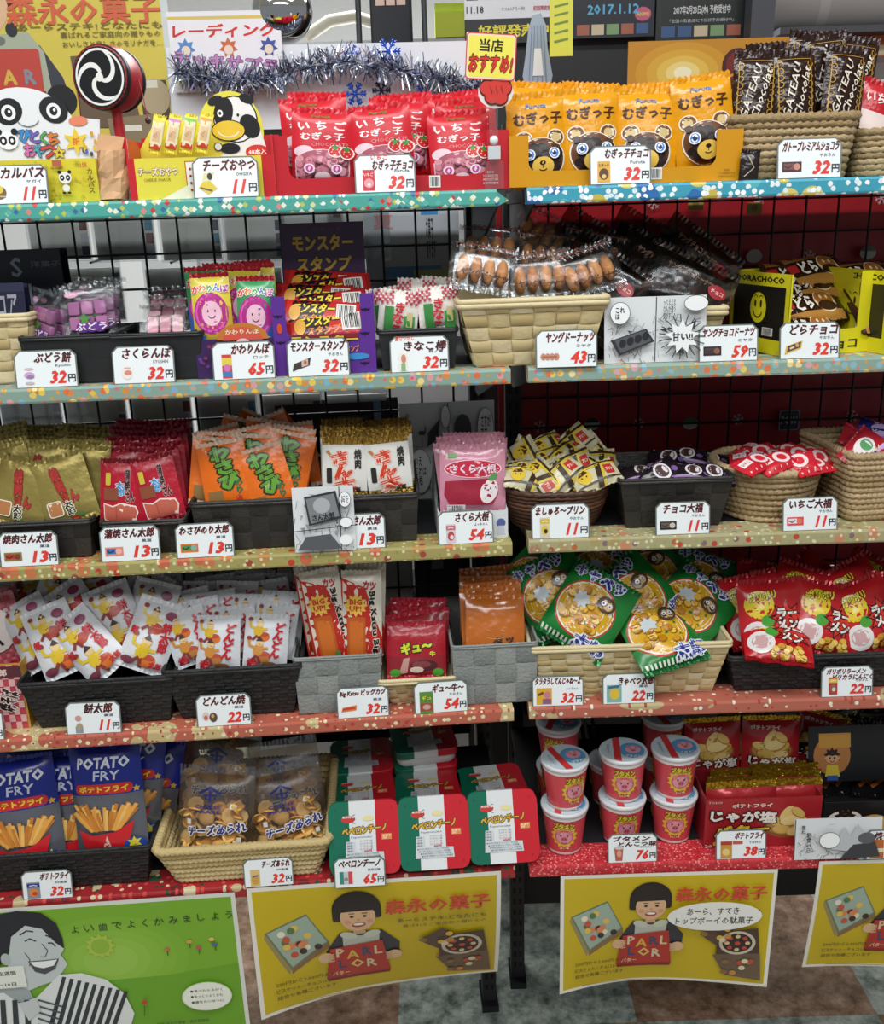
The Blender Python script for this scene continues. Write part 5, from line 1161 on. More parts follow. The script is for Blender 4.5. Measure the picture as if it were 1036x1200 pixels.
def purple_front(h):
    A = Art(0.3); hx = w/2; A.rect(-hx, 0, hx, h, '#3e2658')
    g = prng(9)
    for k in range(26): A.ell(g.uniform(-hx+.004, hx-.004), g.uniform(.003, h-.003), .0025, .0022, ['#6a3a8a', '#8a3a5a', '#5a4a9a', '#7a3a3a'][k % 4], 7)
    A.ell(0.008, h*.98, hx*.62, h*.42, '#c87a34', 24, a0=0, a1=180); A.ell(0.008, h*.96, hx*.48, h*.34, '#d85a4a', 22, a0=0, a1=180); A.ell(.008, h*.75, .011, .012, '#f0c8cc', 14); A.text('かわりんぼ', .008, h*1.18, hx*.8, h*.12, '#f2e2b8', bold=.03); return A
hl = LU.at(270, 386, .018).z-Z2
bx = die_box('snack_box', w, .10, hl*.80, hl, 0, (M('#43295e', .35), M('#33204a', .5)), purple_front(hl*.80), notch=(.003, .003), r=.002)
bx.matrix_world = P(LU, (a.x+c.x)/2, .068, Z2+.0005); tag(bx, 'dark purple display box holding the ring candy packets', 'box')
price_card(LU, 'L', 2, 251, 449, 324, 447, 'かわりんぼ', 'ロッテ', '65', lambda A, x, y, w, h: (A.rect(x-w*.26, y-h*.6, x+w*.26, y+h*.9, '#c8403c'), A.rect(x-w*.26, y+h*.2, x+w*.26, y+h*.7, '#dcc94a'), A.ell(x, y+h*.05, w*.2, h*.24, '#d070b0'), A.rect(x-w*.26, y-h*.5, x+w*.26, y-h*.2, '#3a7ab0')), 'price card for ring candy at 65 yen in front of the purple box', tbox=(0.12, 0.6, 0.6, 0.26))
# monster stamp gum box
a = LU.at(321, 400, .016); c = LU.at(440, 400, .016); w = c.x-a.x; hx = w/2
def bat(A, x, y, s, col='#1d1230'):
    A.poly([(x-s, y+s*.4), (x-s*.5, y+s*.1), (x-s*.15, y+s*.3), (x, y+s*.15), (x+s*.15, y+s*.3), (x+s*.5, y+s*.1), (x+s, y+s*.4), (x+s*.6, y-s*.2), (x+s*.2, y-s*.1), (x, y-s*.45), (x-s*.2, y-s*.1), (x-s*.6, y-s*.2)], col)
hl = LU.at(380, 392, .016).z-Z2; hs = LU.at(325, 348, .016).z-Z2; hb = LU.at(380, 262, .11).z-Z2
A = Art(.3)
for x, y in ((-hx+.007, hs*.75), (-hx+.008, hs*.42), (hx-.010, hs*.80), (hx-.012, hs*.5), (hx-.014, hs*.12)): bat(A, x, y, .0065)
A.ell(-hx+.008, hs*.6, .003, .006, '#d8502a'); A.rect(-hx+.02, hl*.9, hx-.02, hl, '#8a2a30'); A.text('モンスター', 0, hl*.86, w*.66, .011, '#e0c23a', bold=.04, stroke=('#1a1014', .1)); A.ell(hx-.022, hl*.42, .014, .004, '#3f8fd0'); A.text('スタンプ', hx-.03, hl*.62, .02, .008, '#e0a03a', bold=.03)
bx = die_box('snack_box', w, .10, hl, hs, 0, (M('#5e2f92', .35), M('#4a2676', .5)), A, notch=(.016, .016), r=.006)
bx.matrix_world = P(LU, (a.x+c.x)/2, .066, Z2+.0005); tag(bx, 'purple bat-patterned display box of sour strip packets with a tall header card', 'box')
hd = MB(); hd.box(-hx*.86, hx*.86, -.0007, .0007, 0, hb, M('#2a1230', .4)); A = Art(.4); A.rect(-hx*.86, .0, hx*.86, hb, '#3a1c48')
A.text('モンスター', 0, hb*.86, w*.62, .018, '#c09a34', bold=.05, stroke=('#120810', .1)); A.text('スタンプ', 0, hb*.71, w*.56, .018, '#c09a34', bold=.05, stroke=('#120810', .1), shear=.15); A.ell(-hx*.6, hb*.95, .006, .006, '#3a2044'); A.text('おもしろ', hx*.1, hb*.955, w*.3, .005, '#5a3a56', bold=.03)
A.emit(hd, T=Matrix.Translation((0, -.0007, 0))); o = hd.build('header_card', bx); o.location = (0, .046, .001)
def strip_art(w, h):
    A = Art(.25); A.rect(-w*.44, -h/2, w*.44, h/2, '#c22a2a'); A.poly([(-w*.4, -h*.5), (-w*.05, -h*.5), (w*.12, h*.5), (-w*.36, h*.5)], '#22181c'); A.text('モンスター', -w*.1, h*.12, w*.5, h*.36, '#e6cf3a', bold=.05, shear=.2, stroke=('#2a1418', .12)); A.text('スタンプ', -w*.05, -h*.26, w*.4, h*.3, '#e08a34', bold=.04, shear=.2)
    A.rect(w*.17, -h*.36, w*.40, h*.32, '#eeeae4'); [A.rect(w*(.185+.02*k), -h*.30, w*(.185+.02*k+(.012 if k % 3 else .006)), h*.26, '#1c1c1e') for k in range(10)]; A.ell(-w*.33, -h*.05, w*.07, h*.3, '#d8a03a'); return A
sw, sh_ = dims(LU, 380, 370, .05, 96, 26, 40)
kmn = [Kind(lambda sd=sd: pouch('candy_strip', sh_*1.15, sw, .010, M('#b52a2c', .2, .2, bump=(90, .4)), None, seal=.008, seed=sd)) for sd in (1,)]
def strip_kind():
    o = pouch('candy_strip', sw, sh_*1.1, .010, M('#b52a2c', .2, .2, bump=(90, .4)), strip_art(sw, sh_*1.1), seal=.001, seed=3.3, zig=False); return o
kst = Kind(strip_kind)
for i, (px, py, v, le, ro) in enumerate(((384, 381, .034, 42, -6), (378, 368, .044, 38, 5), (386, 357, .056, 40, -5), (372, 349, .066, 35, 4), (388, 341, .076, 35, -7), (380, 334, .086, 30, 5))):
    kst.put(PX(LU, px, py, v, le, ro, 0), 'red candy strip packet, %s from the bottom in the purple bat box' % ORD[i], 'candy packet', 'candy strips in the purple bat box')
price_card(LU, 'L', 2, 338, 446, 411, 443, 'モンスタースタンプ', 'やおきん', '32', lambda A, x, y, w, h: (A.poly([(x-w*.5, y-h*.35), (x-w*.42, y+h*.12), (x+w*.5, y+h*.5), (x+w*.42, y+h*.0)], '#3a302c'), A.poly([(x, y-h*.1), (x, y+h*.28), (x+w*.35, y+h*.42), (x+w*.35, y+h*.02)], '#c8b0a0'), A.ell(x+w*.2, y+h*.2, w*.08, h*.12, '#b8503a')), 'price card for candy strips at 32 yen in front of the purple bat box', tbox=(0.0, 0.6, 0.86, 0.25))
# kinako sticks
put_basket(LU, 443, 536, 387, Z2, .014, .11, .92, bk_('plastic_black', (.03, .03), .003, .0004), 'black basket of roasted soybean candy sticks on the second shelf')
def kinako_art(w, h):
    A = Art(.3)
    for j in range(5):
        for i in range(6):
            if (i+j) % 2: A.rect(-w*.5+i*w*.06, h*(.46-.06*(j+1)), -w*.5+(i+1)*w*.06, h*(.46-.06*j), '#b8344a'); A.rect(w*.5-(i+1)*w*.06, h*(.46-.06*(j+1)), w*.5-i*w*.06, h*(.46-.06*j), '#b8344a')
    A.rect(-w*.34, -h*.5, -w*.12, h*.1, '#3f8a44'); A.rect(w*.14, -h*.5, w*.40, -h*.08, '#4a9a4c'); A.text('き\nな\nこ', 0.0, -h*.14, w*.24, h*.66, '#c4202c', bold=.05, rot=-6); A.rect(w*.2, -h*.3, w*.34, h*.0, '#d8c890'); return A
kw, kh = dims(LU, 510, 360, .05, 46, 52, 12)
kki = Kind(lambda: pouch('candy_stick_packet', kw, kh, .014, M('#ebe4dc', .25, bump=(70, .5)), kinako_art(kw, kh), seal=.006, seed=2.7, crk=.002))
for px, py, v, le, ro, ya, t in ((467, 366, .040, 10, 8, 2, 'front left'), (513, 361, .040, 10, -4, -3, 'front right'), (455, 362, .062, 8, -6, 4, 'leftmost, behind the front left one,'), (488, 352, .066, 8, 4, 0, 'rear middle'), (515, 350, .080, 6, 6, 5, 'rear right')):
    kki.put(PX(LU, px, py, v, le, ro, ya), 'white red-checked candy stick packet, %s in its black basket' % t, 'candy packet', 'red-checked candy stick packets')
price_card(LU, 'L', 2, 458, 442, 527, 440, 'きなこ棒', '鈴ノ屋', '32', lambda A, x, y, w, h: (A.rect(x-w*.25, y-h*.6, x+w*.2, y+h*.6, '#efe6d8'), A.rect(x-w*.15, y-h*.6, x+w*.1, y-h*.1, '#8ab080'), A.ell(x, y+h*.2, w*.14, h*.3, '#c88a7a')), 'price card for soybean candy sticks at 32 yen on the second shelf', red=('昔なつかし', -0.24, 0.88, 0.32), tbox=(0.10, 0.45, 0.72, 0.26))
# doughnuts
put_basket(LU, 538, 713, 352, Z2, .002, .15, .78, bk_('chip', (.031, .0155), .006, .0026), 'cream chip basket of doughnut packs across the gap between the two units')
def donut_kind(w, h, n, cols, art, t=.024, choc=False, tray=True):
    def content(o):
        for i in range(n):
            b = MB(); cw = w*.78/n; cx = -w*.39+cw*(i+.5)
            if choc: b.ball((cx, 0, -h*.03), cw*.52, .008, h*.30, M('#2c1a14', .35, bump=(150, .4)), 12, 9)
            else: b.ball((cx, 0, -h*.04), cw*.46, .0095, h*.25, M(cols[i % len(cols)], .65, bump=(260, .5)), 12, 9, jit=.03)
            b.build('doughnut', o)
        if tray:
            b = MB(); T = Matrix.Translation((0, .004, -h*.03)) @ Matrix.Rotation(R(90), 4, 'X'); b.bevbox(-w*.42, w*.42, -h*.34, h*.34, -.006, -.0045, .006, M('#1a1412', .3) if choc else film('clear_tray', gloss=.12, bump=(20, .1)), T=T); b.build('tray', o)
    fm = film('brown_film', '#b8a498', gloss=.03, bump=(36, .5)) if choc else FILM
    return lambda: pouch('doughnut_pack', w, h, t, fm, art, seal=.009, seal_mat=fm if choc else crimp_film(), crk=.002, seed=w*77, contents=content)
def young_art(w, h):
    A = Art(.3); A.text('ヤングドーナツ', w*.02, -h*.20, w*.70, h*.13, '#4a2a1e', bold=.04, rot=-4)
    for k in range(9): A.line([(-w*.42+k*w*.105, h*.40), (-w*.42+k*w*.105, h*.29)], .0009, '#e8e4e0')
    A.rect(-w*.46, h*.405, w*.46, h*.42, '#b8523c'); return A
yw, yh = dims(LU, 565, 325, .05, 78, 58, 25)
kd = [Kind(donut_kind(yw, yh, 4, ['#c4854a', '#b87840', '#cc9058'], young_art(yw, yh)))]
for px, py, v, le, ro, ya, t in ((566, 314, .026, 26, 12, 6, 'lying slanted at the front left'), (632, 323, .040, 22, -4, -3, 'in the front middle'), (690, 318, .036, 22, -16, 6, 'front right'), (574, 288, .085, 42, 6, -6, 'topmost on the left'), (640, 300, .085, 26, 8, 4, 'second row middle'), (696, 298, .085, 26, 14, -5, 'second row right'), (636, 276, .118, 20, 28, -6, 'topmost in the middle, tilted')):
    kd[0].put(PX(LU, px, py, v, le, ro, ya), 'clear pack of four finger doughnuts, '+t, 'doughnut pack', 'doughnut packs')
price_card(RU, 'R', 2, 628, 434, 700, 431, 'ヤングドーナッツ', 'ミヤタ', '43', lambda A, x, y, w, h: [A.ell(x-w*.36+w*.24*k, y, w*.15, h*.22, '#c88a70') for k in range(4)] and A.line([(x-w*.4, y), (x+w*.4, y)], h*.1, '#a06a58'), 'price card for finger doughnuts at 43 yen on the second shelf', v=-0.003)

# right unit: chocolate doughnuts
ZR2 = ZS['R'][2]
put_basket(RU, 712, 852, 364, ZR2, .03, .14, .82, bk_('chip', (.028, .014), .006, .0024), 'cream chip basket of chocolate doughnut packs behind the comic sheet')
def chocd_art(w, h):
    A = Art(.3); A.text('ヤングチョコドーナツ', -w*.05, h*.16, w*.55, h*.10, '#8a6a58', bold=.02, rot=-4); A.ell(w*.3, h*.08, w*.11, h*.10, '#a02a34', 14); A.text('チョコ', w*.3, h*.08, w*.15, h*.06, '#e8c8c0', bold=.03); return A
dw2, dh2 = dims(RU, 760, 310, .09, 104, 78, 20)
kcd = Kind(donut_kind(dw2, dh2, 4, [], chocd_art(dw2, dh2), t=.022, choc=True))
for px, py, v, le, ro, ya, t in ((702, 328, .062, 24, 38, -8, 'slanting at the left'), (806, 338, .058, 22, 28, 5, 'front right'), (768, 322, .080, 24, 34, 0, 'in the middle'), (690, 298, .108, 20, 34, -6, 'rear left'), (758, 296, .112, 20, 30, 2, 'rear middle, topmost'), (812, 308, .106, 18, 38, 6, 'rear right')):
    kcd.put(PX(RU, px, py, v, le, ro, ya), 'dark chocolate doughnut pack with red dot, '+t, 'doughnut pack', 'chocolate doughnut packs')
def manga(seed, product=None, bubbles=(), words=(), split=None):
    def f(A, w, h):
        g = prng(seed); A.rect(-w/2, -h/2, w/2, h/2, '#d9dcdd'); k = '#2b2c30'
        x1 = split if split is not None else 0
        A.line([(x1*w, -h*.49), (x1*w+w*.01, h*.49)], .0012, k)
        for _ in range(70): x, y = g.uniform(-.48, .46), g.uniform(-.48, .2); A.line([(w*x, h*y), (w*(x+g.uniform(-.06, .06)), h*(y+g.uniform(-.13, .13)))], .0006, g.choice([k, '#55575c', '#85888c']))
        for _ in range(15): x, y = g.uniform(-.42, .42), g.uniform(-.44, .36); A.poly([(w*(x+g.uniform(-.08, .08)), h*(y+g.uniform(-.10, .10))) for _ in range(3)], g.choice(['#3a3b40', '#8e9194', '#b4b7b9']))
        if product: product(A, w, h)
        for (bx_, by, rx, ry) in bubbles: A.ell(bx_*w, by*h, rx*w, ry*h, k, 20); A.ell(bx_*w, by*h, rx*w-.0007, ry*h-.0007, '#eef0f0', 20)
        for (t, x, y, ww, hh) in words: A.text(t, x*w, y*h, ww*w, hh*h, k, bold=.02)
    return f
def prod_tray(A, w, h):
    A.poly([(-w*.45, -h*.15), (-w*.10, h*.02), (-w*.02, -h*.18), (-w*.36, -h*.38)], '#2e2f33'); A.poly([(-w*.41, -h*.15), (-w*.11, h*.0), (-w*.05, -h*.17), (-w*.35, -h*.34)], '#55575c')
    for i in range(4): A.ell(-w*.33+i*w*.075, -h*.2+i*h*.035, w*.035, h*.07, '#232428', 10, rot=-20)
    [A.line([(w*.25, -h*.12), (w*(.25+.23*math.cos(k*.33)), h*(-.12+.34*math.sin(k*.33)))], .0012, '#3a3b40') for k in range(19)]; A.star(w*.25, -h*.12, w*.17, w*.10, 9, '#eef0f0', sx=1); A.text('甘い!!', w*.25, -h*.12, w*.2, h*.13, '#2b2c30', bold=.05)
sheet(RU, 'comic_sheet', 708, 432, 826, 429, .012, manga(3, prod_tray, ((-.36, .26, .10, .17), (.38, .38, .12, .12)), (('ってえええ\nなんか違う\n気がするの', .12, .3, .12, .30), ('これ\nは', -.36, .26, .09, .18)), split=0.0), M('#dcdfe0', .5), 'black and white comic sheet leaning on the chocolate doughnut basket', 'sheet', h=.078, z0=ZR2+.0005, lean=6)
price_card(RU, 'R', 2, 818, 430, 888, 426, 'ヤングチョコドーナツ', 'ミヤタ', '59', pic_bar('#2a2024', '#4a3a3a', '#8a5a4a'), 'price card for chocolate doughnuts at 59 yen beside the comic sheet', tbox=(0.0, 0.6, 0.86, 0.24))
# dorayaki chocolate boxes
def dora_box(px0, px1, pyb, v0, depth, yaw, label, key):
    a = RU.at(px0, pyb, v0); c = RU.at(px1, pyb, v0); w = c.x-a.x; hs = .098
    yl = M('#dfd522', .35)
    A = Art(.35); A.text('どらチョコ', .0, .012, w*.7, .012, '#22201a', bold=.04)
    S = Art(.35); S.rect(-depth/2, .0, depth/2, hs, '#1d1b18'); S.rect(-depth/2, hs-.016, depth/2, hs, '#dfd522'); S.rect(-depth/2, 0, depth/2, .018, '#dfd522'); S.rect(-depth/2, 0, -depth/2+.008, hs, '#dfd522'); S.rect(depth/2-.008, 0, depth/2, hs, '#dfd522')
    S.text('DORACHOCO', .0, hs-.008, depth*.8, .007, '#22201a', bold=.04); S.ell(.0, .055, .017, .019, '#dfd522', 22)
    for s in (-1, 1): S.ell(s*.006, .060, .0022, .005, '#1d1b18', 10); S.arc(s*.006, .066, .004, 20, 160, .0012, '#1d1b18')
    S.arc(0, .052, .009, 190, 350, .0018, '#1d1b18'); S.rect(.012, .022, .034, .032, '#e8e6e0'); [S.rect(.014+.0022*k, .023, .015+.0022*k, .031, '#1d1b18') for k in range(8)]
    b = die_box('snack_box', w, depth, .03, hs, 0, (yl, M('#b8a83a', .5)), A, {-1: S}, notch=(w*.02, w*.16), r=.004); b.matrix_world = P(RU, (a.x+c.x)/2, v0+depth/2, ZR2+.0005, yaw=yaw); tag(b, label, 'box'); return (a.x+c.x)/2, w
ux, wx = dora_box(898, 1010, 410, .028, .125, 16, 'yellow display box with a smiling face, full of pancake chocolate packets', 1)
def dora_art(w, h):
    A = Art(.25); A.rect(-w*.43, -h*.5, w*.43, -h*.22, '#b5813c'); A.rect(-w*.43, h*.3, w*.43, h*.5, '#8a5a2a'); A.rect(-w*.44, -h*.06, -w*.30, h*.2, '#b82a2a')
    A.ell(w*.20, h*.05, w*.17, h*.36, '#e8d8b0', 18); A.ell(w*.20, h*.12, w*.15, h*.24, '#a8682c', 18); A.ell(w*.20, -h*.10, w*.15, h*.16, '#3a2014', 18)
    for s in (-1, 1): A.ell(w*(.2+s*.05), h*.16, w*.02, h*.06, '#f0e0b0', 8)
    A.text('どら', -w*.14, h*.04, w*.26, h*.4, '#f0ead8', bold=.05, stroke=('#2a1410', .12)); return A
ow, oh = dims(RU, 940, 345, .07, 88, 34, 35)
kdo = Kind(lambda: pouch('pancake_packet', ow, oh*1.25, .014, M('#3a2216', .2, .1, bump=(80, .4)), dora_art(ow, oh*1.25), seal=.002, seed=5.5, zig=False))
for i, (px, py, v, le, ro) in enumerate(((946, 388, .052, 45, -2), (940, 374, .068, 48, 3), (950, 360, .082, 48, -4), (938, 347, .096, 46, 3), (944, 336, .110, 50, -5), (934, 326, .122, 52, 4), (955, 318, .130, 52, -6))):
    kdo.put(PX(RU, px, py, v, le, ro, 16), 'brown pancake chocolate packet, %s from the bottom of the smiling-face box' % ORD[i], 'candy packet', 'pancake chocolate packets')
ux, wx = dora_box(1015, 1120, 406, .024, .14, 14, 'yellow display box cut by the right edge of the second shelf', 2)
for i, (px, py, v, le, ro) in enumerate(((1040, 372, .068, 48, 3), (1035, 352, .09, 48, -4), (1028, 336, .115, 50, 4), (1010, 325, .135, 52, -3))):
    kdo.put(PX(RU, px, py, v, le, ro, 14), 'brown pancake chocolate packet, %s up in the box at the right edge' % ORD[i], 'candy packet', 'pancake chocolate packets')
price_card(RU, 'R', 2, 913, 424, 983, 421, 'どらチョコ', 'やおきん', '32', lambda A, x, y, w, h: (A.poly([(x-w*.48, y-h*.4), (x-w*.4, y+h*.15), (x+w*.5, y+h*.5), (x+w*.42, y+h*.0)], '#d8b03a'), A.poly([(x-w*.36, y-h*.25), (x-w*.3, y+h*.15), (x+w*.42, y+h*.42), (x+w*.36, y+h*.05)], '#5a3c2a'), A.ell(x+w*.2, y+h*.2, w*.1, h*.13, '#c8a070'), A.line([(x-w*.2, y-h*.02), (x+w*.05, y+h*.1)], h*.12, '#d8d0c0')), 'price card for pancake chocolates at 32 yen before the smiling-face box')
# ------------------------------------------------------------------ third shelf
Z3 = ZS['L'][3]
FOIL = dict(rough=.3, metal=.5)
# grilled-meat gold pouches
put_basket(LU, -40, 106, 613, Z3, .02, .16, .92, bk_('tape_dark', (.022, .022), .004, .001), 'dark woven basket of gold pouches at the left end of the third shelf')
def gold_art(w, h):
    A = Art(.35); A.text('焼\n肉\nさん', w*.02, h*.06, w*.32, h*.54, '#b03028', bold=.07, rot=8, stroke=('#5a1a14', .1)); A.text('太\n郎', w*.0, -h*.27, w*.16, h*.2, '#2a2420', bold=.04, stroke=('#e8e0c8', .12), rot=8)
    A.rrect(-w*.40, -h*.36, -w*.12, -h*.14, w*.05, '#e8e2d0'); A.rrect(-w*.38, -h*.345, -w*.14, -h*.155, w*.04, '#b87a4a'); A.ell(w*.12, -h*.40, w*.13, h*.03, '#5a8a4a', 10); A.ell(w*.05, -h*.42, w*.10, h*.025, '#c0402c', 10); return A
gw, gh = dims(LU, 75, 575, .05, 62, 82, 18)
kgo = [Kind(lambda sd=sd: pouch('jerky_pouch', gw, gh, .007, M('#a08f4c', .32, .45, bump=(70, .3)), gold_art(gw, gh), seal=.007, seed=sd)) for sd in (1.1, 4.4)]
sp = [(26, 578, .045, 14, 14, -2, 'front left'), (76, 573, .045, 14, -12, 4, 'front right'), (-14, 575, .05, 14, -6, 6, 'cut by the photo edge')]
for r in range(6):
    for c_ in range(3):
        sp.append((8+44*c_+(6 if r % 2 else 0), 560-5*r, .064+.0175*r, 12-r, (-8, 5, 9)[c_]+(r % 2)*-3, (r*37+c_*11) % 9-4, '%s row back, %s' % (ORD[r+1], ('left', 'middle', 'right')[c_])))
for i, (px, py, v, le, ro, ya, t) in enumerate(sp): kgo[i % 2].put(PX(LU, px, py, v, le, ro, ya), 'gold foil jerky pouch in the leftmost dark basket, '+t, 'snack pouch', 'gold jerky pouches')
price_card(LU, 'L', 3, 2, 670, 71, 666, '焼肉さん太郎', '菓道', '13', pic_bar('#8a7a3a', '#b03a2a', '#7a3a28'), 'price card for grilled meat jerky at 13 yen below the gold pouches', tbox=(0.0, 0.6, 0.82, 0.26))
# red eel pouches
put_basket(LU, 117, 216, 612, Z3, .02, .16, .92, bk_('tape_dark', (.022, .022), .004, .001), 'dark woven basket of crimson pouches on the third shelf')
def eel_art(w, h):
    A = Art(.3); A.text('蒲\n焼\nさん', w*.20, h*.10, w*.22, h*.46, '#1d1416', bold=.05, stroke=('#d8a0a0', .1)); A.text('太\n郎', -w*.02, h*.05, w*.2, h*.2, '#3f8fc8', bold=.06, stroke=('#f0e8e0', .1)); A.rrect(-w*.36, h*.10, -w*.24, h*.28, w*.03, '#c8b83a'); A.rect(-w*.40, -h*.12, -w*.06, h*.06, '#8a4a32')
    A.poly([(-w*.40, -h*.16), (-w*.18, -h*.20), (0, -h*.15), (w*.34, -h*.19), (w*.40, -h*.28), (w*.34, -h*.42), (-w*.38, -h*.42)], '#ecd8cc'); A.poly([(-w*.38, -h*.18), (-w*.18, -h*.22), (0, -h*.17), (w*.32, -h*.21), (w*.37, -h*.28), (w*.32, -h*.42), (-w*.36, -h*.42)], '#c0604e'); A.line([(-w*.1, -h*.2), (-w*.1, -h*.42)], w*.02, '#a04a3c'); return A
ew, eh = dims(LU, 145, 575, .05, 50, 80, 18)
ke = [Kind(lambda sd=sd: pouch('jerky_pouch', ew, eh, .007, M('#b0142c', .25, bump=(70, .3)), eel_art(ew, eh), seal=.007, seal_mat=M('#8a1024', .28, .3, bump=(120, .4)), seed=sd)) for sd in (2.1, 6.4)]
sp = [(143, 577, .045, 14, 4, -2, 'front left'), (185, 572, .045, 14, -9, 3, 'front right')]
for r in range(6):
    for c_ in range(2): sp.append((146+44*c_+3*(r % 2)+2*r, 563-7*r, .064+.0175*r, 12-r, (3, -5)[c_]+(r % 2)*3, (r*31+c_*17) % 9-4, '%s row back, %s' % (ORD[r+1], ('left', 'right')[c_])))
for i, (px, py, v, le, ro, ya, t) in enumerate(sp): ke[i % 2].put(PX(LU, px, py, v, le, ro, ya), 'crimson eel-style jerky pouch, '+t, 'snack pouch', 'crimson jerky pouches')
price_card(LU, 'L', 3, 120, 664, 190, 661, '蒲焼さん太郎', '菓道', '13', pic_bar('#e08a7a', '#3a6ab0', '#f0b0a0'), 'price card for eel-style jerky at 13 yen below the crimson pouches', tbox=(0.0, 0.6, 0.82, 0.26))
# orange wasabi pouches
put_basket(LU, 223, 358, 588, Z3, .02, .17, .95, bk_('tape_dark', (.022, .022), .004, .001), 'dark woven basket heaped with orange pouches on the third shelf')
def wasabi_art(w, h):
    A = Art(.3); A.text('わ\nさ\nび', w*.03, h*.10, w*.40, h*.62, '#5f9a2e', bold=.07, rot=10, stroke=[('#1f2a10', .16)]); A.text('の\nり', w*.26, -h*.20, w*.16, h*.2, '#2a6a3a', bold=.05); A.rect(-w*.40, -h*.42, -w*.10, -h*.22, '#8a6a3a'); A.text('太\n郎', w*.22, -h*.38, w*.13, h*.13, '#c83a2a', bold=.05); return A
ww, wh = dims(LU, 290, 545, .06, 56, 80, 20)
kw_ = [Kind(lambda sd=sd: pouch('jerky_pouch', ww, wh, .007, M('#df6a14', .25, bump=(70, .3)), wasabi_art(ww, wh), seal=.006, seal_mat=M('#d9b8a0', .3), seed=sd)) for sd in (3.1, 7.7)]
sp = [(264, 556, .045, 16, -8, -4, 'front left'), (312, 562, .042, 16, -13, 3, 'lowest at the front right'), (252, 552, .060, 16, 8, 4, 'left of the second row'), (298, 548, .060, 16, 4, -3, 'middle of the second row'), (336, 545, .062, 16, 16, 5, 'right of the second row'),
      (258, 545, .078, 14, 5, 2, 'left of the third row'), (300, 538, .078, 14, -10, 3, 'middle of the third row'), (338, 538, .080, 14, 10, -4, 'right of the third row'), (262, 538, .095, 14, -12, 0, 'left of the fourth row'), (312, 530, .095, 12, 12, 4, 'middle of the fourth row'), (345, 534, .097, 12, -6, -3, 'right of the fourth row'), (280, 528, .112, 10, 18, 2, 'left of the fifth row'), (322, 524, .113, 10, -20, -2, 'right of the fifth row'), (292, 520, .13, 30, 30, 3, 'topmost on the left, tilted'), (332, 521, .135, 26, -35, 0, 'topmost on the right, tilted')]
for i, (px, py, v, le, ro, ya, t) in enumerate(sp): kw_[i % 2].put(PX(LU, px, py, v, le, ro, ya), 'orange wasabi seaweed pouch, '+t, 'snack pouch', 'orange wasabi pouches')
price_card(LU, 'L', 3, 208, 658, 276, 656, 'わさびのり太郎', '菓道', '13', pic_bar('#d8742a', '#4a8a4a', '#7ab0a0'), 'price card for wasabi seaweed at 13 yen below the orange pouches', tbox=(0.0, 0.6, 0.84, 0.25))
# white pouches with gold tops
put_basket(LU, 354, 490, 582, Z3, .02, .17, .95, bk_('tape_dark', (.022, .022), .004, .001), 'dark woven basket of white gold-topped pouches on the third shelf')
def meat_art(w, h):
    A = Art(.35); A.poly([(-w*.42, h*.26), (-w*.36, h*.28), (w*.0, -h*.04), (-w*.04, -h*.07)], '#b8823a'); A.text('さ\nん\n太', -w*.04, -h*.06, w*.40, h*.62, '#cf3a1e', bold=.09, rot=12, stroke=('#e9c9b8', .16)); A.text('焼\n肉', w*.30, h*.14, w*.15, h*.30, '#2a2624', bold=.05); A.rrect(-w*.40, -h*.24, -w*.28, h*.0, w*.03, '#2a2624'); A.text('太郎', w*.24, -h*.34, w*.22, h*.07, '#2a2624', bold=.05); return A
mw_, mh = dims(LU, 405, 545, .05, 52, 74, 14)
kme = [Kind(lambda sd=sd: pouch('jerky_pouch', mw_, mh, .007, M('#dcdad4', .35, bump=(60, .2)), meat_art(mw_, mh), seal=.011, seal_mat=M('#a8863e', .35, .75, bump=(260, .9)), seed=sd)) for sd in (2.6, 5.8)]
sp = [(404, 548, .045, 10, 2, -2, 'front left'), (455, 546, .045, 10, -3, 3, 'front right')]
for r in range(5):
    for c_ in range(2): sp.append((402+54*c_+3*(r % 2), 540-4*r, .064+.02*r, 9-r, (2, -2)[c_]+(r % 2)*3-1, (r*31+c_*17) % 7-3, '%s row back, %s' % (ORD[r+1], ('left', 'right')[c_])))
for i, (px, py, v, le, ro, ya, t) in enumerate(sp): kme[i % 2].put(PX(LU, px, py, v, le, ro, ya), 'white gold-topped meat jerky pouch, '+t, 'snack pouch', 'white gold-topped pouches')
price_card(LU, 'L', 3, 384, 651, 453, 648, '酢だこさん太郎', '菓道', '13', pic_bar('#d8a090', '#c84a3a', '#e0c0b0'), 'price card at 13 yen half hidden by the small comic sheet', tbox=(0.0, 0.6, 0.84, 0.26), v=.006)
def prod_bag(A, w, h):
    A.poly([(-w*.30, h*.36), (w*.22, h*.44), (w*.30, h*.02), (-w*.24, -h*.08)], '#2c2d31'); A.poly([(-w*.27, h*.33), (w*.19, h*.40), (w*.26, h*.05), (-w*.21, -h*.05)], '#7a7d80'); A.ell(-w*.02, h*.22, w*.14, h*.12, '#a8abae', 12); A.text('さん太郎', w*.0, h*.05, w*.36, h*.10, '#1c1d20', bold=.04, rot=6)
    A.line([(-w*.5, -h*.16), (w*.5, -h*.10)], .001, '#2b2c30'); A.poly([(-w*.45, -h*.45), (-w*.3, -h*.25), (w*.1, -h*.22), (w*.28, -h*.45)], '#54565b'); A.ell(w*.34, -h*.32, w*.1, h*.08, '#eef0f0', 12)
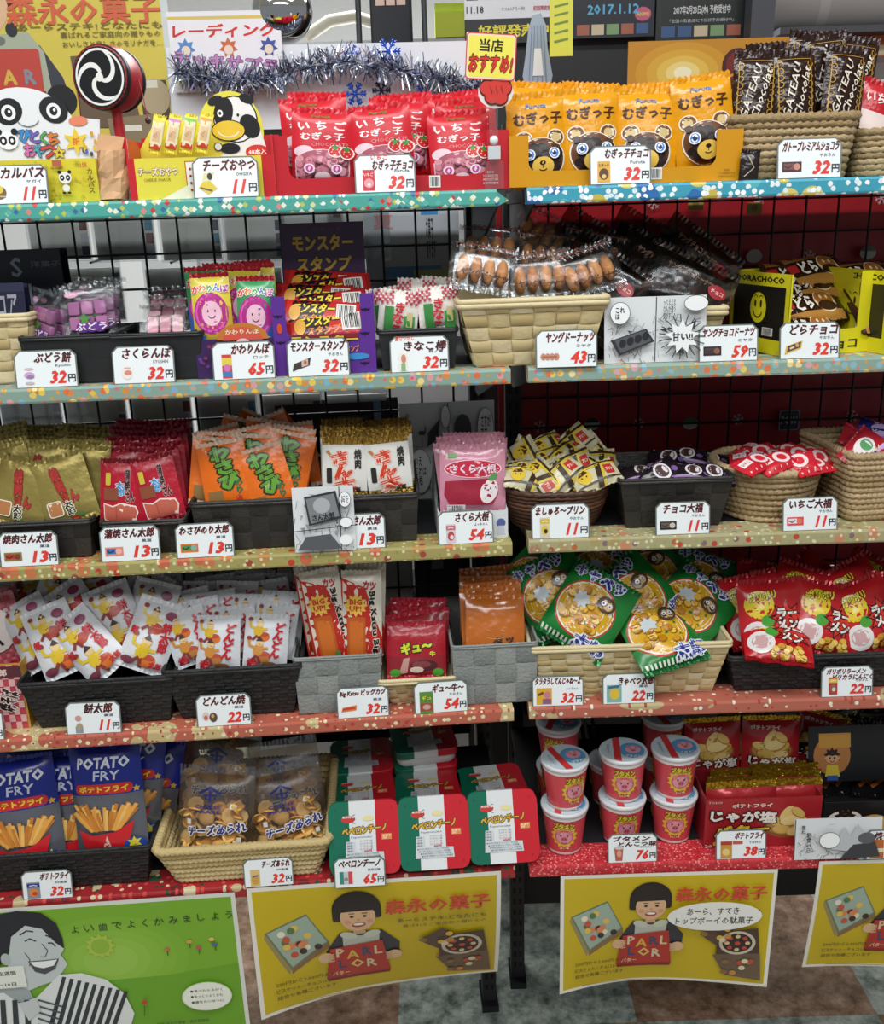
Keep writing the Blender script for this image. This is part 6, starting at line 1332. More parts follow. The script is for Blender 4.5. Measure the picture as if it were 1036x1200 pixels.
sheet(LU, 'comic_sheet', 347, 656, 418, 651, .0015, manga(8, prod_bag, ((.36, .30, .10, .12), (.36, -.05, .11, .08)), (('どこ\n行く', .36, .30, .12, .12),), split=.26), M('#dcdfe0', .5), 'small comic sheet with a drawn snack bag standing on the third shelf edge', 'sheet', h=.082, z0=Z3+.0005, lean=9)
# pickled radish box
a = LU.at(513, 600, .02); c = LU.at(595, 600, .02); w = c.x-a.x
hl = LU.at(555, 600, .02).z-Z3; A = Art(.4); A.rect(-w/2, 0, w/2, hl, '#dfe3e6'); A.text('ハーイ!', 0, hl*.86, w*.5, .006, '#55585c', bold=.02); A.ell(w*.40, hl*.55, .006, .006, '#5a6aa0'); A.poly([(w*.34, hl*.1), (w*.46, hl*.1), (w*.44, hl*.45), (w*.36, hl*.45)], '#c8ccdc')
bx = die_box('snack_box', w, .14, hl, hl+.002, 0, (M('#dcdfe2', .4), M('#b9bcc0', .5)), A, notch=(.003, .003), r=.001, hb=hl+.03)
bx.matrix_world = P(LU, (a.x+c.x)/2, .09, Z3+.0005, yaw=0); tag(bx, 'white carton of pink pickled radish bags on the third shelf', 'box')
for s in (-1, 1):
    b = MB(); b.add([(s*w/2, -.07, hl), (s*w/2, .07, hl), (s*w/2*.92, .07, hl+.06)], [(0, 1, 2)], M('#d5d8dc', .4)); b.add([(s*w/2-.001*s, -.07, hl), (s*w/2-.001*s, .07, hl), (s*w/2*.92-.001*s, .07, hl+.06)], [(0, 2, 1)], M('#d5d8dc', .4)); b.build('side_flap', bx)
def radish_art(w, h):
    A = Art(.3); A.rect(-w*.38, h*.30, -w*.25, h*.36, '#5a9a4a'); A.ell(0, h*.15, w*.44, h*.125, '#ecd0d8', 24); A.ell(0, h*.15, w*.42, h*.115, '#c2203e', 24); A.text('さくら大根', 0, h*.15, w*.70, h*.12, '#ecc8d4', bold=.05, stroke=('#8a1430', .1))
    A.poly([(-w*.42, -h*.02), (w*.30, h*.02), (w*.38, -h*.2), (w*.3, -h*.34), (-w*.36, -h*.34), (-w*.44, -h*.2)], '#9c2038')
    A.ell(w*.24, -h*.16, w*.13, h*.17, '#e8dfe0', 18, rot=-20); A.ell(w*.30, h*.03, w*.09, h*.04, '#4f8a4a', 10, rot=40)
    for s in (-1, 1): A.ell(w*(.22+s*.045), -h*.12, w*.012, h*.018, '#3a2a30', 6)
    A.rect(-w*.40, -h*.44, -w*.12, -h*.34, '#e4dfe0'); [A.rect(-w*(.39-.024*k), -h*.43, -w*(.39-.024*k)+w*.011, -h*.35, '#2a2a2c') for k in range(10)]; return A
pw_, ph = dims(LU, 553, 560, .06, 76, 84, 18)
kra = [Kind(lambda: pouch('pickle_pouch', pw_, ph, .012, M('#c9899c', .2, bump=(50, .5), coat=.3), radish_art(pw_, ph), seal=.008, seed=3.9, crk=.0022))]
for px, py, v, le, ro, ya, t in ((554, 562, .045, 14, 2, 0, 'in front'), (550, 556, .062, 14, -4, 3, 'second from the front'), (556, 553, .080, 12, 3, -2, 'third from the front'), (551, 549, .100, 10, -2, 2, 'fourth from the front'), (555, 546, .12, 8, 2, 0, 'at the back')):
    kra[0].put(PX(LU, px, py, v, le, ro, ya), 'pink pickled radish bag, '+t+' of the white carton', 'snack bag', 'pickled radish bags')
price_card(LU, 'L', 3, 514, 641, 579, 638, 'さくら大根', 'よっちゃん', '54', pic_bag('#d8c8cc', '#c86a7a', '#b04a4a', '#e8d8d8'), 'price card for pickled radish at 54 yen before the white carton', tbox=(0.12, 0.6, 0.6, 0.27))
def prod_hand(A, w, h):
    A.poly([(w*.0, -h*.5), (w*.04, h*.05), (w*.16, h*.15), (w*.28, h*.05), (w*.32, -h*.5)], '#8e9194'); A.poly([(w*.02, -h*.5), (w*.06, -h*.2), (w*.26, -h*.2), (w*.30, -h*.5)], '#44464b'); A.poly([(-w*.22, h*.05), (-w*.10, h*.14), (-w*.08, h*.34), (-w*.2, h*.2)], '#3a3b40'); A.ell(w*.16, h*.22, w*.09, h*.16, '#4a4b50', 16)
    A.line([(-w*.3, h*.2), (-w*.24, h*.2)], h*.04, '#2b2c30')
sheet(LU, 'comic_sheet', 470, 538, 580, 536, .215, manga(15, prod_hand, ((-.30, -.2, .12, .24), (.40, .22, .09, .22), (-.02, .36, .05, .12)), (('いえ\nこれは\n大根', -.3, -.2, .12, .3), ('さすが\nです', .40, .24, .1, .25), ('桜\n大根', -.40, .26, .07, .3))), M('#cfd2d4', .5), 'comic sheet standing behind the pink radish bags on the third shelf', 'sheet', h=LU.at(525, 470, .215).z-Z3-.002, z0=Z3+.001)

# right unit, third shelf
Z3R = ZS['R'][3]
put_basket(RU, 590, 722, 578, Z3R, .016, .13, .74, rope_('willow', 10, .055, 'willow_basket', .012, .6), 'brown willow basket heaped with white and yellow pudding candies')
def pud_art(w, h):
    A = Art(.3); A.rect(-w*.5, -h*.34, w*.5, -h*.28, '#3a2a1c'); A.rect(-w*.5, h*.28, w*.5, h*.36, '#3a2a1c'); A.rect(-w*.5, h*.20, w*.5, h*.28, '#c8b03a'); A.poly([(-w*.06, -h*.5), (w*.06, -h*.5), (w*.24, h*.5), (w*.12, h*.5)], '#3a2a1c'); A.poly([(w*.06, -h*.5), (w*.12, -h*.5), (w*.30, h*.5), (w*.24, h*.5)], '#c8b03a'); A.ell(-w*.24, 0, w*.15, h*.30, '#d8b83a', 14); A.poly([(-w*.36, h*.06), (-w*.24, h*.34), (-w*.12, h*.06)], '#4a2a18')
    for s in (-1, 1): A.ell(w*(-.24+s*.05), -h*.02, w*.015, h*.04, '#2a1a12', 6)
    A.rect(w*.22, -h*.2, w*.4, h*.16, '#b8302a'); A.text('プリン', w*.31, -h*.02, w*.14, h*.12, '#f0e8d0', bold=.04); return A
pdw, pdh = .062, .042
kpu = [Kind(lambda sd=sd: pouch('candy_packet', pdw, pdh, .017, M('#c6bf9c', .25, bump=(80, .4)), pud_art(pdw, pdh), seal=.003, seed=sd, zig=False, crk=.002)) for sd in (1.9, 8.1)]
def heap(kinds, fr, px0, px1, pyb, pyt, v0, v1, n, seed, desc, cat, grp, lean=(15, 60), roll=(-50, 50), where=None):
    g = prng(seed); rows = max(1, int(n/4+.5)); k = 0
    for r in range(rows):
        m = n//rows+(1 if r < n % rows else 0)
        for j in range(m):
            t = (j+.5)/m; fr_ = r/max(1, rows-1)
            px = px0+(px1-px0)*t+g.uniform(-4, 4); arch = 1-(2*t-1)**2*.35
            py = pyb+(pyt-pyb)*fr_*arch+g.uniform(-3, 3); v = v0+(v1-v0)*(.0+.9*fr_)+g.uniform(-.004, .004)
            rowt = ('front' if r == 0 else ('back' if r == rows-1 else ORD[r])); post = 'only one' if m == 1 else ('leftmost' if j == 0 else ('rightmost' if j == m-1 else ORD[j]+' from left'))
            kinds[k % len(kinds)].put(PX(fr, px, py, v, g.uniform(*lean), g.uniform(*roll), g.uniform(-25, 25)), '%s, %s row, %s' % (desc, rowt, post), cat, grp); k += 1
heap(kpu, RU, 608, 706, 561, 524, .045, .125, 17, 5, 'white and yellow pudding candy packet', 'candy packet', 'pudding candy packets', lean=(20, 60), roll=(-55, 55))
price_card(RU, 'R', 3, 623, 636, 691, 633, 'ましゅろ〜プリン', 'やおきん', '11', pic_bag('#d8ccb0', '#d8b83a', '#d8c03a', '#3a2a20'), 'price card for pudding marshmallows at 11 yen before the willow basket', tbox=(0.0, 0.6, 0.84, 0.25))
put_basket(RU, 727, 860, 562, Z3R, .022, .14, .84, bk_('tape_dark', (.026, .026), .004, .001), 'black tape basket of dark rice cake packets on the third shelf')
def dark_art(w, h):
    A = Art(.3); A.ell(0, 0, w*.2, h*.34, '#e0d8dc', 16); A.ell(0, 0, w*.15, h*.26, '#4a3030', 14); A.rect(-w*.5, -h*.42, w*.5, -h*.34, '#8a6a9a'); A.text('チョコ大福', w*.0, h*.38, w*.4, h*.14, '#c8a0c0', bold=.04); A.ell(w*.3, -h*.12, w*.08, h*.12, '#7a5a98', 10); return A
kda = [Kind(lambda: pouch('candy_packet', .055, .038, .014, M('#221a20', .2, bump=(80, .4)), dark_art(.055, .038), seal=.003, seed=2.9, zig=False))]
heap(kda, RU, 768, 842, 558, 538, .055, .13, 7, 4, 'dark chocolate rice cake packet', 'candy packet', 'chocolate rice cake packets', lean=(45, 75), roll=(-40, 40))
kda[0].put(PX(RU, 752, 556, .07, 75, 10, 20), 'dark chocolate rice cake packet lying alone at the left of the tape basket', 'candy packet', 'chocolate rice cake packets')
price_card(RU, 'R', 3, 768, 631, 832, 628, 'チョコ大福', 'やおきん', '11', pic_bar('#2a2422', '#6a5a50', '#c8c0b0'), 'price card for chocolate rice cakes at 11 yen before the tape basket', tbox=(0.0, 0.6, 0.72, 0.27))
put_basket(RU, 857, 980, 553, Z3R, .025, .14, .80, rope_('seagrass', 9, .06, 'seagrass_basket', .008, .8), 'oval seagrass basket of red strawberry rice cake packets')
def ichi_art(w, h):
    A = Art(.3); A.rect(-w*.5, -h*.5, w*.5, -h*.22, '#c8202e'); A.ell(w*.12, 0, w*.2, h*.3, '#f0d8d8', 14); A.ell(w*.12, -h*.02, w*.11, h*.18, '#d8303a', 12); A.rect(-w*.42, -h*.1, -w*.14, h*.22, '#efe6e6'); A.text('いちご', -w*.28, h*.06, w*.22, h*.16, '#c8202e', bold=.05)
    for k in range(6): A.ell(-w*.4+k*w*.16, -h*.36, w*.02, h*.04, '#f0c0c4', 6)
    return A
kic = [Kind(lambda sd=sd: pouch('candy_packet', .058, .036, .014, M('#cf2a38', .22, bump=(80, .4)), ichi_art(.058, .036), seal=.003, seed=sd, zig=False)) for sd in (1.5, 9.2)]
heap(kic, RU, 874, 960, 545, 530, .04, .15, 14, 9, 'red strawberry rice cake packet', 'candy packet', 'strawberry rice cake packets', lean=(50, 78), roll=(-35, 35))
price_card(RU, 'R', 3, 916, 627, 981, 624, 'いちご大福', 'やおきん', '11', pic_bar('#d84a52', '#e8dada', '#e07a5a'), 'price card for strawberry rice cakes at 11 yen before the oval basket', tbox=(0.0, 0.6, 0.76, 0.27))
put_basket(RU, 992, 1110, 530, Z3R, .03, .15, .90, rope_('seagrass', 12, .012, 'seagrass_basket', .007, .9), 'square braided seagrass basket at the right edge of the third shelf', yaw=6)
kmx = [Kind(lambda: pouch('candy_packet', .06, .04, .014, M('#a82430', .22, bump=(80, .4)), Art().ell(0, 0, .016, .012, '#e0d8d8').ell(.004, 0, .008, .008, '#3a8a4a').text('キャンディ', 0, -.012, .03, .006, '#f0e0a0', bold=.04), seal=.003, seed=3, zig=False)), Kind(lambda: pouch('candy_packet', .06, .04, .014, M('#2c2f7a', .22, bump=(80, .4)), Art().ell(0, 0, .014, .012, '#c8a8d8').text('ソーダ', .0, .012, .026, .006, '#e8e8f0', bold=.04), seal=.003, seed=4, zig=False))]
heap(kmx, RU, 1000, 1090, 526, 510, .045, .15, 12, 12, 'red or blue candy packet in the right edge basket', 'candy packet', 'mixed candy packets', lean=(35, 70))
# ------------------------------------------------------------------ fourth shelf
Z4 = ZS['L'][4]
# noodle snack packs at the left edge
def yaki_art(w, h):
    A = Art(.3)
    for i in range(12):
        for j in range(16):
            if (i+j) % 2: A.rect(-w*.48+i*w*.08, -h*.44+j*h*.055, -w*.40+i*w*.08, -h*.385+j*h*.055, '#c84a5a')
    A.ell(-w*.05, h*.12, w*.40, h*.26, '#efe2dc', 22); A.text('焼\nき\nい', -w*.08, h*.12, w*.3, h*.42, '#2a2020', bold=.05); A.text('そば', w*.2, -h*.3, w*.3, h*.1, '#c0242c', bold=.05); return A
yw4, yh4 = dims(LU, 10, 740, .05, 62, 105, 12)
ky = Kind(lambda: pouch('noodle_packet', yw4, yh4, .014, M('#dc8a92', .3, bump=(70, .3)), yaki_art(yw4, yh4), seal=.007, seed=1.2))
for px, py, v, le, ro, ya, t in ((2, 748, .085, 12, -14, 6, 'standing at the left edge above the yellow carton'), (-8, 742, .105, 10, -8, 0, 'second back at the left edge'), (4, 738, .125, 10, -12, 2, 'rearmost at the left edge')):
    ky.put(PX(LU, px, py, v, le, ro, ya), 'pink checked noodle snack packet, '+t, 'snack packet', 'pink checked noodle packets')
def yakibox():
    A = Art(.35); a = LU.at(-60, 830, .03); c = LU.at(33, 830, .03); w = c.x-a.x; h = LU.at(10, 778, .03).z-Z4
    A.rect(-w/2, 0, w/2, h, '#c99a3a'); A.rect(w*.08, 0, w*.5-.003, h*.98, '#c8465a')
    for i in range(5):
        for j in range(9):
            if (i+j) % 2: A.rect(w*.10+i*w*.075, j*h*.11, w*.175+i*w*.075, (j+1)*h*.11, '#e0b0ac')
    A.rect(w*.08, h*.80, w*.5, h*.97, '#5a2a34'); A.text('焼そば', w*.28, h*.45, w*.3, h*.24, '#22181a', bold=.05, stroke=('#f0e0d8', .12), rot=70); A.text('太郎', w*.22, h*.88, w*.2, h*.1, '#e8d0c0', bold=.04)
    b = die_box('snack_box', w, .05, h, h, 0, (M('#c4953a', .4), M('#a87c2c', .5)), A, notch=(.002, .002), r=.001); b.matrix_world = P(LU, (a.x+c.x)/2, .055, Z4+.0005)
    return tag(b, 'yellow and pink checked snack carton at the left end of the fourth shelf', 'box')
yakibox()
price_card(LU, 'L', 4, -55, 873, 7, 869, '焼そば', '菓道', '22', pic_bar('#c84a5a', '#e0c0b0', '#c99a3a'), 'price card cut by the left edge of the fourth shelf')
put_basket(LU, 20, 203, 798, Z4, .012, .19, .86, bk_('paper_black', (.013, .006), .0045, .0012), 'black cord basket heaped with white drummer-print rice snacks')
def drum_boy(A, x, y, s, hat='#c8b43a', body='#d8b82e', drumc='#d8702e'):
    A.ell(x+s*.25, y-s*.3, s*.34, s*.26, drumc, 14); A.ell(x+s*.25, y-s*.18, s*.3, s*.12, '#b84a3a', 12); A.ell(x, y, s*.24, s*.32, body, 12, rot=-20); A.ell(x+s*.05, y+s*.38, s*.18, s*.18, '#e0c08a', 12); A.poly([(x-s*.14, y+s*.42), (x+s*.05, y+s*.66), (x+s*.24, y+s*.42)], '#4a3a34')
    A.line([(x-s*.1, y+s*.1), (x-s*.42, y+s*.2), (x-s*.46, y+s*.5)], s*.12, body); A.line([(x+s*.12, y+s*.08), (x+s*.45, y+s*.1)], s*.12, body); A.line([(x-s*.05, y-s*.25), (x-s*.3, y-s*.5)], s*.13, '#8a3a34'); A.line([(x+s*.0, y-s*.28), (x+s*.1, y-s*.62)], s*.13, '#8a3a34'); A.ell(x-s*.44, y+s*.56, s*.12, s*.1, '#8a3a3a', 8)
def mochi_art(w, h):
    A = Art(.35); drum_boy(A, -w*.10, h*.20, w*.48, drumc='#b0432e'); drum_boy(A, -w*.06, -h*.22, w*.56); A.text('餅\n太\n郎', w*.27, h*.02, w*.19, h*.40, '#c0202c', bold=.05, rot=5); A.text('郎', -w*.36, h*.02, w*.14, h*.1, '#c0202c', bold=.05); A.ell(w*.25, h*.32, w*.12, h*.06, '#8a3a5a', 10); A.ell(-w*.3, -h*.38, w*.14, h*.05, '#7a3a4a', 10); A.text('太郎', w*.28, -h*.36, w*.24, h*.08, '#c0202c', bold=.05); return A
mw4, mh4 = .062, .098
kmo = [Kind(lambda sd=sd: pouch('rice_snack_pouch', mw4, mh4, .020, M('#d5d6da', .35, bump=(55, .35)), mochi_art(mw4, mh4), seal=.006, seed=sd, crk=.003, zig=False)) for sd in (1.7, 6.3, 9.9)]
sp = [(66, 750, .050, 26, -20, 4, 'left of the front'), (104, 756, .040, 24, -42, -4, 'slanted in the middle of the front'), (178, 745, .046, 22, 26, 10, 'right of the front'), (40, 742, .070, 24, -28, -6, 'leftmost behind the front'), (136, 726, .070, 24, -18, 3, 'upright in the middle'), (92, 722, .080, 26, -34, 0, 'left of the middle row'), (176, 722, .082, 22, 18, 4, 'right of the middle row'), (64, 712, .105, 28, 20, 5, 'left of the fourth row'),
      (116, 704, .112, 28, -30, -4, 'middle of the fourth row'), (164, 706, .112, 24, 34, 6, 'right of the fourth row'), (190, 730, .10, 18, 10, -8, 'far right behind the front'), (78, 700, .135, 45, 70, 0, 'lying across the back left'), (130, 692, .140, 45, -60, 4, 'lying on the heap at the back'), (172, 698, .150, 35, 50, -6, 'topmost at the back right'), (56, 694, .158, 60, 80, 0, 'lying flat at the far back left'), (112, 690, .165, 55, -75, 0, 'lying flat at the far back')]
for i, (px, py, v, le, ro, ya, t) in enumerate(sp): kmo[i % 3].put(PX(LU, px, py, v, le, ro, ya), 'white drummer-print rice snack pouch, '+t, 'snack pouch', 'drummer-print rice snack pouches')
price_card(LU, 'L', 4, 79, 864, 144, 860, '餅太郎', '菓道', '11', lambda A, x, y, w, h: (A.rect(x-w*.2, y-h*.6, x+w*.25, y-h*.1, '#8a949a'), A.ell(x, y+h*.5, w*.2, h*.22, '#c89a90'), A.ell(x+w*.05, y-h*.1, w*.2, h*.25, '#a89a80')), 'price card for drummer-print rice snacks at 11 yen', tbox=(0.1, 0.6, 0.5, 0.3))
put_basket(LU, 190, 352, 784, Z4, .012, .19, .84, bk_('paper_black', (.013, .006), .0045, .0012), 'black cord basket of white festival-print rice snacks beside the tall packs')
def dondon_art(w, h):
    A = Art(.35); drum_boy(A, -w*.18, h*.20, w*.44, body='#d8b02e'); drum_boy(A, -w*.16, -h*.14, w*.48, body='#c88a3a', drumc='#b87a3a'); A.text('ど\nん\nど\nん', w*.25, h*.04, w*.22, h*.62, '#c01c2c', bold=.06, rot=-8); A.text('焼', -w*.28, -h*.36, w*.22, h*.13, '#c01c2c', bold=.07); A.ell(w*.1, -h*.38, w*.16, h*.05, '#8a5a3a', 12); return A
dw4, dh4 = .058, .075
kdn = [Kind(lambda sd=sd: pouch('rice_snack_pouch', dw4, dh4, .016, M('#d3d5d9', .35, bump=(55, .35)), dondon_art(dw4, dh4), seal=.005, seed=sd, crk=.0022, zig=False)) for sd in (2.7, 7.3)]
sp = [(256, 754, .040, 18, 3, -2, 'front middle'), (312, 752, .042, 18, 8, 4, 'front right'), (222, 746, .050, 18, -14, 8, 'front left'), (276, 742, .062, 18, -2, 2, 'second row middle'), (322, 738, .066, 18, 10, -3, 'second row right'), (236, 734, .070, 18, -8, 5, 'second row left'), (296, 728, .085, 16, 4, 0, 'third row right of centre'), (255, 724, .090, 16, -5, 3, 'third row left of centre'),
      (330, 724, .092, 16, 8, 4, 'third row right'), (226, 722, .095, 16, -10, 0, 'third row left'), (278, 712, .110, 14, 3, -3, 'fourth row middle'), (318, 710, .115, 14, -6, 3, 'fourth row right'), (240, 712, .118, 14, 4, 2, 'fourth row left'), (290, 704, .14, 14, -4, 0, 'fifth row right of centre'), (330, 702, .145, 12, 5, 0, 'fifth row right'), (256, 704, .148, 12, -6, 0, 'fifth row left of centre'), (300, 698, .165, 10, 3, 2, 'at the very back')]
for i, (px, py, v, le, ro, ya, t) in enumerate(sp): kdn[i % 2].put(PX(LU, px, py, v, le, ro, ya), 'white festival-print rice snack pouch, '+t, 'snack pouch', 'festival-print rice snack pouches')
price_card(LU, 'L', 4, 232, 855, 296, 852, 'どんどん焼', '菓道', '22', lambda A, x, y, w, h: (A.ell(x-w*.2, y+h*.1, w*.22, h*.35, '#d8c8c0'), A.ell(x-w*.2, y, w*.12, h*.18, '#c86a5a'), A.ell(x+w*.25, y, w*.24, h*.36, '#5a4638'), A.ell(x+w*.22, y+h*.1, w*.1, h*.14, '#c8a060')), 'price card for festival-print rice snacks at 22 yen', tbox=(0.02, 0.6, 0.76, 0.28))
# tall cutlet packs
put_basket(LU, 343, 446, 770, Z4, .016, .17, .96, bk_('tape_grey', (.031, .028), .003, .0016), 'grey tape basket of tall cutlet snack packs on the fourth shelf')
def katsu_art(w, h):
    A = Art(.3); A.poly([(-w*.46, -h*.5), (w*.0, -h*.5), (w*.46, h*.08), (w*.46, h*.16), (-w*.3, h*.42), (-w*.46, h*.42)], '#d8cfc0'); A.poly([(-w*.5, -h*.47), (w*.5, -h*.47), (w*.5, -h*.2), (w*.1, h*.32), (-w*.5, h*.42)], '#b5281e'); A.poly([(w*.5, -h*.10), (w*.16, h*.34), (w*.5, h*.42)], '#d8d2c4')
    A.rrect(-w*.36, -h*.46, w*.10, h*.02, w*.06, '#b8561e'); A.rrect(-w*.30, -h*.44, w*.04, -h*.02, w*.05, '#c86a26'); A.star(-w*.14, h*.14, w*.30, w*.21, 12, '#e0b84a'); A.text('BIG\nUP!', -w*.14, h*.14, w*.3, h*.12, '#c0301e', bold=.05)
    A.text('Big Katsu Big', w*.30, -h*.04, h*.64, w*.17, '#1d1616', bold=.06, rot=-86, stroke=('#ece0d0', .1)); A.text('カツ', w*.2, h*.34, w*.3, h*.08, '#b02034', bold=.06, rot=-10); A.rrect(-w*.0, -h*.44, w*.14, -h*.36, w*.05, '#4a8a4a'); return A
kwd, khd = dims(LU, 395, 722, .06, 46, 112, 12)
kka = [Kind(lambda sd=sd: pouch('cutlet_packet', kwd, khd, .012, M('#d6cfc0', .25, bump=(60, .35)), katsu_art(kwd, khd), seal=.007, seed=sd)) for sd in (1.4, 4.9)]
for i, (px, py, v, le, ro, ya, t) in enumerate(((384, 722, .045, 10, -8, 2, 'front left'), (424, 724, .042, 10, 2, -2, 'front right'), (376, 716, .065, 8, -6, 2, 'second row left'), (428, 714, .064, 8, 4, 0, 'second row right'), (382, 712, .09, 7, -4, 0, 'third row left'), (426, 710, .09, 7, 2, 2, 'third row right'), (386, 708, .115, 6, -3, 0, 'fourth row left'), (424, 706, .115, 6, 3, 0, 'fourth row right'))):
    kka[i % 2].put(PX(LU, px, py, v, le, ro, ya), 'tall red and cream cutlet snack packet, '+t, 'snack packet', 'tall cutlet snack packets')
price_card(LU, 'L', 4, 396, 846, 457, 843, 'Big Katsu ビッグカツ', '菓道', '32', lambda A, x, y, w, h: (A.poly([(x-w*.5, y-h*.2), (x-w*.4, y+h*.15), (x+w*.5, y+h*.3), (x+w*.45, y-h*.1)], '#d87a3a'), A.line([(x-w*.4, y), (x+w*.4, y+h*.1)], h*.15, '#c0402c')), 'price card for cutlet snacks at 32 yen before the grey basket', tbox=(0.0, 0.6, 0.86, 0.22))
# gummy pouches in a small cream basket
put_basket(LU, 444, 534, 797, Z4, .016, .12, .70, bk_('chip', (.018, .009), .0045, .0015), 'small cream chip basket of red gummy pouches on the fourth shelf')
def gyu_art(w, h):
    A = Art(.3); A.rect(-w*.46, -h*.42, w*.46, -h*.1, '#8a1a26'); A.text('ギュ〜', 0, h*.06, w*.52, h*.18, '#cfd83a', bold=.08, rot=8, stroke=('#20180c', .16)); A.text('牛', w*.27, -h*.06, w*.09, h*.08, '#cfd83a', bold=.05)
    A.poly([(-w*.3, -h*.40), (-w*.16, -h*.38), (-w*.12, -h*.12), (-w*.22, -h*.14)], '#b88a80'); A.ell(w*.12, -h*.26, w*.24, h*.10, '#4a1a1c', 14); A.ell(w*.08, -h*.24, w*.16, h*.06, '#7a3434', 12); A.ell(w*.0, -h*.33, w*.12, h*.05, '#c8b8a8', 10)
    for s in (-1, 1): A.ell(s*w*.36, -h*.38, w*.10, h*.07, '#4a9a34', 8)
    return A
gyw, gyh = dims(LU, 487, 755, .06, 68, 66, 20)
kgy = Kind(lambda: pouch('gummy_pouch', gyw, gyh, .010, M('#a01c2a', .22, bump=(60, .4)), gyu_art(gyw, gyh), seal=.006, seal_mat=M('#b02234', .25), seed=3.6, zig=False))
for i, (px, py, v, le, ro, ya, t) in enumerate(((488, 762, .042, 22, 2, 0, 'in front'), (484, 750, .056, 22, -5, 2, 'second from the front'), (492, 744, .070, 20, 3, -2, 'third from the front'), (484, 738, .084, 20, -4, 0, 'fourth from the front'), (490, 733, .098, 18, 4, 2, 'at the back'))):
    kgy.put(PX(LU, px, py, v, le, ro, ya), 'dark red beef gummy pouch, '+t, 'snack pouch', 'beef gummy pouches')
price_card(LU, 'L', 4, 486, 838, 549, 835, 'ギュ〜牛〜', 'やおきん', '54', lambda A, x, y, w, h: (A.rect(x-w*.42, y-h*.75, x+w*.42, y+h*.95, '#5a8a3a'), A.rect(x-w*.42, y-h*.5, x+w*.42, y+h*.1, '#9a4a3a'), A.text('ギュ', x, y+h*.5, w*.6, h*.3, '#c8d03a', bold=.06, stroke=('#30240c', .12)), A.ell(x, y-h*.2, w*.25, h*.2, '#c8a090')), 'price card for beef gummies at 54 yen before the small cream basket', tbox=(0.14, 0.55, 0.58, 0.25))
# orange pouches in a grey basket
put_basket(LU, 530, 630, 756, Z4, .016, .17, .98, bk_('tape_grey', (.031, .028), .003, .0016), 'grey tape basket of plain orange pouches at the end of the fourth shelf')
def kimchi_art(w, h):
    A = Art(.3); A.text('ダッ\nキム', w*.16, -h*.30, w*.36, h*.26, '#33180c', bold=.06, rot=10)
    for k in range(4): A.arc(0, h*(.30-.12*k), w*.42, 250, 290, .0006, '#e0a060')
    return A
orw, orh = dims(LU, 575, 715, .06, 68, 72, 22)
kor = Kind(lambda: pouch('jerky_pouch', orw, orh, .009, M('#b5611a', .16, bump=(40, .5), coat=.4), kimchi_art(orw, orh), seal=.006, seed=4.6, zig=False))
for i, (px, py, v, le, ro, ya, t) in enumerate(((580, 733, .042, 26, 3, 0, 'in front'), (574, 724, .058, 24, 0, 2, 'second'), (580, 717, .074, 24, -3, 0, 'third'), (572, 710, .090, 22, 1, -2, 'fourth'), (577, 704, .106, 22, 2, 0, 'fifth'), (573, 698, .122, 20, -2, 2, 'rearmost'))):
    kor.put(PX(LU, px, py, v, le, ro, ya), 'glossy orange pouch in the grey basket, %s%s' % (t, '' if t in ('in front', 'rearmost') else ' from the front'), 'snack pouch', 'glossy orange pouches')

# right unit, fourth shelf
Z4R = ZS['R'][4]
put_basket(RU, 622, 857, 757, Z4R, .018, .17, .86, bk_('chip', (.022, .010), .005, .0017), 'cream chip basket heaped with green and yellow corn snack bags')
def cabbage_art(w, h):
    A = Art(.22); A.rect(-w*.5, -h*.42, w*.5, h*.42, '#1e7a34'); A.ell(-w*.05, -h*.02, w*.42, h*.34, '#c8322c', 26); A.ell(-w*.05, -h*.02, w*.40, h*.32, '#e6e0c8', 26); A.ell(-w*.05, -h*.02, w*.38, h*.30, '#d2a01e', 26)
    balls(A, -w*.32, -h*.24, w*.22, h*.2, w*.055, ['#dcae3a', '#c8922a', '#b87c1e', '#e4c05a'], 26, 14, '#9a6414')
    A.star(-w*.16, h*.06, w*.13, w*.09, 8, '#c4ccd0'); A.ell(w*.16, h*.14, w*.13, h*.09, '#4a3a28', 14); A.ell(w*.16, h*.13, w*.09, h*.06, '#c8a878', 12)
    for s in (-1, 1): A.ell(w*(.16+s*.04), h*.14, w*.03, h*.025, '#e8e8f0', 10); A.ell(w*(.16+s*.04), h*.14, w*.012, h*.011, '#20305a', 6)
    for i, t in enumerate('キャベツ'): A.text(t, -w*.36+w*.19*i, h*.35-.0*i, None, h*.10, '#2d2f8a', bold=.08, stroke=('#dfe6f0', .18))
    A.text('太郎', w*.22, -h*.34, w*.42, h*.13, '#2d2f8a', bold=.08, stroke=('#dfe6f0', .16)); [A.rect(-w*.45+k*w*.06, -h*.42, -w*.42+k*w*.06, -h*.38, '#d8e0d0') for k in range(10)]; return A
cbw, cbh = .098, .118
kcb = [Kind(lambda sd=sd: pouch('corn_snack_bag', cbw, cbh, .029, M('#1e7a34', .18, .15, bump=(45, .5)), cabbage_art(cbw, cbh), seal=.008, seal_mat=M('#1c6c34', .2, .3), seed=sd, crk=.004)) for sd in (1.6, 5.6)]
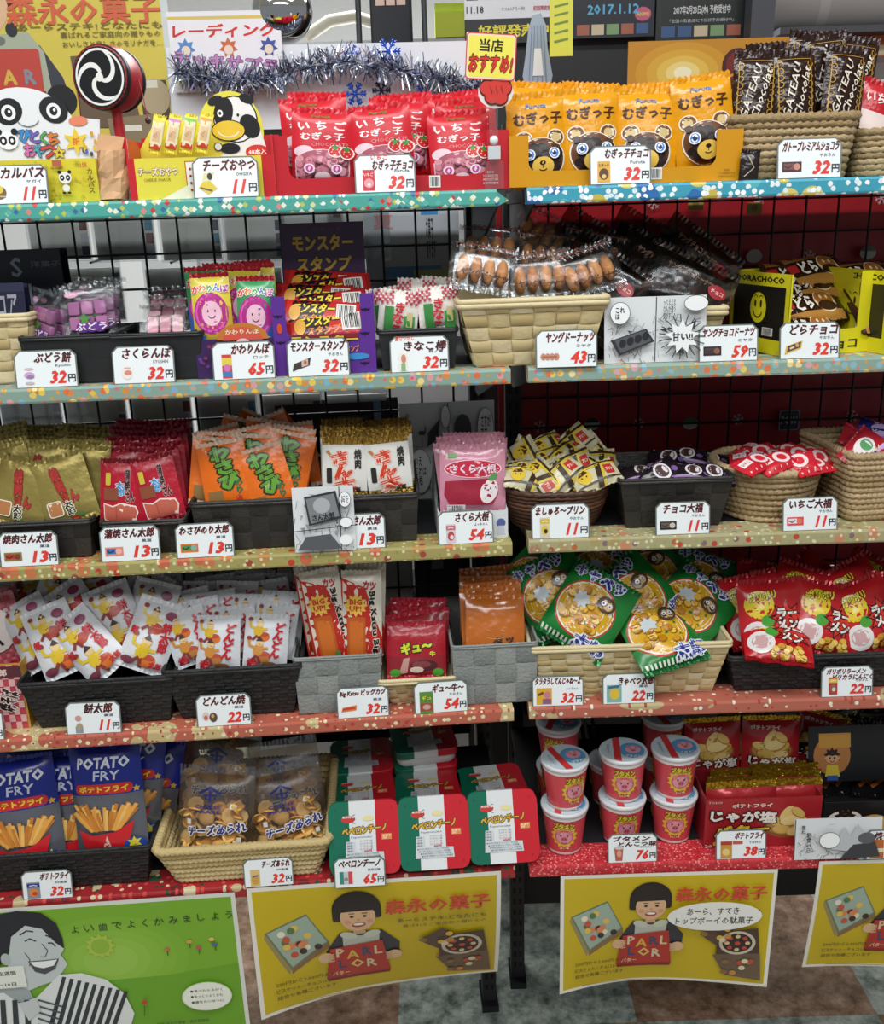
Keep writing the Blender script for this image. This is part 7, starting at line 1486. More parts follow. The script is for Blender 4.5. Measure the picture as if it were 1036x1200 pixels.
for i, (px, py, v, le, ro, ya, t) in enumerate(((690, 716, .055, 30, 32, -4, 'at the front left'), (772, 742, .045, 58, -14, 4, 'lying at the front right'), (746, 702, .085, 34, -38, 3, 'in the middle'), (808, 714, .082, 42, 50, 6, 'right of the middle'), (650, 698, .09, 30, -24, -8, 'at the far left'), (700, 680, .13, 36, 60, 0, 'at the back left'), (764, 676, .14, 40, -30, 0, 'topmost at the back'), (820, 690, .14, 36, 24, 5, 'at the back right'), (628, 686, .135, 30, 40, -10, 'behind the far left one'))):
    kcb[i % 2].put(PX(RU, px, py, v, le, ro, ya), 'green and yellow corn snack bag, '+t+' of the heap', 'snack bag', 'green and yellow corn snack bags')
price_card(RU, 'R', 4, 624, 832, 684, 829, 'タラタラしてんじゃね〜よ', 'よっちゃん', '32', lambda A, x, y, w, h: (A.rect(x-w*.5, y-h*.55, x+w*.5, y+h*.75, '#d8a83a'), A.ell(x+w*.2, y+h*.2, w*.2, h*.3, '#c87a8a'), A.line([(x-w*.4, y+h*.2), (x-w*.05, y+h*.4)], h*.2, '#6a4a24'), A.rect(x-w*.1, y-h*.5, x+w*.45, y-h*.1, '#8a5a80')), 'price card for squid strips at 32 yen left of the cabbage one', tbox=(0.0, 0.66, 0.88, 0.22))
price_card(RU, 'R', 4, 706, 830, 767, 827, 'きゃべつ太郎', '菓道', '22', lambda A, x, y, w, h: (A.rect(x-w*.5, y-h*.55, x+w*.45, y+h*.8, '#7ab0a8'), A.ell(x, y+h*.1, w*.32, h*.45, '#d8b83a'), A.line([(x-w*.4, y+h*.6), (x+w*.3, y+h*.7)], h*.2, '#3a6a8a')), 'price card for cabbage corn snacks at 22 yen below the cream basket', tbox=(0.14, 0.5, 0.66, 0.26))
put_basket(RU, 856, 1075, 768, Z4R, .018, .18, .90, bk_('paper_black', (.013, .006), .0045, .0012), 'black cord basket of red ramen snack bags at the right edge')
def ramen_art(w, h):
    A = Art(.22); A.rect(-w*.5, -h*.42, w*.5, h*.42, '#b81f26'); A.ell(-w*.2, h*.16, w*.22, h*.18, '#d8c02e', 16, rot=25); A.text('ガリボリ', -w*.14, h*.27, w*.4, h*.10, '#e8dc3a', bold=.06, stroke=('#2a1210', .12), rot=8); A.ell(-w*.26, -h*.22, w*.2, h*.17, '#e0dcd8', 16); A.ell(-w*.26, -h*.22, w*.14, h*.11, '#c8a0a0', 12); A.ell(-w*.1, -h*.05, w*.1, h*.08, '#4a9a3a', 10)
    A.star(w*.2, -h*.04, w*.30, w*.17, 9, '#2a1414'); A.star(w*.2, -h*.04, w*.26, w*.15, 9, '#d03428'); A.text('ラー\nメン', w*.2, -h*.04, w*.30, h*.26, '#efe4dc', bold=.06, stroke=('#2a1414', .14)); balls(A, -w*.1, -h*.40, w*.35, -h*.26, w*.05, ['#d8a83a', '#c8902a', '#e4c060'], 14, 6, '#8a5a14'); return A
rmw, rmh = .088, .105
krm = [Kind(lambda sd=sd: pouch('ramen_snack_bag', rmw, rmh, .025, M('#b81f26', .18, .15, bump=(45, .5)), ramen_art(rmw, rmh), seal=.008, seal_mat=M('#a31a22', .2, .3), seed=sd, crk=.0035)) for sd in (2.3, 7.9)]
for i, (px, py, v, le, ro, ya, t) in enumerate(((904, 722, .055, 22, -4, -4, 'at the front left'), (966, 724, .052, 28, 14, 4, 'in the front middle'), (1014, 722, .055, 26, -16, 5, 'at the front right'), (910, 746, .038, 70, 12, 0, 'lying lowest at the front'), (884, 714, .09, 26, -14, -6, 'leftmost in the second row'), (940, 704, .092, 30, 20, 0, 'second row middle'), (1004, 700, .095, 30, -24, 3, 'second row right'), (896, 700, .13, 30, 12, 0, 'back row left'), (956, 690, .135, 40, -40, 4, 'topmost in the back row'), (1020, 690, .14, 34, 30, 0, 'back row right'), (1050, 715, .075, 26, 8, 0, 'cut by the right edge'))):
    krm[i % 2].put(PX(RU, px, py, v, le, ro, ya), 'red ramen snack bag, '+t, 'snack bag', 'red ramen snack bags')
price_card(RU, 'R', 4, 961, 822, 1022, 819, 'ガリボリラーメン', 'やおきん', '22', pic_bag('#b03a30', '#d8b83a', '#8a6a5a', '#d8d0c8'), 'price card for ramen snacks at 22 yen below the black cord basket', title2='ピリカラにんにく')
# ------------------------------------------------------------------ bottom shelf
Z5 = ZS['L'][5]
put_basket(LU, -40, 176, 999, Z5, .014, .20, .90, bk_('paper_black', (.013, .006), .0045, .0012), 'black cord basket of blue potato fry bags at the bottom left')
def fries(A, x, y, s, seed):
    g = prng(seed)
    for k in range(60):
        a_ = R(g.uniform(45, 135)); x0 = x+g.uniform(-.75, .75)*s; L = g.uniform(.5, .95)*s; dx = (x0-x)*.45
        A.line([(x0*.6+x*.4, y-.15*s), (x0+dx, y+L*.8)], s*.11, g.choice(['#e0a24a', '#cf8636', '#e8b866', '#c07a30']))
    A.poly([(x-s*.85, y-.1*s), (x-s*.4, y-.28*s), (x+s*.3, y-.22*s), (x+s*.95, y+.12*s), (x+s*.62, y-s*.95), (x-s*.7, y-s*.95)], '#c8222a')
    A.poly([(x-s*.2, y-.9*s), (x+.05*s, y-.3*s), (x+.2*s, y-.9*s)], '#d8b8a8')
def potato_art(w, h):
    A = Art(.2); A.rect(-w*.5, h*.06, w*.5, h*.46, '#1c2a86'); A.rect(-w*.5, -h*.46, w*.5, h*.06, '#6d7078', metal=.4)
    A.text('POTATO', 0, h*.33, w*.72, h*.085, '#d8dce4', bold=.05, shear=.12); A.text('FRY', w*.04, h*.225, w*.36, h*.075, '#c8d0e4', bold=.02, shear=.12)
    A.rrect(-w*.42, h*.07, w*.38, h*.155, h*.04, '#c8302a'); A.text('ポテトフライ', -w*.02, h*.113, w*.68, h*.05, '#e8c83a', bold=.06); A.star(w*.42, h*.09, w*.05, w*.025, 5, '#d8a83a')
    fries(A, -w*.04, -h*.20, w*.42, 3); A.ell(w*.33, -h*.38, w*.15, h*.07, '#2a4a9a', 12); A.star(w*.33, -h*.36, w*.10, w*.05, 6, '#e0cf3a'); return A
ptw, pth = dims(LU, 120, 945, .06, 82, 132, 16)
kpt = [Kind(lambda sd=sd: pouch('potato_fry_bag', ptw, pth, .026, M('#22308a', .18, .2, bump=(40, .45)), potato_art(ptw, pth), seal=.009, seed=sd, crk=.003)) for sd in (1.8, 6.8)]
for i, (px, py, v, le, ro, ya, t) in enumerate(((128, 936, .048, 14, -3, -4, 'front right'), (28, 954, .050, 16, -4, 3, 'front left'), (78, 948, .070, 14, -2, 2, 'front middle, half hidden'), (150, 918, .085, 14, 8, 3, 'second row right'), (40, 934, .080, 16, 4, 0, 'second row left'), (96, 922, .105, 16, -6, 2, 'second row middle'), (170, 924, .115, 12, 12, -4, 'third row, tilted right'), (20, 916, .125, 22, -8, 0, 'third row left'), (130, 908, .13, 14, 4, 0, 'third row middle'))):
    kpt[i % 2].put(PX(LU, px, py, v, le, ro, ya), 'blue and silver potato fry bag, '+t, 'snack bag', 'blue potato fry bags')
def brown_art(w, h):
    A = Art(.2); A.rect(-w*.5, h*.1, w*.5, h*.44, '#8a2420'); A.rect(-w*.5, -h*.44, w*.5, h*.1, '#5a3a22'); fries(A, 0, -h*.1, w*.36, 8); return A
kbr = Kind(lambda: pouch('potato_fry_bag', ptw, pth, .022, M('#6a3020', .18, .2, bump=(40, .45)), brown_art(ptw, pth), seal=.009, seed=3.8, crk=.003))
kbr.put(PX(LU, 190, 905, .15, 14, 10, -6), 'red-brown potato fry bag behind the blue ones on the right', 'snack bag'); kbr.put(PX(LU, 45, 885, .165, 30, -40, 0), 'red-brown potato fry bag lying behind the blue ones on the left', 'snack bag')
price_card(LU, 'L', 5, 28, 1058, 87, 1054, 'ポテトフライ', '中村製菓', '32', pic_bag('#8a8c94', '#2a3a8a', '#d8853a', '#c83a2c', tall=False), 'price card for potato fries at 32 yen before the black basket', tbox=(0.16, 0.62, 0.56, 0.24))
put_basket(LU, 178, 387, 990, Z5, .004, .22, .80, rope_('straw', 7, .012, 'straw_tray', .007, 1.0), 'straw rope tray of cheese cracker bags on the bottom shelf', dt=.86)
def arare_kind(w, h):
    def content(o):
        g = prng(31)
        for k in range(76):
            b = MB(); x = g.uniform(-.41, .41)*w; z = g.uniform(-.44, .07)*h; y = g.uniform(-.011, .010)*(1-abs(2*x/w)**2)
            T = Matrix.Translation((x, y, z)) @ Matrix.Rotation(g.uniform(0, 6.3), 4, Vector((g.uniform(-1, 1), g.uniform(-1, 1), g.uniform(-1, 1))).normalized()); n = 9; r = g.uniform(.009, .0125)
            cl = M(['#e6b868', '#dea950', '#ecc884', '#d69c48'][k % 4], .6)
            b.loft([[(r*f*math.cos(2*math.pi*i/n), r*f*math.sin(2*math.pi*i/n), .0035*(1-f*f)+dz) for i in range(n)] for f, dz in ((.02, .0015), (.5, .0015), (.95, .001), (1.0, 0), (.95, -.001), (.5, -.0012), (.02, -.0012))], cl, T=T); b.build('cheese_cracker', o)
    A = Art(.35); nv = '#27307a'
    A.poly([(-w*.20, h*.24), (-w*.05, h*.31), (w*.10, h*.24), (w*.08, h*.22), (-w*.05, h*.28), (-w*.18, h*.22)], nv); A.rect(-w*.065, h*.14, -w*.035, h*.27, nv); A.rect(-w*.14, h*.21, w*.04, h*.225, nv); A.rect(-w*.12, h*.165, -w*.10, h*.22, nv); A.rect(w*.0, h*.165, w*.02, h*.22, nv); A.rect(-w*.12, h*.165, w*.02, h*.175, nv)
    A.text('CHEESE', -w*.08, h*.09, w*.34, h*.035, nv, bold=.03); A.text('ARARE', -w*.08, h*.04, w*.34, h*.035, nv, bold=.03)
    A.text('チーズあられ', w*.04, -h*.15, w*.74, h*.10, nv, bold=.06, rot=6, stroke=('#e8e4dc', .14)); A.poly([(w*.20, h*.08), (w*.28, h*.06), (w*.30, h*.11), (w*.22, h*.13)], '#e4e2dc')
    for x, y in ((.33, -.26), (-.32, -.08), (.12, -.34)): A.rect(w*x-.003, h*y-.0035, w*x+.003, h*y+.0035, '#dedcd2')
    return lambda: pouch('cracker_bag', w, h, .034, film('cracker_film', '#efeae2', gloss=.10, bump=(30, .5), rough=.4), A, seal=.012, seal_mat=crimp_film(), seed=2.2, crk=.003, contents=content, zig=False)
arw, arh = dims(LU, 255, 950, .07, 88, 104, 18)
kar = Kind(arare_kind(arw, arh))
for i, (px, py, v, le, ro, ya, t) in enumerate(((254, 951, .055, 16, 3, -6, 'front left'), (338, 948, .068, 18, -5, 8, 'front right'), (258, 906, .125, 20, 10, 0, 'behind the front left one'), (336, 918, .125, 22, -8, -4, 'behind the front right one'), (250, 886, .17, 24, -6, 4, 'rearmost, against the mesh'))):
    kar.put(PX(LU, px, py, v, le, ro, ya), 'clear bag of cheese crackers with navy lettering, '+t, 'snack bag', 'cheese cracker bags')
price_card(LU, 'L', 5, 287, 1042, 345, 1039, 'チーズあられ', '中村製菓', '32', lambda A, x, y, w, h: (A.rect(x-w*.32, y-h*.6, x+w*.32, y+h*.8, '#d8b878'), A.ell(x, y-h*.1, w*.26, h*.4, '#c89a4a'), A.line([(x-w*.2, y+h*.2), (x+w*.2, y+h*.3)], h*.12, '#4a4a80')), 'price card for cheese crackers at 32 yen before the straw tray', tbox=(0.16, 0.6, 0.56, 0.24), v=-.002)
# pasta trays
TW = .101
def pasta_tray():
    root = empty('pasta_tray'); g_, w_, r_ = '#0f6b52', '#dfe2e2', '#c81e2c'
    b = MB(); h = .03; s = TW
    b.bevbox(-s*.46, s*.46, -s*.46, s*.46, 0, h*.75, .014, M('#d8d8d4', .4), n=5); b.build('tray', root)
    # lid: flat rounded square in three stripes with a short skirt
    L = MB(); hl_ = s/2; r = .014; n = 6
    def clip(x0, x1):
        def yb(x):
            d = max(0, abs(x)-(hl_-r)); return hl_-r+math.sqrt(max(0, r*r-d*d))
        N_ = 10; xs = [x0+(x1-x0)*k/N_ for k in range(N_+1)]
        return [(x, -yb(x)) for x in xs]+[(x, yb(x)) for x in reversed(xs)]
    for x0, x1, cl in ((-hl_, -hl_*.42, g_), (-hl_*.42, hl_*.32, w_), (hl_*.32, hl_, r_)):
        pts = clip(x0, x1); mt = M(cl, .25, coat=.3)
        k = .985
        L.loft([[(x, y, h*.62) for x, y in pts], [(x, y, h*.95) for x, y in pts], [(x*k, y*k, h) for x, y in pts]], mt, caps=True, smooth=False)
    A = Art(.35)
    A.text('ペペロンチーノ', 0, .011, .062, .0095, '#d8ac34', bold=.06, rot=4, stroke=('#4a3410', .14)); A.ell(-.022, .026, .010, .005, '#c8342c', 14); A.text('東京拉麺', -.022, .029, .016, .003, '#f0e4e0', bold=.03); A.ell(.006, .026, .008, .0038, '#e4d8a0', 14); A.arc(-.012, .026, .006, 90, 270, .0006, '#50565a')
    A.text('Peperoncino', -.004, .001, .03, .0035, '#50565a', shear=.3); A.rect(.024, -.004, .038, .004, '#e08a4a'); A.text('お湯で\n3分', .031, 0, .011, .006, '#f6e8c8', bold=.03)
    A.poly([(-.026, -.004), (-.014, -.004), (-.014, -.018), (.026, -.020), (.027, -.034), (-.028, -.034)], '#ccd1d3')
    for k in range(4): A.text('●名称 即席カップめん 内容量', -.003+.002*k, -.0215-.0032*k, .044, .0024, '#66707a')
    for k in range(4): A.text('スパゲティ風', .002, -.004-.0036*k, .018, .0024, '#b04a50' if k == 2 else '#66707a'); A.text('標準', -.021, -.006-.0035*k, .008, .0022, '#66707a')
    A.text('65円', .004, -.0175, .01, .003, '#c8302c', bold=.04)
    for sx in (-1, 1):
        for sy in (-1, 1): A.ell(sx*hl_*.78, sy*hl_*.78, .0009, .0009, '#0a3a30' if sx < 0 else '#7a1218', 6)
    A.emit(L, T=Matrix.Translation((0, 0, h)) @ Matrix.Rotation(R(-90), 4, 'X'), lift=.0003, step=.00008)
    L.build('striped_lid', root); return root
kpa = Kind(pasta_tray)
def tray(px, py, v, tilt, t, yaw=0, z=None, roll=0):
    q = LU.at(px, py, v); zz = q.z if z is None else z
    kpa.put(LU.m @ Matrix.Translation((q.x, v, zz)) @ Matrix.Rotation(R(yaw), 4, 'Z') @ Matrix.Rotation(R(tilt), 4, 'X') @ Matrix.Rotation(R(roll), 4, 'Z') @ Matrix.Translation((0, 0, -.015)), 'green, white and red pasta tray, '+t, 'pasta tray', 'striped pasta trays')
tray(428, 990, .027, 62, 'propped up at the front left', 2, roll=-1, z=Z5+.0500); tray(509, 990, .028, 62, 'propped up in the front middle', 0, roll=0, z=Z5+.0500); tray(589, 982, .030, 62, 'propped up at the front right', -2, roll=1, z=Z5+.0505)
def flat(px, py, v, zz, t, yaw=0, tilt=0):
    q = LU.at(px, py, v); kpa.put(P(LU, q.x, v, Z5+.0006+zz, yaw=yaw, lean=tilt), 'green, white and red pasta tray, '+t, 'pasta tray', 'striped pasta trays')
for px, v, name, dy in ((424, .116, 'left', 1), (502, .114, 'middle', -2), (577, .120, 'right', 3), (426, .222, 'rear left', 0), (498, .222, 'rear middle', 2)):
    for k in range(3 if px == 498 else 2): flat(px, 925, v, .031*k, '%s in the %s stack behind' % (('bottom', 'second', 'third')[k] if k < 1 or px == 498 else 'top', name), dy+2*k, 0)
price_card(LU, 'L', 5, 392, 1034, 452, 1030, 'ペペロンチーノ', '東京拉麺', '65', lambda A, x, y, w, h: (A.rect(x-w*.42, y-h*.4, x-w*.15, y+h*.6, '#3a8a78'), A.rect(x-w*.15, y-h*.4, x+w*.15, y+h*.6, '#c8ccd0'), A.rect(x+w*.15, y-h*.4, x+w*.42, y+h*.6, '#d04a50'), A.ell(x, y, w*.14, h*.15, '#8a9298')), 'price card for pasta trays at 65 yen before the left front tray', v=-.017, lean=12, tbox=(0.0, 0.6, 0.8, 0.24))
# ---- right unit: cup noodles
Z5R = ZS['R'][5]
CR, CH = .0345, .074
def cup():
    root = empty('noodle_cup'); b = MB(); r0 = CR*.74
    prof = [(.0001, .001), (r0*.96, .001), (r0, .002)]+[(r0+(CR*.95-r0)*t, .002+(CH-.008)*t) for t in (.06, .25, .5, .75, 1)]
    b.lathe(prof, M('#d44c55', .3, coat=.2), n=40)
    b.lathe([(r0*1.004, .0015), (r0*1.03+.0002, .006)], M('#e6d8d6', .35), n=40); b.lathe([(CR*.945, CH-.013), (CR*.957, CH-.008)], M('#e8e4e4', .35), n=40)
    A = Art(.3)
    def fn(x, y):
        t = (y-.002)/(CH-.008); r = r0+(CR*.95-r0)*t; th = x/CR; return Vector((r*math.sin(th), -r*math.cos(th), y)), Vector((math.sin(th), -math.cos(th), -.12)).normalized()
    for x0 in (0, .085, -.085):
        A.star(x0, .034, .021, .0165, 14, '#e0c43a', sx=1.12); A.ell(x0, .033, .0165, .013, '#d85a60', 20); A.ell(x0, .032, .0135, .0105, '#e09aa8', 20)
        for s in (-1, 1): A.ell(x0+s*.010, .041, .0045, .004, '#d8808e', 10, rot=-30*s); A.ell(x0+s*.0055, .036, .0014, .002, '#5a2a34', 8)
        A.ell(x0, .0305, .0052, .0038, '#c8606e', 12); A.ell(x0-.002, .0305, .001, .0014, '#6a2a34', 6); A.ell(x0+.002, .0305, .001, .0014, '#6a2a34', 6); A.arc(x0, .026, .005, 200, 340, .0009, '#6a2a34', ry=.003); A.rect(x0-.006, .012, x0+.007, .017, '#b02a34'); A.text('とんこつ味', x0, .0145, .016, .004, '#f2d8b0', bold=.05)
        A.text('ブタメン', x0, .0535, .031, .009, '#d8c23a', bold=.09, stroke=('#6a1c1c', .18), rot=0)
    A.emit(b, fn, .006, lift=.0004, step=.00007); b.build('cup_body', root)
    L = MB(); L.lathe([(CR*.96, CH-.0075), (CR*1.0, CH-.007), (CR*1.01, CH-.004), (CR*.99, CH-.0015), (CR*.955, CH-.001)], M('#dcdcde', .3), n=40)
    L.lathe([(.0001, CH-.0012), (CR*.955, CH-.001)], M('#c5d3da', .25, coat=.5), n=40)
    B = Art(.25); r = CR*.95
    B.ell(.012, -.002, .018, .020, '#5a9ac8', 20); B.ell(.014, .0, .011, .010, '#e0a4b4', 16)
    for s in (-1, 1): B.ell(.014+s*.006, .007, .003, .003, '#d8808e', 8); B.ell(.014+s*.0035, .002, .001, .0014, '#5a2a34', 6)
    B.ell(.014, -.003, .0035, .0026, '#c8606e', 10); B.poly([(-.014, -r*.86), (-.004, -r*.97), (-.004, r*.97), (-.014, r*.86)], '#c83a3c'); B.text('ブタメン', .013, -.018, .022, .006, '#e8dcc0', bold=.06); B.text('CUP NOODLE', -.021, 0, .026, .004, '#7a8a94', rot=90)
    for k in range(4): B.ell(-.026+.002*k, -.006+.006*k, .0012, .0012, '#98a8b2', 6)
    B.emit(L, T=Matrix.Translation((0, 0, CH-.0011)) @ Matrix.Rotation(R(-90), 4, 'X'), lift=.0003, step=.00008); L.build('cup_lid', root); return root
kcu = Kind(cup)
def cupat(px, pyb, v, n, name, yaws, lv=None):
    q = RU.at(px, pyb, v)
    for k in range(n):
        t = lv[k] if lv else ('upper' if k == n-1 and n > 1 else 'lower')
        kcu.put(P(RU, q.x+.001*k, v+.002*k, Z5R+.0005+(CH-.001)*k, yaw=yaws[k], roll=-1.0*k), 'red pig-face noodle cup, %s of the %s' % (t, name), 'noodle cup', 'pig-face noodle cups')
cupat(661, 1010, .048, 2, 'front left pair', (-8, 22)); cupat(727, 1004, .062, 2, 'front middle pair', (4, -6)); cupat(786, 1000, .066, 2, 'front right pair', (-6, 4))
cupat(654, 960, .150, 2, 'rear left pair', (30, -20)); cupat(774, 940, .160, 2, 'rear right pair', (-10, 15)); cupat(714, 950, .158, 1, 'rear middle, standing alone', (5,), lv=['single one'])
price_card(RU, 'R', 5, 712, 1018, 770, 1015, 'ブタメン', 'おやつカンパニー', '76', lambda A, x, y, w, h: (A.poly([(x-w*.25, y-h*.6), (x+w*.2, y-h*.6), (x+w*.28, y+h*.5), (x-w*.34, y+h*.5)], '#b8604a'), A.ell(x, y+h*.5, w*.31, h*.16, '#c8c8c4'), A.ell(x, y, w*.16, h*.3, '#d8a08a')), 'price card for pig-face noodle cups at 76 yen', title2='とんこつ味')
# ---- potato chips
a = RU.at(826, 960, .03); c = RU.at(962, 955, .03); w = c.x-a.x; hl = RU.at(890, 935, .03).z-Z5R
def chips(A, x, y, s):
    A.ell(x, y-s*.35, s*1.15, s*.62, '#8a5a2e', 22); A.ell(x, y-s*.3, s*1.05, s*.5, '#b8824a', 20)
    for dx, dy, r, rx, cl in ((-.55, -.1, -20, .5, '#d8b86a'), (.5, -.15, 25, .5, '#cfa852'), (-.1, .35, 60, .55, '#dcc07a'), (.15, .0, 10, .6, '#e4cc8c'), (-.3, -.5, -5, .5, '#d2ae5e'), (.45, .45, -40, .42, '#d6b464'), (.4, -.6, 15, .5, '#dcc080')): A.ell(x+s*dx, y+s*dy, s*rx, s*rx*.55, '#a87c3a', 14, rot=r); A.ell(x+s*dx, y+s*(dy+.04), s*rx*.93, s*rx*.48, cl, 14, rot=r)
A = Art(.35); A.rect(-w/2, 0, w/2, hl, '#a3222a'); chips(A, w*.22, hl*.52, hl*.36); A.text('ポテトフライ', -w*.10, hl*.86, w*.34, hl*.08, '#e8dcd0', bold=.04); A.text('じゃが塩', -w*.17, hl*.64, w*.56, hl*.22, '#efe4d8', bold=.05, stroke=('#2a1214', .13), rot=-3); A.text('バター', -w*.18, hl*.36, w*.46, hl*.2, '#e6c83a', bold=.06, stroke=('#2a1214', .13), rot=3); A.rect(-w*.42, hl*.06, -w*.12, hl*.13, '#d0a83a'); A.text('TOHO', -w*.42, hl*.94, w*.12, hl*.05, '#e0c0b8'); A.text('20', -w*.46, hl*.05, w*.06, hl*.06, '#e8c8c0', bold=.03)
bx = die_box('snack_box', w, .078, hl, hl, 0, (M('#94202a', .35), M('#7a1a22', .5)), A, notch=(.002, .002), r=.001); bx.matrix_world = P(RU, (a.x+c.x)/2, .069, Z5R+.0005, yaw=0)
tag(bx, 'dark red carton of butter potato chips with white and yellow lettering', 'box')
def chip_art(w, h):
    A = Art(.2); A.rect(-w*.5, -h*.42, w*.5, h*.42, '#a3242a'); chips(A, 0, h*.10, w*.33); A.poly([(-w*.5, -h*.42), (w*.5, -h*.42), (w*.5, -h*.32), (-w*.5, -h*.36)], '#c8a23a'); A.text('ポテトフライ', -w*.12, h*.35, w*.5, h*.045, '#e8dcd0', bold=.04); A.text('じゃが塩', w*.02, -h*.13, w*.80, h*.13, '#efe4d8', bold=.05, stroke=('#2a1214', .13), rot=-3); A.text('バター', w*.0, -h*.29, w*.62, h*.12, '#e6c83a', bold=.06, stroke=('#2a1214', .13), rot=3); return A
chw, chh2 = dims(RU, 835, 878, .13, 66, 82, 12)
gold_ = M('#c09a2c', .22, .75, bump=(200, .6))
kch2 = [Kind(lambda sd=sd: pouch('potato_chip_bag', chw, chh2, .022, M('#a3242a', .2, .2, bump=(45, .4)), chip_art(chw, chh2), seal=.009, seal_mat=gold_, seed=sd, crk=.0025)) for sd in (1.3, 4.3)]
for i, (px, py, v, le, ro, ya, t) in enumerate(((834, 880, .135, 6, 0, 3, 'standing at the back left'), (902, 878, .135, 6, 0, -3, 'standing at the back right'), (955, 872, .17, 10, 18, 0, 'tilted at the back beside the black packets'), (870, 874, .16, 6, 4, 0, 'hidden behind the two standing ones'))):
    kch2[i % 2].put(PX(RU, px, py, v, le, ro, ya), 'red butter potato chip bag, '+t, 'snack bag', 'butter potato chip bags')
kg2 = Kind(lambda: pouch('potato_chip_bag', w*.62, .10, .016, M('#a3242a', .2, .2, bump=(45, .4)), None, seal=.012, seal_mat=gold_, seed=3.3, crk=.002))
for i, (px, py, v, le, ro, ya, t) in enumerate(((868, 952, .044, 8, 0, 2, 'first'), (920, 962, .054, 6, -2, -2, 'second'), (868, 946, .066, 6, 1, 0, 'third'), (918, 952, .076, 6, 2, 2, 'fourth'), (872, 944, .086, 6, -1, 0, 'fifth'), (914, 948, .097, 4, 1, 0, 'rearmost'))):
    kg2.put(PX(RU, px, py, v, le, ro, ya), 'gold-topped chip bag inside the dark red carton, %s from the front' % t if t != 'rearmost' else 'gold-topped chip bag inside the dark red carton, rearmost', 'snack bag', 'chip bags inside the red carton')
price_card(RU, 'R', 5, 838, 1015, 897, 1012, 'ポテトフライ', 'TOHO', '38', lambda A, x, y, w, h: (A.rect(x-w*.45, y-h*.6, x+w*.3, y+h*.8, '#c8923a'), A.ell(x-w*.1, y-h*.1, w*.25, h*.3, '#e0c27a'), A.rect(x-w*.45, y+h*.5, x+w*.3, y+h*.8, '#b03a30'), A.rect(x+w*.35, y+h*.55, x+w*1.0, y+h*.8, '#b85a40')), 'price card for butter potato chips at 38 yen before the red carton', tbox=(0.16, 0.62, 0.56, 0.22))
# ---- black box with a cartoon child
def face(A, x, y, s):
    A.star(x, y+s*.25, s*.85, s*.55, 9, '#241a18'); A.ell(x, y, s*.62, s*.52, '#d8a478', 18); A.poly([(x-s*.6, y+s*.2), (x-s*.5, y+s*.5), (x+s*.5, y+s*.5), (x+s*.6, y+s*.2), (x+s*.3, y+s*.3), (x, y+s*.2), (x-s*.3, y+s*.3)], '#241a18')
    for q_ in (-1, 1): A.ell(x+q_*s*.22, y+s*.02, s*.09, s*.13, '#241a18', 8); A.ell(x+q_*s*.62, y, s*.12, s*.13, '#d8a478', 8)
    A.arc(x, y-s*.18, s*.2, 190, 350, s*.08, '#8a2a24')
a = RU.at(962, 985, .03); c = RU.at(1075, 980, .03); w = c.x-a.x; hl = RU.at(1000, 940, .03).z-Z5R
A = Art(.35); A.rect(-w/2, 0, w/2, hl, '#17181a'); A.ell(-w*.28, hl*.55, w*.19, hl*.26, '#e4dccc', 20); face(A, -w*.28, hl*.58, w*.14); A.ell(w*.02, hl*.4, w*.17, hl*.3, '#c8923e', 18); A.ell(w*.05, hl*.42, w*.12, hl*.22, '#dcb060', 16); A.text('フライ', w*.3, hl*.6, w*.3, hl*.2, '#e0c83a', bold=.06)
bx = die_box('snack_box', w, .13, hl, hl, 0, (M('#191a1c', .4), M('#2a2a2c', .5)), A, notch=(.002, .002), r=.001, hb=hl+.02); bx.matrix_world = P(RU, (a.x+c.x)/2, .095, Z5R+.0005, yaw=0)
b = MB(); b.box(-w*.47, w*.47, -.0007, .0007, 0, .085, M('#17181a', .4)); A = Art(.35); A.ell(-w*.22, .040, w*.20, .030, '#b87a42', 20); A.rect(-w*.36, .052, -w*.02, .074, '#c8943e'); face(A, -w*.22, .036, w*.11); A.poly([(-w*.30, .008), (-w*.14, .008), (-w*.16, .026), (-w*.28, .026)], '#d8c03a'); A.rect(-w*.28, .002, -w*.16, .010, '#3a5aa8'); A.emit(b, T=Matrix.Translation((0, -.0007, 0))); o = b.build('inner_card', bx); o.location = (0, .005, hl-.012); o.rotation_euler = (R(-14), 0, 0)
tag(bx, 'black carton with a spiky-haired cartoon child at the bottom right edge', 'box')
def fry_art(w, h):
    A = Art(.25); A.rect(-w*.5, -h*.42, w*.5, h*.42, '#1a1616'); g = prng(5)
    for k in range(18): A.line([(w*g.uniform(-.42, .42), h*g.uniform(-.34, .2)), (w*g.uniform(-.42, .42), h*g.uniform(-.34, .2))], w*.07, g.choice(['#a8501e', '#b86428', '#8a3c18', '#c87a3a']))
    for k in range(6): A.text('フ', -w*.4+k*w*.16, h*.33, None, h*.06, '#d8d03a', bold=.07)
    return A
fw_, fh_ = dims(RU, 990, 890, .15, 70, 78, 14)
kfr = Kind(lambda: pouch('spicy_fry_packet', fw_, fh_, .014, M('#1d1818', .22, bump=(60, .4)), fry_art(fw_, fh_), seal=.007, seed=2.5))
for px, py, v, le, ro, ya, t in ((986, 908, .155, 14, -10, 0, 'left of the first row'), (1034, 915, .145, 14, 6, 0, 'right of the first row'), (1000, 894, .185, 12, 8, 2, 'left of the second row'), (1040, 892, .190, 12, -6, 0, 'right of the second row'), (978, 880, .215, 10, -14, 0, 'left of the back row'), (1020, 878, .220, 10, 4, 0, 'right of the back row')):
    kfr.put(PX(RU, px, py, v, le, ro, ya), 'black and orange spicy fry packet, '+t, 'snack packet', 'spicy fry packets')
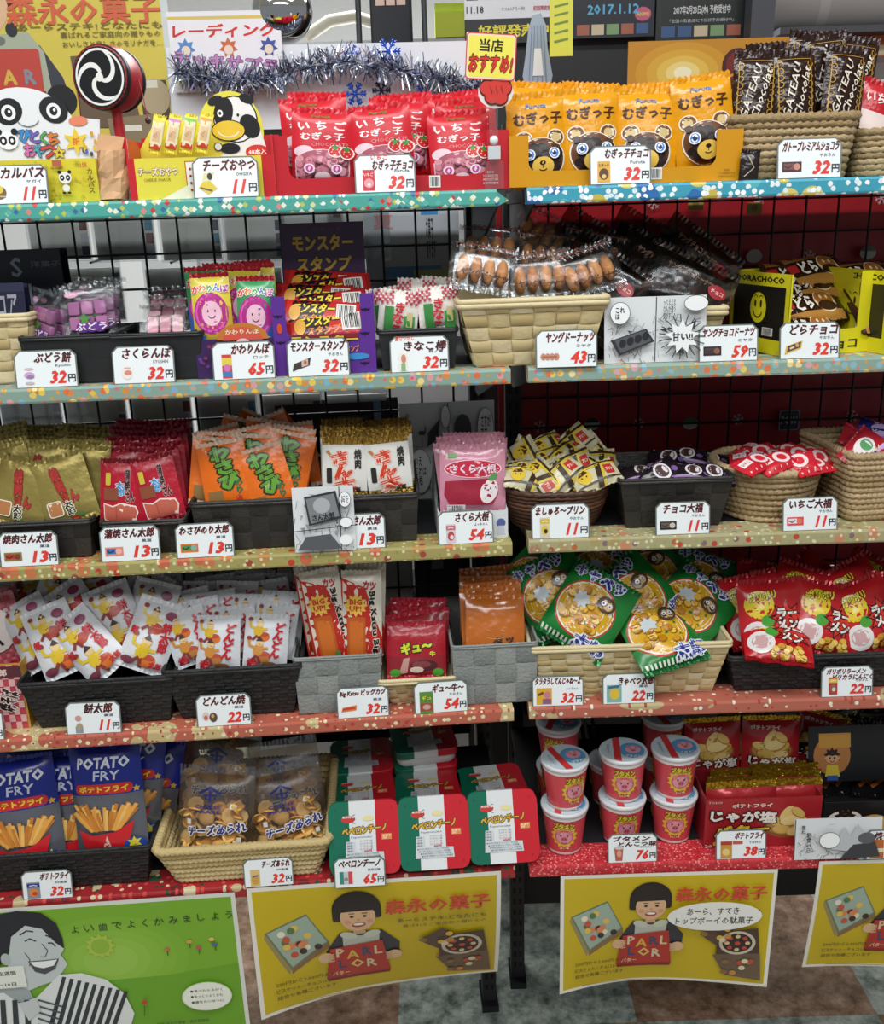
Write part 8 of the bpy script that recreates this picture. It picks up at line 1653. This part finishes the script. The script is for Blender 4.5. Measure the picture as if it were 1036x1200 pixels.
def prod_last(A, w, h):
    A.poly([(-w*.1, -h*.2), (w*.05, h*.35), (w*.12, h*.1), (w*.2, h*.4), (w*.3, h*.1), (w*.22, -h*.3)], '#b8bbbe'); A.poly([(w*.0, -h*.45), (w*.15, -h*.1), (w*.4, -h*.05), (w*.46, -h*.4)], '#3a3b40'); A.ell(w*.3, h*.05, w*.10, h*.14, '#5a5c61', 14)
sheet(RU, 'comic_sheet', 930, 1009, 1032, 1005, -.003, manga(27, prod_last, ((-.12, .02, .12, .2),), (('重\nね', -.42, .3, .05, .2), ('気\n食\nい\n日', -.36, -.02, .05, .5)), split=-.5), M('#c4c8ca', .5), 'comic sheet leaning on the black carton at the bottom right', 'sheet', h=.062, z0=Z5R+.0004, lean=8)
price_card(RU, 'R', 5, 1014, 1005, 1074, 1002, '焼もろこし', 'TOHO', '22', lambda A, x, y, w, h: (A.rect(x-w*.5, y-h*.6, x+w*.4, y+h*.9, '#b8642c'), A.rect(x-w*.5, y-h*.1, x+w*.4, y+h*.2, '#e0d8b0'), A.rect(x-w*.4, y-h*.5, x-w*.1, y-h*.15, '#6a9a4a')), 'price card cut by the right edge of the bottom shelf', v=-.006)
# ------------------------------------------------------------------ posters hanging below the bottom shelf
def pxs(fr, v, cx, zc): return lambda px, py: (fr.at(px, py, v).x-cx, fr.at(px, py, v).z-zc)
vp = -.0035
# green dental-care poster
gx0, gx1 = LU.at(-75, 1056, vp).x, LU.at(276, 1056, vp).x; gw_ = gx1-gx0; gh_ = .262; gzt = (LU.at(0, 1064, vp).z+LU.at(270, 1047, vp).z)/2; gcx = (gx0+gx1)/2; gzc = gzt-gh_/2
def green(A, w, h):
    q = pxs(LU, vp, gcx, gzc); A.rect(-w/2, -h/2, w/2, h/2, '#dcded4'); A.rect(-w/2, -h/2, w/2-.006, h/2-.006, '#79ad2e')
    for k in range(5): A.ell(q(130, 1125)[0], q(130, 1125)[1], .11-.018*k, .075-.012*k, ['#7eb233', '#83b638', '#89ba3e', '#90be45', '#97c24d'][k], 26)
    A.poly([(-w/2, -h/2), (w/2-.006, -h/2), (w/2-.006, q(0, 1150)[1]), q(200, 1143), q(130, 1148), q(60, 1160), (-w/2, q(0, 1165)[1])], '#6ba32a')
    for i, t in enumerate('よい歯でよくかみましょう'): x, y = q(88+16.4*i, 1089-1.6*i); A.text(t, x, y, None, .0125, '#33472a', bold=.005)
    x, y = q(118, 1108); A.star(x, y, .022, .016, 12, '#a9c24a'); A.ell(x, y, .013, .013, '#8fb53c', 16)
    for px, py, cl in ((196, 1112, '#c86a4a'), (222, 1103, '#d8a04a'), (233, 1110, '#c8506a'), (248, 1100, '#e0c070'), (252, 1106, '#4a6a9a')): x, y = q(px, py); A.ell(x, y, .004, .0035, cl, 8); A.line([(x, y-.003), (x, y-.011)], .0015, '#4a6a2a')
    # man: cap, face, striped shirt
    hair = '#20242c'; sk = '#c3cccb'
    A.poly([q(-45, 1088), q(-20, 1074), q(20, 1066), q(48, 1068), q(66, 1080), q(74, 1098), q(76, 1112), q(66, 1108), q(50, 1090), q(30, 1084), q(14, 1096), q(10, 1120), q(-10, 1140), q(-45, 1140)], hair)
    A.poly([q(14, 1096), q(30, 1083), q(50, 1087), q(66, 1103), q(76, 1110), q(72, 1117), q(80, 1128), q(74, 1137), q(66, 1147), q(50, 1152), q(36, 1158), q(22, 1152), q(10, 1132)], sk)
    A.poly([q(10, 1132), q(22, 1152), q(36, 1158), q(42, 1170), q(10, 1172), q(-10, 1150)], '#9fa9aa'); A.ell(*q(8, 1122), .007, .010, '#b4bdbd', 14)
    for pts, wd in ((((24, 1094), (32, 1089), (40, 1090)), .0022), (((54, 1094), (62, 1097), (67, 1103)), .0022), (((30, 1101), (36, 1098), (43, 1101)), .0022), (((57, 1103), (62, 1103), (66, 1107)), .0022), (((50, 1104), (57, 1112), (54, 1119), (48, 1119)), .0012), (((30, 1114), (36, 1122), (36, 1130)), .0010)): A.line([q(*p) for p in pts], wd, '#2a2e34')
    A.poly([q(34, 1124), q(52, 1123), q(70, 1121), q(66, 1133), q(54, 1139), q(42, 1136)], '#4a4e54'); A.poly([q(36, 1125), q(52, 1124), q(68, 1122), q(64, 1129), q(52, 1132), q(42, 1130)], '#f0f2f0')
    A.poly([q(-45, 1165), q(6, 1160), q(24, 1172), q(44, 1166), q(70, 1140), q(96, 1138), q(125, 1146), q(146, 1162), q(158, 1186), q(150, 1215), q(-45, 1230)], '#dfe3e1')
    for k in range(9): A.poly([q(74+9*k, 1142+k*2.2), q(78.5+9*k, 1142.5+k*2.2), q(60+9*k, 1215), q(54+9*k, 1215)], '#33373d')
    for k in range(6): A.poly([q(-40+14*k, 1168), q(-34+14*k, 1168), q(-30+14*k, 1220), q(-37+14*k, 1220)], '#33373d')
    for k in range(6): A.line([q(46, 1168+7*k), q(74-2*k, 1176+7*k)], .003, '#4a4f55')
    A.poly([q(24, 1172), q(44, 1166), q(50, 1180), q(36, 1192)], '#c8cecd')
    A.rect(*q(-40, 1158), *q(29, 1128), '#e6eadf'); A.text('生週間', *q(10, 1137), .024, .007, '#3a4a34', bold=.02); A.text('〜10日', *q(10, 1150), .026, .006, '#3a4a34', bold=.02)
    x, y = q(243, 1166); A.ell(x, y, .036, .026, '#cfe0b4', 26); A.ell(x, y, .0345, .0247, '#eef1e4', 26)
    for k, t in enumerate(('●食べたらみがく', '●ゆっくりよくかむ', '●歯をたいせつに')): A.text(t, x, y+.011-.010*k, .046, .0048, '#4a5a3a', bold=.01)
    A.ell(*q(170, 1172), .004, .004, '#c83a3a', 8); A.line([q(170, 1176), q(170, 1188)], .0012, '#3a6a2a')
    A.text('後援 厚生労働省・歯科医師会', *q(215, 1196), .075, .006, '#3a4a2a')
sheet(LU, 'dental_poster', -75, 1056, 276, 1056, vp, green, M('#dcded4', .5), 'green dental-care poster with a laughing man in a striped shirt', 'poster', h=gh_, z0=gzt-gh_, thick=.0005, curve=lambda x, y: .004*math.sin(x*9)*(.5-y/gh_))
def bend(h, w, dl, dr, dm=0, pw=1.6):
    def g(x, y):
        t = max(0, min(1, .5-y/h)); u = x/w+.5
        return (dl*(1-u)+dr*u+dm*math.sin(math.pi*min(1, max(0, u))))*t**pw+.0025*math.sin(u*7)*t
    return g
def hang_poster(fr, p0, p1, h, dl, dr, dm, label, bubble):
    a = fr.at(*p0, vp); c = fr.at(*p1, vp); w = c.x-a.x
    o = sheet(fr, 'sweets_poster', p0[0], p0[1], p1[0], p1[1], vp, lambda A, w, h: sweets_poster(A, w, h, bubble), PAPER, label, 'poster', h=h, z0=(a.z+c.z)/2-h, thick=.0005, curve=bend(h, w, dl, dr, dm), nx=16, ny=12)
    # its top edge runs along the slight tilt seen in the photo
    return o
hang_poster(LU, (289, 1042), (587, 1020), .235, .004, .062, .022, 'yellow sweets poster below the pasta trays, its right corner curling back', False)
hang_poster(RU, (657, 1030), (912, 1015), .212, .002, .002, .024, 'yellow sweets poster with a speech bubble, below the noodle cups', True)
hang_poster(RU, (960, 1011), (1215, 1000), .205, .022, .01, .0, 'yellow sweets poster cut by the right edge of the photo', True)

# ------------------------------------------------------------------ what shows through the wire mesh
vb = .385
gp = film('card_sleeve', '#f4f6f6', gloss=.10, bump=(25, .3))
def card_pack(w, h, seed):
    def f():
        o = MB(); g = prng(seed); o.box(-w/2, w/2, .0, .006, -h/2, h/2, M(['#dcdad4', '#d0cfcc', '#e2e0d8'][seed % 3], .5))
        for k in range(5): o.box(w/2-.012, w/2-.001, -.0004, 0, -h/2+h*.18*k+.004, -h/2+h*.18*(k+1), M(['#3a4256', '#c8c4d0', '#7a4a44', '#4f8fa8', '#55566a'][(k+seed) % 5], .5))
        r = o.build('hanging_pack'); s = MB(); s.box(-w/2-.003, w/2+.003, -.003, -.0022, -h/2-.003, h/2+.012, gp); s.build('sleeve', r)
        b = MB(); b.tube([(0, -.004, h/2+.008), (0, .10, h/2+.012)], .002, WIRE, n=5); b.build('hook', r); return r
    return f
cols_ = [(67, 0), (144, 1), (222, 2), (297, 0), (366, 1), (420, 2)]
for row, (py, hpx, rowt) in enumerate(((262, 82, 'under the top shelf'), (505, 84, 'under the second shelf'))):
    for i, (px, kk) in enumerate(cols_[:6 if row == 0 else 6]):
        pxx = px if row == 0 else 40+76*i
        w_, h_ = dims(LU, pxx, py, vb, 68, hpx)
        o = card_pack(w_, h_, i+row)(); o.matrix_world = PX(LU, pxx, py, vb)
        tag(o, 'grey-backed hanging card pack behind the mesh %s, %s from the left' % (rowt, ORD[i]), 'card pack', 'card packs hanging on the far side of the mesh')
for i, px in enumerate((20, 112, 205, 300, 395, 455)):
    w_, h_ = dims(LU, px, 345, vb+.02, 62, 60); o = card_pack(w_, h_, i+4)(); o.matrix_world = PX(LU, px, 345, vb+.02)
    tag(o, 'grey-backed hanging card pack low behind the second shelf, %s from the left' % ORD[i], 'card pack', 'card packs hanging on the far side of the mesh')
def bluew(A, w, h): A.rect(-w/2, -h/2, w/2, h/2, '#c9cdd2'); A.rect(w*.1, h*.36, w*.28, h*.46, '#3f8fd0'); A.text('お菓子\nあります', w*.2, h*.12, w*.10, h*.42, '#33363c', bold=.03); A.rect(-w*.3, -h*.28, w*.3, -h*.16, '#6a9fd0'); A.poly([(w*.0, -h*.2), (w*.5, -h*.2), (w*.5, -h*.5), (w*.0, -h*.5)], '#c9cf8a'); A.text('夏', -w*.3, h*.3, w*.2, h*.14, '#d89a9a', bold=.03)
sheet(LU, 'notice_sheet', 432, 362, 540, 360, vb, bluew, M('#c9cdd2', .5), 'white notice with blue marks showing through the mesh under the top shelf', 'notice', h=LU.at(480, 236, vb).z-LU.at(480, 350, vb).z, z0=LU.at(480, 350, vb).z)
def dark_pack(A, w, h): A.rect(-w/2, -h/2, w/2, h/2, '#3a2a30'); A.rect(w*.3, -h*.5, w*.36, h*.5, '#8aa8c8'); A.text('C', -w*.3, 0, w*.2, h*.3, '#7a4a4a'); A.rect(w*.0, -h*.3, w*.25, h*.3, '#55535c')
sheet(LU, 'dark_carton', 330, 560, 470, 558, vb, dark_pack, M('#2c2428', .5), 'dark carton showing through the mesh behind the orange pouches', 'carton', h=LU.at(400, 470, vb).z-Z3-.01, z0=Z3+.01, thick=.03)
# pale cartons behind the two lower bays of the left unit
def carton_row(k, z0, z1, names, x0s, cols2, v, desc):
    for i in range(len(x0s)-1):
        b = MB(); b.bevbox(x0s[i]+.003, x0s[i+1]-.003, 0, .12, 0, z1-z0, .006, M(cols2[i], .55)); b.box(x0s[i]+.03, x0s[i+1]-.05, -.0006, 0, (z1-z0)*.35, (z1-z0)*.55, M(['#9aa2a6', '#8f979c', '#aab0b2'][i % 3], .5))
        tag(b.build('stock_carton', mw=LU.m @ Matrix.Translation((0, v, z0))), desc % names[i], 'carton', 'stock cartons behind the left unit')
b = MB(); b.box(-.85, -.005, .385, .60, .80, .815, BLACK); b.box(-.85, -.005, .385, .60, .595, .608, BLACK)
for x in (-.845, -.012): b.box(x-.006, x+.006, .585, .597, 0, .81, BLACK); 
tag(b.build('rear_rack', mw=LU.m.copy()), 'black rack behind the mesh carrying pale stock cartons', 'rack')
carton_row(4, .8158, 1.03, ('leftmost', 'second', 'third', 'fourth', 'rightmost'), [-.85, -.545, -.36, -.24, -.12, -.02], ['#2a5fb8', '#e2e5e3', '#e8eae7', '#dcdfde', '#3a3c40'], .40, 'pale or blue stock carton behind the fourth shelf, %s')
carton_row(5, .6088, .795, ('leftmost', 'second', 'third', 'fourth', 'rightmost'), [-.85, -.60, -.42, -.27, -.13, -.02], ['#e4e7e5', '#eaecea', '#e6e9e7', '#edefec', '#dde0de'], .40, 'pale stock carton behind the bottom shelf, %s')
# red wrapping paper behind the right unit
def redpaper(A, w, h):
    A.rect(-w/2, -h/2, w/2, h/2, '#8f141c')
vr = .4315
rx0, rx1 = .10, 1.05; rz0, rz1 = .86, 1.56
def red_art(A, w, h):
    q = lambda px, py: (RU.at(px, py, vr).x-(rx0+rx1)/2, RU.at(px, py, vr).z-(rz0+rz1)/2)
    for px, py, r in ((632, 500, .011), (748, 496, .010), (864, 491, .010), (997, 487, .011), (765, 238, .010), (1030, 232, .010), (822, 305, .009), (945, 300, .010), (700, 300, .009), (886, 236, .008), (664, 400, .010)):
        x, y = q(px, py)
        for k in range(6): an = R(60*k+15); A.line([(x, y), (x+r*math.cos(an), y+r*math.sin(an))], .0012, '#cfc3c4'); [A.line([(x+r*.6*math.cos(an), y+r*.6*math.sin(an)), (x+r*.9*math.cos(an+s*.35), y+r*.9*math.sin(an+s*.35))], .0010, '#cfc3c4') for s in (-1, 1)]
    x, y = q(921, 490); A.rrect(x-.017, y-.017, x+.017, y+.017, .004, '#8a98a8'); A.rrect(x-.0155, y-.0155, x+.0155, y+.0155, .004, '#262c3c'); A.text('POW', x, y, .026, .012, '#aebccc', bold=.06)
    for px, py, c1 in ((806, 494, '#4a7a44'), (880, 300, '#c9c6bc'), (1012, 296, '#5a7a5a'), (692, 495, '#1c1c20')):
        x, y = q(px, py); A.ell(x, y, .013, .010, '#c8c4b8', 16); A.ell(x, y+.003, .011, .008, c1, 16, a0=0, a1=180)
    for px, py in ((880, 245), (812, 240)): x, y = q(px, py); A.rrect(x-.012, y-.008, x+.012, y+.010, .003, '#b0923a'); A.ell(x, y+.002, .005, .005, '#8a6a2a', 10)
mb = MB(); A = Art(.45); red_art(A, 0, 0); mb.box(rx0, rx1, vr, vr+.002, rz0, rz1, M('#b01a24', .42))
A.emit(mb, T=Matrix.Translation(((rx0+rx1)/2, vr, (rz0+rz1)/2)), lift=.0003, step=.00008)
tag(mb.build('wrapping_paper'), 'red snowflake wrapping paper lining the back of the right shelving unit', 'wrapping paper')
mb = MB(); mb.box(.112, 1.0, vr+.0002, vr+.010, .16, .855, M('#1d1c1e', .6)); tag(mb.build('backing_board'), 'dark board closing the lower back of the right shelving unit', 'board')
b = MB(); g = prng(8); m1, m2 = M('#c9b8a2', .6), M('#8f8f90', .5)
for k in range(7): b.tube([(.02+.012*k, 0, .0), (-.01+.014*k+g.uniform(-.004, .004), -.005, .13)], .003, [m1, m2, M('#3a3a3e', .5), M('#b04a44', .5)][k % 4], n=5)
e = RU.at(655, 905, .34); tag(b.build('straw_bundle', mw=P(RU, e.x-.03, .34, Z5R+.001)), 'loose bundle of thin sticks behind the rear noodle cups', 'bundle')
# settle whatever dips below its shelf onto it
bpy.context.view_layer.update()
for o in list(COL.objects):
    if o.parent is None and o.get('group') and o.type == 'MESH' and o.get('category') not in ('poster', 'card pack', 'carton'):
        side = 'R' if o.matrix_world.translation.x > 0.1 else 'L'; zc = o.matrix_world.translation.z
        below = [z for z in ZS[side][1:] if z < zc]
        if not below: continue
        zmin = min((o.matrix_world @ p.co).z for p in o.data.vertices); zs = max(below)+0.0045
        if zmin < zs: o.matrix_world.translation.z += zs-zmin
bpy.data.objects.remove(_to); bpy.data.curves.remove(_tc)
